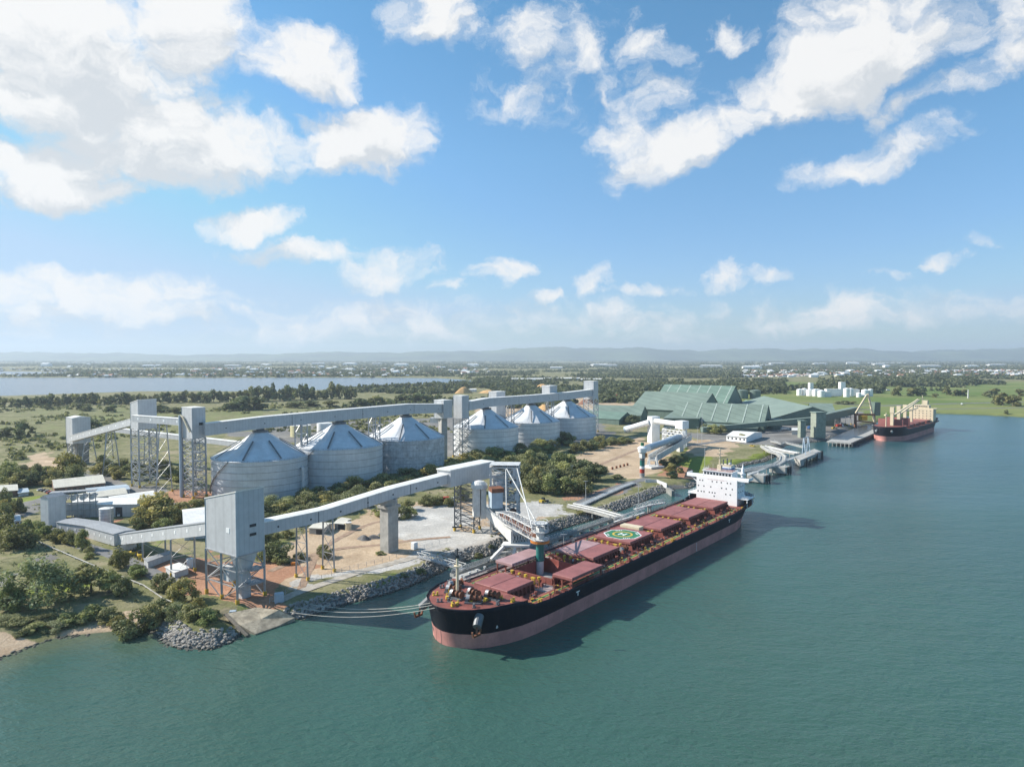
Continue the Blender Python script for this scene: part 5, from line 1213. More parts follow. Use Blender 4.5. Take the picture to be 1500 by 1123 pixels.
mb = MB(); F1.box(mb, 168.45, 174.05, -3.25, 3.45, 26.4, 27.6); mb.build('funnel_band', M['bluepaint'], fu)
mb = MB(); F1.box(mb, 168.4, 174.1, -3.3, 3.5, 28.52, 29.2)
mb.build('funnel_top', M['cream'], fu)
mb = MB()
for (s_, t, h) in ((169.6, -1.5, 3), (171, .2, 3.6), (172.4, 1.8, 3)): p = F1(s_, t, 29.2); mb.tube(p, p+Vector((0, 0, h)), .38, n=8)
mb.build_each('exhaust_pipe', M['steel_dark'], fu)
mb = MB(); p = F1(161.5, -.3, 27.3); mb.tube(p, p+Vector((0, 0, 12)), .5, .3, n=8)
for z, w_ in ((7, 2.6), (9, 3.6), (11, 1.8)): mb.beam(p+Vector((-w_/2, 0, z)), p+Vector((w_/2, 0, z)), .3)
mb.box(p.x, p.y, 27.3, 30.2, 2.2, 2.2, F1.a); mb.build('radar_mast', M['cream'], so)
mb = MB()
for (s_, t, h) in ((159.5, -8.2, 14), (164, 4.6, 3), (160, 5.6, 2.2), (163.5, -5, 2.6)): p = F1(s_, t, 27.3); mb.tube(p, p+Vector((0, 0, h)), .09, n=6)
mb.lathe(F1(164, 4.6, 0).x, F1(164, 4.6, 0).y, [(.02, 30), (.8, 30.3), (1, 30.9), (.7, 31.6), (.02, 31.8)], 12)
mb.build('aerial', M['steel_pale'], so)
mb = MB()   # stores crane and lifeboat davit frame abaft the house
p = F1(170, 9.6, DK); mb.tube(p, p+Vector((0, 0, 19)), .9, .8, n=12); mb.beam(p+Vector((0, 0, 16)), F1(171, -1.5, 25.6), .9, .9); mb.beam(p+Vector((0, 0, 18.6)), F1(171, .2, 28), .3)
mb.tube(p+Vector((0, 0, 19)), p+Vector((0, 0, 21.6)), .5, .1, n=10); mb.box(p.x, p.y, 24.6, 25.3, 2.4, 2.4)
mb.build('stores_crane', M['white'], sh1)
mb = MB(); F1.box(mb, 176.5, 182, -6, -2, 12, 14.2); F1.box(mb, 174, 183, -6.4, -6.1, 10, 14.6); mb.build('lifeboat', M['orange'], sh1)
deck_sheet(F1, sh1, dpoly1(168.5, 183.3, .3), 11.4, .3, 'deck', 'poop_deck')
pr('winch', mk_winch, [M['steel'], M['gold'], M['steel']], [(178, 7, 11.42, 0), (180, 1, 11.42, .4), (173, 12, 11.42, 0)])
# mooring lines
def rope(label, a, c, sag=2.0, r=.09):
    a, c = Vector(a), Vector(c); n = 14; pts = []
    for i in range(n+1): f = i/n; p = a.lerp(c, f); p.z -= sag*4*f*(1-f); pts.append(p)
    mb = MB(); mb.poly_tube(pts, r, 5); o = mb.build('mooring_rope', M['rope'], loc=tuple(a)); tag(o, label, 'rope', 'mooring ropes from the ships')
bowp = [F1(-55.6, -4.6, 12.6), F1(-55.9, -3.0, 12.4), F1(-56.4, -.8, 12.3)]
rope('uppermost mooring rope from the big ship bow to the rocks', bowp[0], W3(452, 884, 2.6)); rope('middle mooring rope from the big ship bow to the rocks', bowp[1], W3(436, 890, 2.6)); rope('lowest mooring rope from the big ship bow to the rocks', bowp[2], W3(425, 896, 2.6), 2.4)
# ---------------------------------------------------------------- second ship
F2 = Frame(W(1294, 646, 0), (.694, .72))
L2 = 196.0
sh2 = empty('geared_bulk_carrier', (*F2.o, 0), 'smaller black and red cargo ship with cream cranes at the far wharf', 'ship')
ST2 = [(-2.4,0,0,0),(-1.6,3.6,.6,2.2),(.4,7,2.2,5),(4.5,11,6,8.8),(11,14,12,12.6),(20,15.6,20,14.8),(32,16,32,15.9),(90,16,90,16),(150,16,148,15),(166,15.6,162,11),(180,14,172,5.5),(190,11,181,1.6)]
h2_, half2, dpoly2, top2 = hull(F2, sh2, ST2, 5.4, 11.2, 15.6, (24, 33), 14, (160, 170))
deck_sheet(F2, sh2, dpoly2(-2.2, 27, .3), 15.0, .4, 'deck', 'forecastle_deck'); deck_sheet(F2, sh2, dpoly2(27.1, 189.5, .3), 10.6, .3, 'deck', 'deck')
for k in range(5):
    a = 34+k*25.5; mb = MB(); F2.box(mb, a, a+19, -9.5, 9.5, 10.61, 12.6); mb.build('hatch_coaming', M['deck'], sh2)
    mb = MB(); F2.box(mb, a-.4, a+19.4, -10, 10, 12.65, 13.8)
    if k in (0, 1): F2.box(mb, a-.4, a+2.4, -15, 10, 13.85, 21.5)
    mb.build('hatch_cover', M['hatch'], sh2)
for k in range(4):
    s_ = 30.5+k*25.5; p = F2(s_, 0, 10.6); mb = MB(); F2.box(mb, s_-1.6, s_+1.6, -1.6, 1.6, 10.61, 28.5); F2.box(mb, s_-1.9, s_+1.9, -2.0, 2.0, 28.52, 35); cr = mb.build('deck_crane', M['cream'], sh2)
    mb = MB()
    e = F2(s_+23, 0.6, 27.5) if k < 3 else F2(s_+25, 1, 29)
    if k == 0: e = F2(s_+46, 14, 42)
    if k == 1: e = F2(s_+30, 13, 41)
    mb.beam(F2(s_+2.4, .6, 25.6 if k < 2 else 27.8), e, 1.4, 1.2); mb.beam(F2(s_+2.4, -.6, 25.6 if k < 2 else 27.8), e, .6, .6); mb.build('jib', M['cream'], cr)
mb = MB(); F2.box(mb, 152, 166, -13, 13, 10.61, 27); s2o = mb.build('superstructure', M['cream'], sh2)
mb = MB(); F2.box(mb, 153, 160, -16, 16, 27.02, 27.6); F2.box(mb, 153, 163, -8, 8, 27.62, 31); mb.build('bridge', M['cream'], s2o)
for z in (15, 18, 21, 24):
    for t in (-10, -6, -2, 2, 6, 10): mb = MB(); F2.box(mb, 151.93, 151.99, t-.5, t+.5, z-.5, z+.5); mb.build('window', M['glass'], s2o)
mb = MB()
for k in range(7): F2.box(mb, 152.93, 152.99, -7+k*2-.0, -5.6+k*2, 28.8, 30.2)
mb.build('bridge_window', M['glass'], s2o)
mb = MB(); F2.box(mb, 168, 174, -3, 3, 10.61, 36); mb.build('funnel', M['cream'], sh2)
mb = MB(); p = F2(157, 0, 31); mb.tube(p, p+Vector((0, 0, 12)), .6, .3, n=8); mb.beam(p+Vector((-3, 0, 8)), p+Vector((3, 0, 8)), .6); mb.build('radar_mast', M['cream'], s2o)
mb = MB(); p = F2(8, 0, 15); mb.tube(p, p+Vector((0, 0, 15)), .6, .4, n=8); mb.box(p.x, p.y, 27, 28, 3, 3); mb.build('foremast', M['cream'], sh2)
for t in (-6.5, 6.8):
    p = F2(2.6, t, 11.6); mb = MB(); mb.tube(p, p+(F2(-2.6, t*.2, -1)-F2(0, 0, 0)), 1.1, n=10); mb.build('anchor', M['steel'], sh2)
# ================================================================== berth one: rail jetty, dolphins, bridges
def jl(t, s): return F1(s, t, 0)
jt = empty('loading_jetty', tuple(F1(40, -34, 0)), 'long narrow jetty of rail beams on piles along the big ship', 'jetty')
for t in (-38.4, -31.2, -24.6):
    mb = MB(); a, c = -12 if t < -30 else -16, 118
    F1.box(mb, a, c, t-1.0, t+1.0, 2.9, 4.3); o = mb.build('rail_beam', M['concrete'], jt)
    mb = MB()
    for e in (-.4, .4): F1.box(mb, a, c, t+e-.08, t+e+.08, 4.31, 4.5)
    mb.build('rail', M['steel_dark'], o)
mb = MB()
for k in range(15):
    s_ = -10+k*9
    for t in (-38.4, -31.2, -24.6): p = F1(s_, t, 0); mb.tube((p.x, p.y, -4), (p.x, p.y, 2.88), .5, n=8)
    mb.beam(F1(s_, -39, 2.4), F1(s_, -24, 2.4), .8, .8)
mb.build_each('pile', M['concrete_dark'], jt)
mb = MB(); rail(F1, mb, [F1(-11, -39.6, 4.3), F1(117, -39.6, 4.3)], post=2.5, r=.09); rail(F1, mb, [F1(-11, -37.2, 4.3), F1(117, -37.2, 4.3)], post=2.5, r=.07); mb.build('guard_rail', M['steel_pale'], jt)
mb = MB(); F1.box(mb, -12, 118, -30.1, -25.7, 3.4, 3.7); mb.build('walkway', M['concrete'], jt)
mb = MB()
for s_ in (8, 38, 68, 98):
    F1.box(mb, s_, s_+5, -24.5, -18.6, .8, 4.4)
mb.build_each('fender_block', M['concrete'], jt)
def dolphin(label, px, py, lx, ly, rot, z=4.2, name='mooring_dolphin', group='concrete mooring dolphins', bol=3, fender=True):
    x, y = W(px, py, z); root = empty(name, (x, y, 0), label, 'dolphin', group)
    c, s_ = math.cos(rot), math.sin(rot); L = lambda a, b_: (x+c*a-s_*b_, y+s_*a+c*b_)
    mb = MB(); q = [L(*p) for p in ((-lx/2, -ly/2+.8), (-lx/2+.8, -ly/2), (lx/2-.8, -ly/2), (lx/2, -ly/2+.8), (lx/2, ly/2-.8), (lx/2-.8, ly/2), (-lx/2+.8, ly/2), (-lx/2, ly/2-.8))]
    mb.prism(q, .9, z); mb.build('cap', M['concrete'], root)
    mb = MB()
    for a in (-lx*.33, 0, lx*.33):
        for b_ in (-ly*.3, ly*.3): mb.tube((*L(a, b_), -4), (*L(a*.9, b_*.9), .95), .55, n=8)
    mb.build_each('pile', M['concrete_dark'], root)
    mb = MB()
    for k in range(bol): p = L(-lx*.3+k*lx*.3, ly*.1); mb.tube((*p, z), (*p, z+.9), .4, n=8); mb.tube((*p, z+.9), (*p, z+1.15), .6, n=8)
    mb.build_each('bollard', M['steel_pale'], root)
    if fender:
        mb = MB()
        for b_ in (-ly*.28, ly*.28): p = L(lx/2+1.2, b_); mb.tube((*p, -3), (*p, z+.5), .55, n=8)
        mb.box(*L(lx/2+.55, 0), 1.2, z-.3, 1.0, ly*.5, rot); mb.build_each('fender', M['dark'], root)
    return root
dolphin('pale concrete mooring block just off the bow of the big ship', 690, 842, 15, 7.5, F1.a, fender=False, bol=4)
dolphin('concrete dolphin nearest the stern of the big ship', 1110, 694, 13, 9, F1.a-1.57, 6)
dolphin('concrete dolphin in the middle, on the catwalk beyond the stern', 1142, 682, 13, 9, F1.a-1.57, 6)
x, y = W(1181, 664, 6)
lp = empty('loading_platform', (x, y, 0), 'long concrete platform with pale lifting frame at the end of the curved trestle', 'platform')
mb = MB(); c0, c1, c2, c3 = v2(W(1163, 669, 6)), v2(W(1172, 674, 6)), v2(W(1203, 661, 6)), v2(W(1193, 657, 6))
mb.prism([c0, c1, c2, c3], 3.6, 6); mb.build('deck', M['concrete'], lp)
mb = MB()
for f in (.02, .82):
    a, b_ = c1.lerp(c2, f), c1.lerp(c2, f+.16); mb.prism([a, b_, b_+(c0-c1)*.9, a+(c0-c1)*.9], .6, 3.58)
mb.build_each('pier_block', M['concrete'], lp)
mb = MB()
for f in (.3, .45, .6, .75): p = c1.lerp(c2, f)+(c0-c1)*.5; mb.tube((*p, -4), (*p, 3.58), .9, n=8)
mb.build_each('pile', M['concrete_dark'], lp)
mb = MB(); e = (c2-c1).normalized(); a = c0.lerp(c3, .4); b_ = c0.lerp(c3, .62)
for q in (a, b_):
    mb.beam((*q, 6), (*(q+e*3), 19), .8); mb.beam((*(q-(c0-c1)*.5), 6), (*(q+e*3), 19), .6)
mb.beam((*(a+e*3), 19), (*(b_+e*3), 19), .6); mb.beam((*(a+e*1.5), 12.5), (*(b_+e*1.5), 12.5), .5); mb.build('lifting_frame', M['roof_blue'], lp)
mb = MB(); 
for f in (.25, .75): p = c1.lerp(c2, f)-(c0-c1)*.15; mb.tube((*p, -3), (*p, 6.4), .7, n=8)
mb.tube((*(c2-(c0-c1)*.15), -3), (*(c2-(c0-c1)*.15), 7), .9, n=8)
mb.build_each('fender', M['dark'], lp)
def bridge(name, label, pts, width, th, rails=True, m='concrete', truss=False, piles=0, zs=None, cat='footbridge', group=None, rm='steel_pale', pipes=0):
    P = [Vector(p) for p in pts]; root = empty(name, tuple(P[0]), label, cat, group); mb = MB(); rb_ = MB(); pl = MB(); pp = MB()
    def nr(i):
        d = Vector((0, 0, 0))
        if i: d += (P[i]-P[i-1]).normalized()
        if i < len(P)-1: d += (P[i+1]-P[i]).normalized()
        d.z = 0; d.normalize(); return Vector((-d.y, d.x, 0))
    for i in range(len(P)-1):
        a, c = P[i], P[i+1]; na, nc = nr(i)*width/2, nr(i+1)*width/2; dz = Vector((0, 0, th))
        mb.hexa([a-na-dz, c-nc-dz, c+nc-dz, a+na-dz], [a-na, c-nc, c+nc, a+na])
        if rails:
            for sg in (-1, 1): rail(None, rb_, [a+na*sg*.96, c+nc*sg*.96], post=2.5, r=.08, n=2)
        if truss:
            k = max(2, int((c-a).length/3))
            for sg in (-1, 1):
                for j in range(k):
                    u0, u1 = a.lerp(c, j/k)+na*sg, a.lerp(c, (j+1)/k)+nc*sg; h = Vector((0, 0, 1.9))
                    rb_.beam(u0+h, u1+h, .22); rb_.beam(u0 if j % 2 else u0+h, u1+h if j % 2 else u1, .18); rb_.beam(u0, u0+h, .18)
        for k in range(pipes): 
            o = -.35+.7*k/max(1, pipes-1); pp.tube(a+na*o*2*.9+Vector((0, 0, .5)), c+nc*o*2*.9+Vector((0, 0, .5)), .3, n=6)
    mb.build('deck', M[m], root)
    if rails or truss: rb_.build('guard_rail', M[rm], root)
    if pipes: pp.build('pipe', M['steel_pale'], root)
    if piles:
        L = [0]
        for a, c in zip(P[:-1], P[1:]): L.append(L[-1]+(c-a).length)
        for k in range(piles):
            s_ = L[-1]*(k+.5)/piles
            i = max(j for j in range(len(P)-1) if L[j] <= s_); p = P[i].lerp(P[i+1], (s_-L[i])/(L[i+1]-L[i])); n_ = nr(i)*width*.38
            for sg in (-1, 1): pl.tube((p.x+n_.x*sg, p.y+n_.y*sg, -4), (p.x+n_.x*sg, p.y+n_.y*sg, p.z-th), .4, n=8)
            pl.box(p.x, p.y, p.z-th-.8, p.z-th-.02, 2, 2, .6)
        pl.build_each('pile', M['concrete'], root)
    return root
bridge('access_bridge', 'slim truss footbridge from the gravel track to the bow mooring block', [W3(614, 814, 4.2), W3(650, 824, 4.6), W3(680, 833, 4.8)], 2.2, .5, False, 'steel', True)
bridge('access_bridge', 'wide pale bridge from the pipe rack shore to the jetty middle', [W3(836, 739, 4.8), W3(876, 748, 4.9), W3(908, 757, 4.9)], 6.5, 1.2, True, 'concrete', False, 3, pipes=2)
bridge('gangway', 'pale truss gangway sloping from the jetty to the big ship side', [Vector(F1(100, -31, 5.2)), Vector(F1(112, -20, 9.6))], 1.6, .3, False, 'steel_pale', True, cat='gangway')
bridge('catwalk', 'long pale footbridge behind the big ship between the two aft moorings', [W3(930, 745, 5.5), W3(952, 739, 6), W3(974, 735.5, 6)], 2.2, .5, False, 'steel_pale', True, 1)
arc = [W3(x, y, 6.5) for x, y in ((1118, 653), (1130, 661), (1141, 664), (1147, 669), (1146, 675), (1138, 680), (1125, 683), (1110, 685.5), (1096, 688), (1080, 691), (1062, 695))]
bridge('trestle', 'curving pale pipe trestle hooking out from the green bank', arc, 6, 1.0, True, 'concrete', False, 11, cat='trestle', pipes=2)
bridge('trestle', 'straight pale trestle from the bank to the lifting frame platform', [W3(1122, 654, 6.5), W3(1146, 660, 6.5), W3(1168, 664, 6.5)], 7, 1.0, True, 'concrete', False, 4, cat='trestle', pipes=3)
bridge('catwalk', 'straight catwalk between the nearest dolphin and the middle dolphin', [W3(1096, 695, 6.4), W3(1134, 680.5, 6.4)], 1.8, .4, True, 'steel_pale', False)
bridge('catwalk', 'straight catwalk between the middle dolphin and the lifting frame platform', [W3(1140, 678.5, 6.4), W3(1164, 669.5, 6.4)], 1.8, .4, True, 'steel_pale', False)
bridge('walkway', 'low pale walkway on the bank above the curved trestle', [W3(1131, 646, 4.5), W3(1144, 650, 5), W3(1150, 648, 5), W3(1178, 655, 6)], 4, .6, True, 'concrete', False)
# old slip ramp of the mound and its walkway
sl_ = MB(); A_ = [Vector(W3(x, y, z)) for x, y, z in ((329, 899, 3.7), (376, 889, 3.9), (408, 893, 3.7), (432, 904, 1.2), (408, 916, .4), (374, 928, .4), (352, 915, 2.2))]
c_ = sum(A_, Vector((0, 0, 0)))/len(A_)
for i in range(len(A_)):
    a, c = A_[i], A_[(i+1) % len(A_)]; sl_.face([a, c, c_]); sl_.face([a, (a.x, a.y, -2), (c.x, c.y, -2), c])
o = sl_.build('concrete_ramp', mat('sandy_concrete', (.40,.345,.255), .95, var=.4, scale=.3, stain=.5, bump=.3), loc=W3(370, 905, 0)); tag(o, 'worn sandy concrete ramp sloping into the water below the tall tower', 'ramp')
bridge('timber_ramp', 'narrow brown plank ramp beside the worn concrete slope', [W3(330, 898, 4.2), W3(348, 916, 2.4), W3(362, 930, .6)], 1.2, .3, False, 'bark', False, cat='ramp')
# ================================================================== second loader (white, tubular)
wl = empty('ship_loader', (*W(960, 649), GR), 'white tubular ship loader with a tall square tower on the sandy yard', 'ship loader')
wx_, wy_ = W(958.5, 648.5); rw = .35
mb = MB(); mb.box(wx_, wy_+4, GR-.3, 30, 9.2, 8.6, rw); mb.build('tower', M['white'], wl)
mb = MB()
def T(px, py, Y): return Vector(ATY(px, py, Y))
mb.tube(T(918, 628.5, 705), T(951, 618.5, 690), 3.0, n=14); mb.tube(T(960, 616.5, 684), T(1000, 622, 660), 2.7, n=14); mb.build('belt_tube', M['white'], wl)
mb = MB(); mb.tube(T(916, 629, 707), T(924, 626.8, 703), 3.6, n=14); mb.build('tail_drum', M['roof_blue'], wl)
mb = MB(); mb.tube(T(948.5, 656, 496), T(996, 640, 632), 2.6, n=14); mb.tube(T(980, 645.5, 585), T(993, 641, 622), 3.3, n=14); mb.build('boom_tube', M['roof_blue'], wl)
mb = MB(); q = T(999, 621.5, 655); mb.box(q.x, q.y, q.z-4, q.z+3.6, 9, 9, .6); mb.build('cabin', M['white'], wl)
mb = MB(); tr0 = [v2(T(970, 646, 665)[:2]), v2(T(1000, 646, 640)[:2]), v2(T(1006, 640, 655)[:2]), v2(T(976, 640, 682)[:2])]
for z in (5, 10, 15, 20):
    for i in range(4): mb.beam((*tr0[i], z+.1), (*tr0[(i+1) % 4], z+.1), .5)
for i in range(4):
    for k in range(5):
        p = tr0[i].lerp(tr0[(i+1) % 4], k/5); p2 = tr0[i].lerp(tr0[(i+1) % 4], (k+1)/5); mb.beam((*p, GR), (*p, 20), .5)
        for z in (5, 10, 15): mb.beam((*p, z), (*p2, z+5), .35)
mb.build('frame', M['white'], wl)
mb = MB(); g0, g1 = T(956, 675, 536), T(1008, 644, 655)
d = (g1-g0).normalized(); n_ = Vector((d.y, -d.x, 0)).normalized()*3.2; h = Vector((0, 0, 5))
for sg in (-1, 1): mb.hexa([g0+n_*sg-n_*.1, g1+n_*sg-n_*.1, g1+n_*sg+n_*.1, g0+n_*sg+n_*.1], [v+h for v in (g0+n_*sg-n_*.1, g1+n_*sg-n_*.1, g1+n_*sg+n_*.1, g0+n_*sg+n_*.1)])
mb.hexa([g0-n_*.88, g1-n_*.88, g1+n_*.88, g0+n_*.88], [v+Vector((0, 0, 1.2)) for v in (g0-n_*.88, g1-n_*.88, g1+n_*.88, g0+n_*.88)])
mb.build('bridge_girder', M['steel_pale'], wl)
mb = MB()
for k in range(24):
    p = g0.lerp(g1, k/24)+n_*1.05+h; q = g0.lerp(g1, (k+1)/24)+n_*1.05+h; mb.beam(p, p+Vector((0, 0, 1.5)), .14); mb.beam(p+Vector((0, 0, 1.5)), q+Vector((0, 0, 1.5)), .14); mb.beam(p, q+Vector((0, 0, 4+3*math.sin(k/7))), .18)
mb.build('railing', M['steel_dark'], wl)
mb = MB(); q = T(958, 680, 530); 
for sg in (-1, 1):
    mb.beam((q.x+sg*3.4, q.y, GR), (g0.x+sg*2.8, g0.y, g0.z+3), 1.2); mb.beam((q.x+sg*3.4, q.y+9, GR), (g0.x+sg*2.8, g0.y+3, g0.z+1), 1.0)
mb.box(q.x, q.y+3, GR+.1, GR+1.6, 13, 11, .5); q2 = T(996, 658, 625); mb.box(q2.x, q2.y, GR-.2, g0.z+6, 5, 4, .6); mb.build('portal', M['white_dirty'], wl)
hx_, hy_, hz2 = T(941, 657.5, 492); mb = MB(); mb.lathe(hx_, hy_, [(.05, hz2-2.7), (3.0, hz2-2.2), (3.6, hz2+.8), (2, hz2+2), (.05, hz2+2.2)], 18); mb.build('head', M['white'], wl)
mb = MB(); mb.box(hx_, hy_, hz2-6.5, hz2-2.4, 3.4, 3.4, .5); mb.build('head_platform', M['steel_pale'], wl)
mb = MB(); mb.box(hx_+2.6, hy_-.6, hz2-5.8, hz2-2.9, 1.4, 1.6); mb.build('drive_unit', M['orange'], wl)
zc = hz2-6.5
for k, (m, ln) in enumerate((('steel_dark', 1.6), ('teal', 4.2), ('white', 2.0), ('red', 3.0), ('steel', 7.0))):
    mb = MB(); mb.lathe(hx_, hy_, [(1.8, zc), (1.8, zc-ln+.02)], 14); mb.build('chute_section', M[m], wl); zc -= ln
mb = MB(); 
for i in range(4):
    a = math.pi/4+i*math.pi/2; mb.beam((hx_+1.7*math.cos(a), hy_+1.7*math.sin(a), zc), (hx_+1.7*math.cos(a), hy_+1.7*math.sin(a), hz2-14), .16)
mb.build('guide_frame', M['steel'], wl)
mb = MB(); q = T(941, 650.5, 494); mb.box(q.x, q.y, hz2+2, hz2+4.4, 2, 2.4); mb.build('head_winch', M['green'], wl)
# quay walls and small works by the white loader
def quaywall(label, pts, h, m='concrete', z0=-.5, w=1.0, name='retaining_wall', cat='wall'):
    P = [v2(W(*p)) for p in pts]; mb = MB()
    for a, c in zip(P[:-1], P[1:]):
        mb.beam((*a, (z0+GR+h)/2), (*c, (z0+GR+h)/2), w, GR+h-z0)
    o = mb.build(name, M[m], loc=(*P[0], GR)); tag(o, label, cat); return o
quaywall('grey panelled wall along the rocks below the white loader', [(945, 706), (962, 706), (977, 712)], 2.0, 'clad_light', z0=2, w=.5)
quaywall('dark retaining wall at the end of the rock spit', [(978, 714), (986, 719)], .3, 'concrete_dark', w=2)
bridge('pipe_rack', 'grey pipe rack running over the red ground to the jetty bridge', [W3(846, 743, 3.9), W3(866, 734, 3.9), W3(888, 724, 3.9), W3(910, 714.5, 3.9), W3(928, 708, 3.9)], 4.2, .25, True, 'asphalt', False, 0, cat='pipe rack', pipes=4)
# ================================================================== green sheds
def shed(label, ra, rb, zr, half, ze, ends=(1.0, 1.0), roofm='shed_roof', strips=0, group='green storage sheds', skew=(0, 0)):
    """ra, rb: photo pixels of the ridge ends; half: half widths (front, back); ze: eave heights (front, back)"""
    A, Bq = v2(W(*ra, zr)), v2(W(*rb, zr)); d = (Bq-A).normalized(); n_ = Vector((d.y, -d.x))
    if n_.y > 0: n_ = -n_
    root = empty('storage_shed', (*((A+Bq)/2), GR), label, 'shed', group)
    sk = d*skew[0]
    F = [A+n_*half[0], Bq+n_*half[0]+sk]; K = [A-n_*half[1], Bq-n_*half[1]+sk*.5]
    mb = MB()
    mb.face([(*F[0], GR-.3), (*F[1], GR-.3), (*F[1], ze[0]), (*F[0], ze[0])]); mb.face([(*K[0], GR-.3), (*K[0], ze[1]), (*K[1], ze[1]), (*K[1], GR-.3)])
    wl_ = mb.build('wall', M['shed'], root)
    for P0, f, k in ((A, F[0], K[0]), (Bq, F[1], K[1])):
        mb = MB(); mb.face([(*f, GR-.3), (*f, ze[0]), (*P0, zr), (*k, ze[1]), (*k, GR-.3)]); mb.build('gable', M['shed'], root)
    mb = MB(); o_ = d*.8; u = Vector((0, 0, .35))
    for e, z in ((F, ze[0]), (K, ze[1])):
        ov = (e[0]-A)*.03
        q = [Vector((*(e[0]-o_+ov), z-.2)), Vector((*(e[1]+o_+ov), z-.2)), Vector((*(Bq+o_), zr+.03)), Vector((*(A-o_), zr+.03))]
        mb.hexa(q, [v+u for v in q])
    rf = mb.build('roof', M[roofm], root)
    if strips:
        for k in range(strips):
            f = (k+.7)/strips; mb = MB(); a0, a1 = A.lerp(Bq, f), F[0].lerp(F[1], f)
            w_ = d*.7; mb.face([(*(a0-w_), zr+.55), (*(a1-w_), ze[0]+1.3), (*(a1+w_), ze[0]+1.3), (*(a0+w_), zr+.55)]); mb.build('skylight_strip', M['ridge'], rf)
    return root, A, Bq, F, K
shed('tallest green shed at the back with pale strips down its roof', (974, 563), (1077, 565.5), 44, (48, 40), (14, 14), strips=7, roofm='shed_roof2')
shed('long green shed with a darker ridge in front of the tallest shed', (946, 573), (1043, 576), 38, (50, 36), (15, 15))
r_, A_2, B_2, F_2, K_2 = shed('widest green shed in front, with round vents and pale roof lines', (993, 589), (1125, 593), 32, (38, 30), (12, 12), strips=6)
for (px, py, z) in ((1026, 596, 26), (1066, 597.5, 26), (1073, 609, 15.5)):
    x, y = W(px, py, z); mb = MB(); mb.lathe(x, y, [(1.6, z-2), (1.6, z+1.6), (2.2, z+1.7), (.05, z+2.8)], 12); mb.build('roof_vent', M['white'], r_)
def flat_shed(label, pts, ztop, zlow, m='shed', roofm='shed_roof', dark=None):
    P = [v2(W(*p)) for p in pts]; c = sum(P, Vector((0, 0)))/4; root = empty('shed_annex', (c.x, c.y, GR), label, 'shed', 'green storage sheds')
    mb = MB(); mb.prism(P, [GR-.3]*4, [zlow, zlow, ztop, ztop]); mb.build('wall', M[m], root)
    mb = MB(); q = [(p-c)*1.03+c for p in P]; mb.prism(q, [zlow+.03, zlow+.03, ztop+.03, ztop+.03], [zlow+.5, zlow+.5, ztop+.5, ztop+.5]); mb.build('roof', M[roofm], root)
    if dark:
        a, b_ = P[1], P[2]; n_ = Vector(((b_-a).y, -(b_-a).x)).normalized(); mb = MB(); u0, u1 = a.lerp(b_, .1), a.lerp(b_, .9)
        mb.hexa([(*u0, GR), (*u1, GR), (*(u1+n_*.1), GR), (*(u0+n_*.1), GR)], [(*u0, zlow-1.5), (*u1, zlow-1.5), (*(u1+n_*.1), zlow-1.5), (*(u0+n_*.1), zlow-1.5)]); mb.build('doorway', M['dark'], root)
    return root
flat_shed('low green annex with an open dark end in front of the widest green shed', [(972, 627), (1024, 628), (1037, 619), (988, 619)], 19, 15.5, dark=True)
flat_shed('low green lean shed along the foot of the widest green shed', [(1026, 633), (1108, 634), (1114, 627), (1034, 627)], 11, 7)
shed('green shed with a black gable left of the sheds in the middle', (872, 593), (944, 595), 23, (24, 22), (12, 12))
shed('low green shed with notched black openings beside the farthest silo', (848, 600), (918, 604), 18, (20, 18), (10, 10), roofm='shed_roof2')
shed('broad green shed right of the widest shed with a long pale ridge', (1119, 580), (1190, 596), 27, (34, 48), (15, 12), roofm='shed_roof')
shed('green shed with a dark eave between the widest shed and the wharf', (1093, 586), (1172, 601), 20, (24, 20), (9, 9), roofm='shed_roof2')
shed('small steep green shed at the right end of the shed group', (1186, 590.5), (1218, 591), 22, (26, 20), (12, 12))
# green conveyors and columns
gv1 = ATY(1028, 634, 770); gv2 = ATY(1200, 614, 800); gv3 = ATY(1252, 602, 900)
gallery('green conveyor rising from the sheds to the square green tower', [(gv1[0], gv1[1], gv1[2]+1), (gv2[0], gv2[1], gv2[2]-2)], 6, 5, wall='shed', roof='shed_roof', trestles=())
gallery('dark sided green conveyor between the square green tower and the far wharf crane', [(gv2[0], gv2[1], gv2[2]-3), (gv3[0], gv3[1], gv3[2]-3)], 8, 8, wall='shed', roof='shed_roof', trestles=((.5, 3, 1.2, 3), (.8, 3, 1.2, 3)))
M['shed_conc'] = mat('pale_green_tower_wall', (.27,.30,.24), .8, var=.2, streak=.15)
for (px, py, w_, zt_, lb) in ((1201.5, 641, 11, 30, 'square pale green transfer tower on the shore by the far wharf'), (1176, 641, 6, 21, 'slim green column under the rising green conveyor')):
    x, y = W(px, py); root = empty('transfer_tower', (x, y+w_/2, GR), lb, 'tower'); mb = MB(); mb.box(x, y+w_/2, GR-.3, zt_, w_, w_, .1); mb.build('shaft', M['shed_conc'], root)
    mb = MB(); mb.box(x, y+w_/2, zt_+.02, zt_+1, w_*1.15, w_*1.15, .1); mb.build('roof', M['shed_roof'], root)
long_building('site_office', 'long white office with a pale roof below the green sheds', 'building', [(1064,645),(1093,648),(1116,640),(1084,638)], 8.5, 11, 'white', 'roof_pale', wins=5)
long_building('site_office', 'small white block at the foot of the square green tower', 'building', [(1160,636),(1170,636),(1169,632),(1160,632)], 8, 9, 'white_dirty', 'roof_pale')
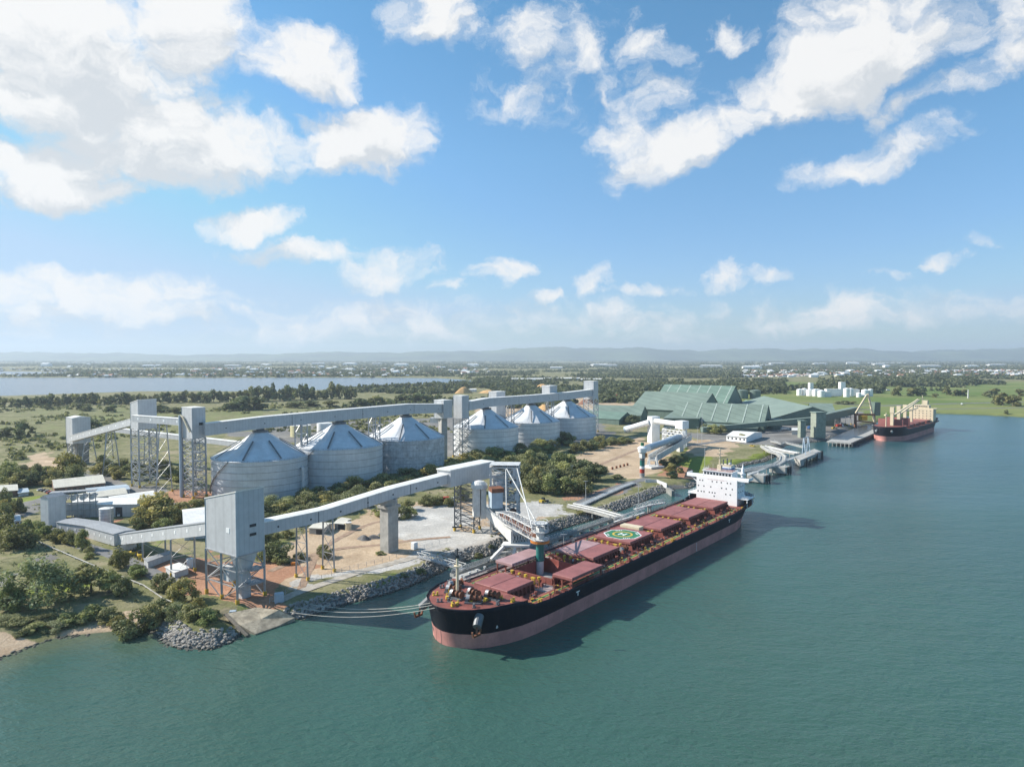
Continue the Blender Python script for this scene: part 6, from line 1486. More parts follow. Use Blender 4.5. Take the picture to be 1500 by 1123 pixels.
# far wharf
WD = [(1211, 646), (1247, 648.5), (1281, 634), (1300, 624), (1280, 619), (1262, 625), (1240, 634)]
WDp = [v2(W(x, y, 4.6)) for x, y in WD]; wf = empty('wharf', (*WDp[0], 0), 'dark topped wharf on piles beside the smaller ship', 'wharf')
mb = MB(); mb.prism(WDp, 3.2, 4.6); mb.build('deck', M['concrete'], wf)
cc_ = sum(WDp, Vector((0, 0)))/len(WDp); mb = MB(); mb.prism([(p-cc_)*.82+cc_+Vector((-4, 4)) for p in WDp], 4.604, 4.63); mb.build('wet_surface', mat('wet_asphalt', (.05,.055,.06), .25, var=.3, scale=.1, stain=.3), wf)
mb = MB()
for a, c, n_ in ((WDp[0], WDp[1], 6), (WDp[1], WDp[2], 16), (WDp[2], WDp[3], 8)):
    for k in range(n_): p = a.lerp(c, (k+.5)/n_); mb.tube((*p, -4), (*p, 3.2), .6, n=6)
mb.build_each('pile', M['concrete_dark'], wf)
mb = MB()
for k in range(20): p = WDp[1].lerp(WDp[2], k/19); mb.box(p.x+.6, p.y-.6, .8, 4.9, 1.2, 1.6, F2.a)
mb.build_each('fender', M['dark'], wf)
# A-frame wharf crane
ac = empty('wharf_crane', tuple(ATY(1268, 620, 868)[:2])+(4.6,), 'cream A-frame unloading crane over the far wharf', 'crane')
cp = lambda px, py, Y=868: Vector(ATY(px, py, Y))
mb = MB()
for dy in (0, 12):
    mb.beam(cp(1253, 606, 868+dy), cp(1270, 578, 868+dy), 1.8); mb.beam(cp(1281, 619, 868+dy), cp(1272, 578, 868+dy), 1.8); mb.beam(cp(1258, 599.5, 868+dy), cp(1277, 599.5, 868+dy), 1.2); mb.beam(cp(1264, 590.5, 868+dy), cp(1275, 590.5, 868+dy), 1.0)
mb.beam(cp(1271, 578), cp(1271, 578, 880), 2.5, 3); mb.build('frame', M['cream'], ac)
mb = MB()
for dy in (0, 12):
    mb.beam(cp(1253, 628, 868+dy), cp(1253, 606, 868+dy), 2.4); mb.beam(cp(1252, 607, 868+dy), cp(1280, 607, 868+dy), 2.2); mb.beam(cp(1281, 622, 868+dy), cp(1281, 606, 868+dy), 1.6); mb.beam(cp(1253, 616, 868+dy), cp(1283, 619, 868+dy), 1.5)
mb.beam(cp(1253, 607), cp(1253, 607, 880), 2); mb.beam(cp(1280, 607), cp(1280, 607, 880), 2); mb.build('portal', M['rust'], ac)
mb = MB(); q = cp(1282, 598, 872); mb.box(q.x, q.y, q.z-9, q.z+8, 8, 9, .3); mb.build('machinery_house', M['shed'], ac)
mb = MB(); q = cp(1264, 612, 874); mb.box(q.x, q.y, q.z-3, q.z+3, 9, 6, .3); mb.build('hopper', M['gold'], ac)
# white tank farm
def tank2(label, px, py, wpx, hpx, m='white', cone=True):
    x, y = W(px, py); d_ = y; r = wpx*d_/2000; h = hpx*d_/1000; root = empty('storage_tank', (x, y, GR), label, 'tank', 'white tanks of the far tank farm')
    mb = MB(); mb.lathe(x, y, [(r, GR-.3), (r, GR+h)], 20); mb.build('shell', M[m], root, smooth=True); mb = MB(); mb.lathe(x, y, [(r*1.02, GR+h), (.05, GR+h+r*.3)], 20); mb.build('roof', M['white'], root)
tk = [(1171,579,8,9),(1178,579,7,10),(1186,579.5,9,9),(1194,580,7,10),(1203,581,10,9),(1240,581,9,12),(1246,580,8,11),(1267,580,10,9),(1275,580,7,10),(1258,581.5,7,6),(1198,579,6,9)]
tk.sort()
ordn = ['first','second','third','fourth','fifth','sixth','seventh','eighth','ninth','tenth','eleventh','twelfth']
for i, (px, py, w_, h_) in enumerate(tk): tank2('white tank of the far tank farm, %s along from its left end' % ordn[i], px, py, w_, h_)
for (px, py, w_, h_, lb) in ((1222, 580, 22, 10, 'long white block between the tanks of the far tank farm'), (1235, 578, 7, 18, 'tall white tower standing up among the far tanks'), (1253, 579.5, 12, 9, 'low white block right of the tower among the far tanks'), (1189, 576, 5, 15, 'slim white stack above the left of the far tanks'), (1212, 581, 12, 7, 'low white block in the front row of the far tanks')):
    x, y = W(px, py); root = empty('plant_building', (x, y, GR), lb, 'building', 'buildings of the far tank farm'); lw, hh = w_*y/1000, h_*y/1000
    mb = MB(); mb.box(x, y+6, GR-.3, GR+hh, lw, 12); mb.build('wall', M['white'], root); mb = MB(); mb.box(x, y+6, GR+hh+.02, GR+hh+.9, lw*1.04, 12.6); mb.build('roof', M['roof_pale'], root)
# ================================================================== stockpiles, small yard things
def heap(label, px, py, wpx, h, m, name='stockpile', seed=0):
    x, y = W(px, py); r = wpx*y/2000; rr = np.random.default_rng(seed); mb = MB(); n, k = 28, 7
    ph = rr.uniform(0, 6.3, 3)
    prof = []
    V = []
    for j in range(k):
        f = j/(k-1)
        for i in range(n):
            t = 2*math.pi*i/n; q = 1+.16*math.sin(2*t+ph[0])+.10*math.sin(3*t+ph[1])+.05*math.sin(7*t+ph[2]); V.append((x+r*(1-f)*q*math.cos(t), y+r*(1-f)*q*.8*math.sin(t), GR-.4+(h+.4)*math.sin(f*math.pi/2)**1.15+rr.uniform(-.03, .03)*h))
    mb.raw(V, [(j*n+i, j*n+(i+1) % n, (j+1)*n+(i+1) % n, (j+1)*n+i) for j in range(k-1) for i in range(n)])
    o = mb.build(name, M[m], loc=(x, y, GR), smooth=True); tag(o, label, 'stockpile', 'heaps of bulk material'); return o
heap('dark grey gravel heap near the second trestle legs', 533, 789, 22, 2.0, 'pile_grey', seed=1); heap('low grey gravel heap beside the darker gravel heap', 547, 787, 22, 1.5, 'pile_grey', seed=2); heap('small olive heap at the end of the gravel heaps', 559, 782, 14, 1.0, 'pile_grey', seed=3)
heap('big orange sand heap among the far scrub left of the farther silos', 680, 575.5, 26, 15, 'pile_tan', seed=4); heap('long pale orange heap right of the big orange heap', 716, 575, 34, 7, 'pile_tan', seed=5)
heap('orange sand heap above the far silo gallery', 795, 569, 28, 13, 'pile_tan', seed=6); heap('orange heap seen between the pale silos', 797, 604, 30, 13, 'pile_tan', seed=7); heap('dark brown heap behind the end tower of the silo gallery', 862, 592, 26, 14, 'rust', seed=8)
def vehicle(label, px, py, kind='car', m='carwhite', rot=0, cat=None, z=None):
    x, y = W(px, py); L, wd, h = {'car': (4.6, 1.9, 1.5), 'ute': (5.2, 2, 1.7), 'truck': (11, 2.6, 3.6), 'loader': (7, 2.7, 3.2), 'van': (5.6, 2.1, 2.4)}[kind]
    z0 = GZ(x, y) if z is None else z
    root = empty({'car': 'parked_car', 'ute': 'parked_utility', 'truck': 'truck', 'loader': 'wheel_loader', 'van': 'parked_van'}[kind], (x, y, z0), label, cat or {'car': 'car', 'ute': 'utility', 'truck': 'truck', 'loader': 'wheel loader', 'van': 'van'}[kind], 'vehicles in the port yards')
    c, s_ = math.cos(rot), math.sin(rot); G = lambda a, b_: (x+c*a-s_*b_, y+s_*a+c*b_)
    def bx(mb, a0, a1, b0, b1, z_0, z_1, tp=0):
        mb.hexa([(*G(a0, b0), z_0), (*G(a1, b0), z_0), (*G(a1, b1), z_0), (*G(a0, b1), z_0)], [(*G(a0+tp, b0+tp*.4), z_1), (*G(a1-tp, b0+tp*.4), z_1), (*G(a1-tp, b1-tp*.4), z_1), (*G(a0+tp, b1-tp*.4), z_1)])
    hw = wd/2; mb = MB()
    if kind in ('car', 'ute', 'van'):
        bx(mb, -L/2, L/2, -hw, hw, z0+.35, z0+h*.58); bd_ = mb.build('body', M[m], root)
        mb = MB(); a0, a1 = (-L*.38, L*.22) if kind == 'car' else ((-L*.05, L*.28) if kind == 'ute' else (-L*.48, L*.36)); bx(mb, a0, a1, -hw*.94, hw*.94, z0+h*.582, z0+h*.93, .42 if kind != 'van' else .2); mb.build('window', M['glass'], root)
        mb = MB(); bx(mb, a0+.45, a1-.45, -hw*.8, hw*.8, z0+h*.932, z0+h, .05); mb.build('roof', M[m], root)
    elif kind == 'truck':
        bx(mb, -L/2, L*.22, -hw, hw, z0+1.1, z0+h); mb.build('tray', M[m], root); mb = MB(); bx(mb, L*.26, L/2, -hw, hw, z0+.6, z0+3.0, .15); mb.build('cab', M['carwhite'], root)
        mb = MB(); bx(mb, -L/2, L/2, -hw*.6, hw*.6, z0+.6, z0+1.05); mb.build('chassis', M['dark'], root)
    else:
        bx(mb, -L*.45, L*.05, -hw*.8, hw*.8, z0+.8, z0+2.0); mb.build('body', M[m], root); mb = MB(); bx(mb, -L*.15, L*.1, -hw*.6, hw*.6, z0+2.02, z0+h, .12); mb.build('cab', M['glass'], root)
        mb = MB(); bx(mb, L*.36, L*.52, -hw*1.05, hw*1.05, z0+.25, z0+1.3, -.1); mb.build('bucket', M['steel_dark'], root); mb = MB(); mb.beam((*G(L*.02, -.7), z0+1.6), (*G(L*.4, -.7), z0+.9), .3); mb.beam((*G(L*.02, .7), z0+1.6), (*G(L*.4, .7), z0+.9), .3); mb.build('arm', M[m], root)
    rw_ = .36 if kind in ('car', 'ute', 'van') else (.55 if kind == 'truck' else .75)
    for a in ((-L*.31, L*.3) if kind != 'truck' else (-L*.38, -L*.25, L*.34)):
        for b_ in (-hw+.1, hw-.1): mb = MB(); mb.tube((*G(a, b_-.12), z0+rw_), (*G(a, b_+.12), z0+rw_), rw_, n=10); mb.build('wheel', M['tyre'], root)
cl = [('white car parked first beside the brown workshop end', 60, 718, 'car', 'carwhite'), ('dark car parked second beside the brown workshop end', 65, 719, 'car', 'dark'), ('silver car parked third beside the brown workshop end', 70, 720.5, 'car', 'steel'), ('red car parked fourth beside the brown workshop end', 74, 722, 'car', 'red'),
 ('white utility behind the blue roofed carport', 158, 717, 'ute', 'carwhite'), ('white van at the side of the long grey shed', 174, 755, 'van', 'carwhite'), ('dark utility on the asphalt by the site hut', 26, 774, 'ute', 'dark'),
 ('red machine parked beside the big bush below the lattice tower', 264, 764, 'loader', 'red'), ('yellow wheel loader under the rising gallery', 197, 813, 'loader', 'gold'), ('smaller yellow wheel loader beside the other under the gallery', 205, 816, 'loader', 'gold'),
 ('yellow machine on the white yard right of the ship loader', 796, 735, 'loader', 'gold'), ('red truck in the thicket edge behind the conveyor pier', 652, 736, 'truck', 'red'),
 ('white utility between the widest and second silos', 454, 712, 'van', 'carwhite'), ('yellow car on the road by the green bank', 1102, 653.5, 'ute', 'gold'), ('white truck on the far road left of the bare post', 1409, 593, 'truck', 'carwhite'), ('white truck on the pale far road beyond the smaller ship', 1301, 572, 'truck', 'carwhite'),
 ('white truck below the green conveyor', 1150, 630, 'truck', 'carwhite'), ('white car left of the white truck below the green conveyor', 1141, 631, 'car', 'carwhite'), ('blue truck beside the green conveyor columns', 1186, 628, 'truck', 'bluepaint'),
 ('yellow loader on the far wharf yard nearest the square tower', 1222, 628, 'loader', 'gold'), ('red truck on the far wharf yard', 1230, 625, 'truck', 'red'), ('yellow loader on the far wharf yard nearest the crane', 1238, 623, 'loader', 'gold'), ('green truck behind the loaders on the far wharf yard', 1228, 620, 'truck', 'green')]
for i, (lb, px, py, k, m) in enumerate(cl): vehicle(lb, px, py, k, m, rot=[.4, 2.2, .9, .3][i % 4] if i > 3 else 1.0)
def block(name, label, cat, px, py, lx, ly, h, m, rot=0, group=None):
    x, y = W(px, py); mb = MB(); z0 = GZ(x, y)-.2; c, s_ = math.cos(rot), math.sin(rot)
    mb.box(x, y, z0, z0+.2+h*.9, lx, ly, rot); mb.box(x, y, z0+.202+h*.9, z0+.2+h, lx*.9, ly*.9, rot); o = mb.build(name, M[m], loc=(x, y, z0)); return tag(o, label, cat, group)
block('electrical_kiosk', 'small pale blue kiosk at the roadside above the rocks', 'kiosk', 409, 880, 3.2, 2.6, 3.0, 'roof_blue', .4)
block('equipment_box', 'pale blue box at the top of the worn concrete ramp', 'box', 341, 893, 2.2, 1.6, 1.1, 'roof_blue', .2)
block('valve_box', 'white box with pipes at the foot of the concrete pier', 'box', 607, 803, 2.4, 2.0, 3.0, 'white', .9)
block('bin', 'red skip beside the dark bush on the sandy yard', 'skip', 431, 826, 2.6, 1.8, 1.1, 'orange', .3)
block('water_tank', 'pale blue cabin between the bushes before the widest silo', 'cabin', 423, 733, 4, 3, 2.2, 'roof_blue', .3)
for i, (px, py) in enumerate(((897, 687), (903, 685.5), (908.5, 684), (914, 682.5), (919, 681))):
    block('traffic_bollard', 'small dark bollard on the sandy yard edge, %s from the left' % ordn[i], 'bollard', px, py, 1.3, 1.3, 1.9, 'rust', .3, 'bollards on the sandy yard')
# railings by the tower legs, pipeline along the path
pp = MB(); pts = [W3(x, y, 4.0) for x, y in ((10, 772), (34, 782), (80, 803), (130, 824), (176, 842), (210, 856), (240, 874), (277, 889))]
pts = [(x, y, GZ(x, y)+.6) for x, y, z in pts]
pp.poly_tube(pts, .22, 8)
for a, c in zip(pts[:-1], pts[1:]):
    for k in range(4): q = Vector(a).lerp(Vector(c), (k+.5)/4); pp.box(q.x, q.y, q.z-.9, q.z-.2, .5, .8, .6)
o = pp.build('pipeline', M['concrete'], loc=pts[0]); tag(o, 'long white pipeline running diagonally past the shore bushes', 'pipeline')
def fence(label, pts, h=1.8, m='steel', post=4.0):
    P = [Vector((*W(*p), 0)) for p in pts]; root = empty('wire_fence', (P[0].x, P[0].y, GZ(P[0].x, P[0].y)), label, 'fence'); mb = MB(); wr = MB()
    for a, c in zip(P[:-1], P[1:]):
        n_ = max(1, int((c-a).length/post))
        for k in range(n_):
            q, q2 = a.lerp(c, k/n_), a.lerp(c, (k+1)/n_); z, z2 = GZ(q.x, q.y), GZ(q2.x, q2.y); mb.beam((q.x, q.y, z-.2), (q.x, q.y, z+h), .12)
            for j in (.4, .7, 1): wr.beam((q.x, q.y, z+h*j), (q2.x, q2.y, z2+h*j), .045)
    mb.build('post', M[m], root)['kind'] = 'stuff'; wr.build('wire', M[m], root)
fence('wire fence along the inland side of the gravel track above the rocks', [(395, 882), (440, 858), (500, 838), (560, 822), (610, 806), (665, 790)])
fence('low fence round the white yard by the jetty bridge', [(700, 772), (760, 742), (830, 736), (880, 722), (930, 706)])
def pole(label, px, py, h, name='lamp_post', head=True, r=.16):
    x, y = W(px, py); root = empty(name, (x, y, GR), label, 'lamp post' if head else 'pole', 'poles and lamp posts'); mb = MB(); mb.tube((x, y, GR-.2), (x, y, GR+h), r, r*.6, n=6); mb.build('pole', M['steel_pale'], root)
    if head: mb = MB(); mb.beam((x-1.4, y, GR+h), (x+1.4, y, GR+h), .3, .2); mb.build('lamp_head', M['steel_pale'], root)
pole('lamp post on the red ground before the pipe rack', 858, 733, 12); pole('lamp post on the rocks beside the jetty', 935, 737, 12); pole('lamp post at the corner of the sandy yard', 838, 712, 14)
pole('tall mast by the white ship loader', 1028, 652, 34, 'mast', False); pole('lamp post between the white loader and the office', 1022, 648, 16); pole('thick post beside the far road right of the smaller ship', 1418, 583, 18, 'mast', False, 1.5); pole('tall lamp on the pale road beyond the far fields', 1289, 569, 30)
pole('lamp post on the jetty walkway beside the dusty hatch', *SCR(*F1(46, -25, 3.5))[:2], 7); pole('lamp post on the jetty walkway beside the open hold', *SCR(*F1(30, -27, 3.5))[:2], 6); pole('lamp post near the round tank', 162, 770, 10)
# ================================================================== vegetation
def crown_mesh(name, seed, lobes=11, per=150, ls=.085, flat=.75, spread=.62, m='leaf', gap=.0, low=.1):
    """leaf-clump crown filling a unit-wide, unit-tall volume standing on z=0"""
    r = np.random.default_rng(seed); C = []
    for k in range(lobes):
        a = r.uniform(0, 2*math.pi); d = spread*.5*math.sqrt(r.uniform(0, 1)); h = r.uniform(low, .78)*(1-.45*(d/.5)**2)
        C.append((d*math.cos(a), d*math.sin(a), h, r.uniform(.09, .23)*(1-.25*h)))
    C.append((0, 0, .72, .2)); P = []; Nn = []; T = []
    for (x, y, z, q) in C:
        n = int(per*(q/.2)**2); v = r.normal(size=(n, 3)); v /= np.linalg.norm(v, axis=1)[:, None]
        rad_ = q*(.45+.75*r.beta(2.4, 1.7, n))
        p = np.array([x, y, z])+v*rad_[:, None]*np.array([1, 1, flat]); P.append(p); Nn.append(v); T.append(np.full(n, r.uniform(.1, .8))+r.uniform(-.35, .35, n))
    P = np.concatenate(P); Nn = np.concatenate(Nn); T = np.clip(np.concatenate(T), 0, 1)
    P[:, 2] -= P[:, 2].min()*.6; P[:, 2] = np.maximum(P[:, 2]/P[:, 2].max(), .0)
    P[:, :2] *= .5/np.percentile(np.hypot(P[:, 0], P[:, 1]), 96)
    n = len(P); d = Nn+r.normal(size=(n, 3))*.55; d /= np.linalg.norm(d, axis=1)[:, None]
    a = np.cross(d, r.normal(size=(n, 3))); a /= np.linalg.norm(a, axis=1)[:, None]; b = np.cross(d, a)
    s = (ls*r.uniform(.55, 1.25, n))[:, None]; a *= s; b *= s*.62
    V = np.stack([P-a-b*.3, P-a*.1-b, P+a+b*.2, P+a*.1+b], 1).reshape(-1, 3); Q = np.arange(4*n).reshape(n, 4)
    me = np_mesh(name, V, Q, [M[m]]); at = me.attributes.new('tone', 'FLOAT', 'FACE'); at.data.foreach_set('value', T.astype(np.float32)); return me
def trunk_mesh(name, seed, limbs=5):
    r = random.Random(seed); mb = MB(); mb.tube((0, 0, -.06), (.02, .01, .42), .032, .02, 7)
    for k in range(limbs):
        a = k*2.4+r.uniform(-.4, .4); z = r.uniform(.16, .4); l = r.uniform(.22, .36); mb.tube((.01, 0, z), (l*math.cos(a), l*math.sin(a), z+r.uniform(.18, .34)), .015, .006, 5)
    me = bpy.data.meshes.new(name); me.from_pydata(mb.v, [], mb.f); me.materials.append(M['bark']); return me
KINDS_ = {'bush': [crown_mesh('crown', 20+i, 24, 215, .044, .85, .86, 'leaf', low=.06) for i in range(5)],
 'dark': [crown_mesh('crown', 40+i, 22, 225, .044, .85, .80, 'leaf_dark', low=.1) for i in range(4)],
 'pale': [crown_mesh('crown', 60+i, 34, 200, .030, .75, .86, 'leaf_pale', low=.2) for i in range(3)],
 'tree': [crown_mesh('crown', 80+i, 24, 210, .042, .8, .84, 'leaf', low=.22) for i in range(4)],
 'umbrella': [crown_mesh('crown', 95+i, 22, 300, .040, .5, .86, 'leaf', low=.5) for i in range(2)],
 'far': [crown_mesh('crown', 110+i, 12, 70, .11, .8, .7, 'leaf_dark', low=.1) for i in range(3)]}
TRK = [trunk_mesh('trunk', i) for i in range(3)]
ORD = ['first','second','third','fourth','fifth','sixth','seventh','eighth','ninth','tenth','eleventh','twelfth','thirteenth','fourteenth','fifteenth','sixteenth','seventeenth','eighteenth','nineteenth','twentieth']
def ordw(i):
    if i < 20: return ORD[i]
    t = ['', '', 'twenty', 'thirty', 'forty', 'fifty', 'sixty', 'seventy', 'eighty', 'ninety'][i//10+0 if False else (i+1)//10]
    o = (i+1) % 10
    if o == 0: return {20:'twentieth',30:'thirtieth',40:'fortieth',50:'fiftieth',60:'sixtieth',70:'seventieth',80:'eightieth',90:'ninetieth'}[i+1]
    return t+'-'+ORD[o-1]
DESC = {'bush': 'olive green', 'dark': 'dark green', 'pale': 'pale grey green', 'tree': 'olive crowned', 'umbrella': 'flat topped', 'far': 'dark'}
NTREE = 0
def plant(name, px, py, wpx, hpx, kind, label, group, r):
    global NTREE
    x, y = W(px, py); z = GZ(x, y); D = math.hypot(y, CAMH-z)
    w_ = wpx*y/1000; h = hpx*y/1000*1.04
    root = empty(name, (x, y+w_*.3, z-.1), label, 'tree' if name.endswith('tree') else 'bush', group, rz=r.uniform(0, 6.28))
    cr = bpy.data.objects.new('crown', r.choice(KINDS_[kind])); COL.objects.link(cr); cr.parent = root; cr.scale = (w_*r.uniform(.95, 1.12), w_*r.uniform(.95, 1.12), h)
    tk_ = bpy.data.objects.new('trunk', r.choice(TRK)); COL.objects.link(tk_); tk_.parent = root; tk_.scale = (w_, w_, h)
    NTREE += 1
def cluster(where, items, group, seed):
    """items: (px, py, w, h, kind); labels count them from the left so that each can be pointed at"""
    r = random.Random(seed); items = sorted(items); cnt = {}
    tot = {}
    for it in items: tot[it[4]] = tot.get(it[4], 0)+1
    hs = sorted(it[3] for it in items)
    for it in items:
        k = it[4]; i = cnt.get(k, 0); cnt[k] = i+1
        nm = {'bush': 'bush', 'dark': 'bush', 'pale': 'eucalyptus_tree', 'tree': 'tree', 'umbrella': 'wattle_tree', 'far': 'pine_tree'}[k]
        if tot[k] == 1: lb = '%s %s %s' % (DESC[k], nm.split('_')[-1], where)
        else: lb = '%s %s, %s from left %s' % (DESC[k], nm.split('_')[-1], ordw(i), where)
        plant(nm, *it, lb, group, r)
def fill(poly, n, wr, hr, kinds, seed, dmin=.5):
    r = random.Random(seed); out = []; xs = [p[0] for p in poly]; ys = [p[1] for p in poly]; tries = 0
    def inside(x, y):
        c = False
        for i in range(len(poly)):
            (x1, y1), (x2, y2) = poly[i], poly[i-1]
            if (y1 > y) != (y2 > y) and x < (x2-x1)*(y-y1)/(y2-y1)+x1: c = not c
        return c
    while len(out) < n and tries < 6000:
        tries += 1; x, y = r.uniform(min(xs), max(xs)), r.uniform(min(ys), max(ys))
        if not inside(x, y): continue
        sc = (y-523)/180; w_ = r.uniform(*wr)*sc
        if any(abs(x-o[0]) < dmin*(w_+o[2])/2 and abs(y-o[1]) < dmin*.4*(w_+o[2])/2 for o in out): continue
        out.append((x, y, w_, w_*r.uniform(*hr), r.choice(kinds)))
    return out
# shore scrub in front
cluster('above the beach', [(34,894,92,72,'pale'),(4,898,34,44,'bush'),(10,893,40,30,'dark'),(122,873,62,40,'umbrella'),(152,871,46,34,'umbrella'),(176,876,26,30,'dark'),(193,918,56,42,'dark'),(232,897,36,30,'bush'),(254,906,38,26,'pale'),(278,910,36,24,'bush'),(300,916,30,24,'bush'),(216,906,40,34,'bush'),
 (16,914,38,11,'bush'),(44,917,38,12,'bush'),(70,914,40,13,'pale'),(96,906,40,15,'bush'),(122,903,34,13,'pale'),(146,902,32,15,'bush'),(60,906,32,12,'dark'),(92,902,30,10,'bush'),(30,922,26,10,'dark'),(128,900,40,20,'bush'),(158,902,34,22,'dark'),(0,912,34,11,'pale'),(168,905,28,15,'bush')], 'scrub along the beach', 1)
cluster('below the white pipeline', [(169,833,30,30,'dark'),(197,846,30,18,'bush'),(235,867,34,26,'dark'),(262,884,42,36,'bush'),(285,898,26,20,'bush'),(20,806,44,36,'dark'),(4,800,40,46,'dark'),(34,804,26,26,'dark'),(2,770,24,34,'dark'),(128,818,16,10,'bush'),(118,834,18,8,'bush'),(312,906,20,12,'bush'),(250,876,18,16,'bush')], 'bushes by the pipeline', 2)
cluster('along the ground gallery', [(36,781,22,20,'bush'),(50,785,24,22,'bush'),(62,790,24,20,'bush'),(78,796,22,22,'dark'),(99,799,22,22,'dark'),(90,797,20,16,'bush'),(116,806,24,30,'bush'),(108,800,16,16,'bush'),(128,812,14,12,'bush'),(70,786,18,16,'bush')], 'bushes along the ground gallery', 3)
cluster('between round tank and tall shore tower', [(224,770,62,46,'tree'),(204,772,34,30,'tree'),(246,772,36,30,'tree'),(262,756,34,20,'bush'),(280,750,30,18,'bush'),(295,748,26,16,'bush'),(236,778,30,18,'bush'),(200,776,20,18,'dark'),(216,760,40,30,'tree')], 'big bushes by the tanks', 4)
cluster('around the site hut and lawn', [(26,752,16,24,'dark'),(18,750,12,20,'dark'),(3,742,20,28,'dark'),(2,756,22,24,'bush'),(14,790,20,14,'bush')], 'trees by the lawn', 5)
cluster('behind the cream roofed workshop', [(88,708,46,44,'tree'),(104,710,30,30,'tree'),(72,712,30,24,'bush'),(50,710,26,30,'dark'),(40,712,26,18,'bush'),(22,714,34,22,'bush'),(6,712,34,28,'tree'),(28,704,30,22,'dark'),(62,706,34,22,'bush'),(96,712,24,18,'dark'),(4,700,30,24,'tree'),(16,696,26,16,'bush'),(44,700,24,16,'bush'),(112,706,16,18,'bush')], 'trees behind the workshop', 6)
cluster('among the legs of the left lattice towers', fill([(130,694),(160,682),(190,690),(240,686),(262,690),(262,708),(214,706),(180,704),(150,700)], 15, (22, 30), (.6, .85), ['bush','dark','bush'], 7), 'bushes under the lattice towers', 7)
# the thicket between the silos and the loader gallery
cluster('in thicket below the near silos', fill([(384,772),(390,748),(430,742),(470,726),(520,718),(560,712),(572,722),(560,735),(500,752),(440,770)], 36, (26, 40), (.42, .66), ['bush','tree','pale','dark','tree','bush'], 8), 'thicket before the silos', 8)
cluster('in thicket below the far silos', fill([(556,722),(580,706),(640,694),(660,684),(700,672),(760,664),(800,652),(826,650),(800,668),(760,690),(700,694),(640,704),(600,716),(570,732)], 44, (28, 44), (.42, .66), ['bush','tree','pale','tree','dark','bush'], 9), 'thicket before the silos', 9)
cluster('in the dark grove behind the ship loader', fill([(766,706),(770,690),(800,684),(850,690),(872,706),(868,726),(840,728),(800,730),(776,722)], 20, (32, 44), (.62, .85), ['tree','dark','dark','tree'], 10), 'grove behind the ship loader', 10)
cluster('on the edge of the sandy yard', [(856,660,20,16,'bush'),(868,659,22,16,'dark'),(882,656,26,18,'bush'),(898,652,22,12,'bush'),(912,650,20,10,'bush'),(922,649,16,8,'bush'),(845,664,22,16,'dark'),(834,652,26,14,'bush'),(878,694,24,12,'bush'),(905,701,16,7,'bush')], 'bushes by the sandy yard', 11)
cluster('behind the conveyor pier', [(556,756,24,16,'bush'),(570,760,26,18,'bush'),(586,760,28,20,'bush'),(600,758,24,16,'bush'),(596,748,24,16,'bush'),(660,742,18,14,'dark'),(640,740,20,14,'bush'),(625,742,26,18,'dark'),(676,734,26,20,'dark'),(700,722,24,20,'dark')], 'bushes behind the pier', 12)
cluster('on sandy yard below long gallery', [(398,824,44,30,'dark'),(412,826,26,16,'bush'),(437,820,22,12,'pale'),(474,817,24,18,'dark'),(388,800,20,18,'dark'),(404,796,20,16,'bush'),(418,788,20,14,'bush'),(392,784,18,14,'bush'),(556,812,14,5,'bush'),(560,786,12,5,'bush')], 'bushes on the sandy yard', 13)
cluster('on the bank behind the big ship house', [(984,690,20,12,'bush'),(986,700,18,10,'bush'),(996,692,12,8,'bush'),(928,622,26,14,'dark'),(1034,632,14,12,'dark'),(1048,636,22,14,'tree'),(1058,636,14,14,'tree'),(1087,646,14,11,'bush'),(990,680,18,14,'dark'),(1002,676,16,12,'pale'),(975,682,16,10,'dark')], 'bushes behind the ship', 14)
cluster('on the rock slope by the jetty', [(866,766,18,7,'bush'),(876,764,14,6,'bush'),(893,744,12,7,'bush'),(700,806,16,7,'bush'),(720,798,12,6,'bush'),(615,834,18,8,'bush'),(590,842,16,6,'bush'),(850,752,16,7,'bush')], 'bushes on the rocks', 15)
# shelter belt along the lake shore and paddock trees: each tree its own
rr = random.Random(77); belt = []
x = -6
while x < 520:
    hgt = rr.uniform(12, 18); y = 596-(x/520)*12+rr.uniform(-1.2, 1.2); 
    if 255 < x < 500 and rr.random() < .3: hgt = rr.uniform(19, 25)
    belt.append((x, y, rr.uniform(11, 18), hgt, 'far')); x += rr.uniform(7.5, 11)
cluster('in the dark shelter belt along the lake', belt, 'shelter belt by the lake', 16)
cluster('in the green paddock before the lake', [(161,604,18,11,'far'),(127,630,24,16,'far'),(133,628,22,14,'far'),(31,640,20,22,'far'),(24,644,14,16,'far'),(45,634,10,9,'far'),(110,600,30,9,'far'),(124,602,20,8,'far'),(352,601,40,20,'far'),(368,601,36,20,'far'),(338,602,30,14,'far'),(5,640,30,14,'far'),(66,600,14,8,'far'),(230,604,30,10,'far'),(252,606,24,9,'far'),(430,598,30,10,'far'),(450,596,30,9,'far'),(525,598,24,14,'far'),(550,596,30,16,'far'),(566,596,24,12,'far'),(590,592,30,14,'far'),(610,590,30,14,'far'),(480,597,26,10,'far'),(200,612,20,8,'far')], 'paddock trees', 17)
cluster('in the green fields beyond the smaller ship', [(1318,580,15,14,'far'),(1341,580,18,12,'far'),(1352,580,20,14,'far'),(1373,582,10,6,'far'),(1389,578,14,12,'far'),(1404,580,14,9,'far'),(1415,580,16,10,'far'),(1452,582,16,10,'far'),(1462,578,14,9,'far'),(1474,594,22,18,'far'),(1488,595,22,16,'far'),(1466,592,16,14,'far'),(1495,580,14,10,'far'),(1240,592,24,5,'far'),(1252,592,14,4,'far'),(1476,605.5,7,6,'far'),(1030,577,8,7,'far'),(1262,574,14,12,'far'),(1280,576,10,11,'far')], 'field trees', 18)
print('individual plants', NTREE)
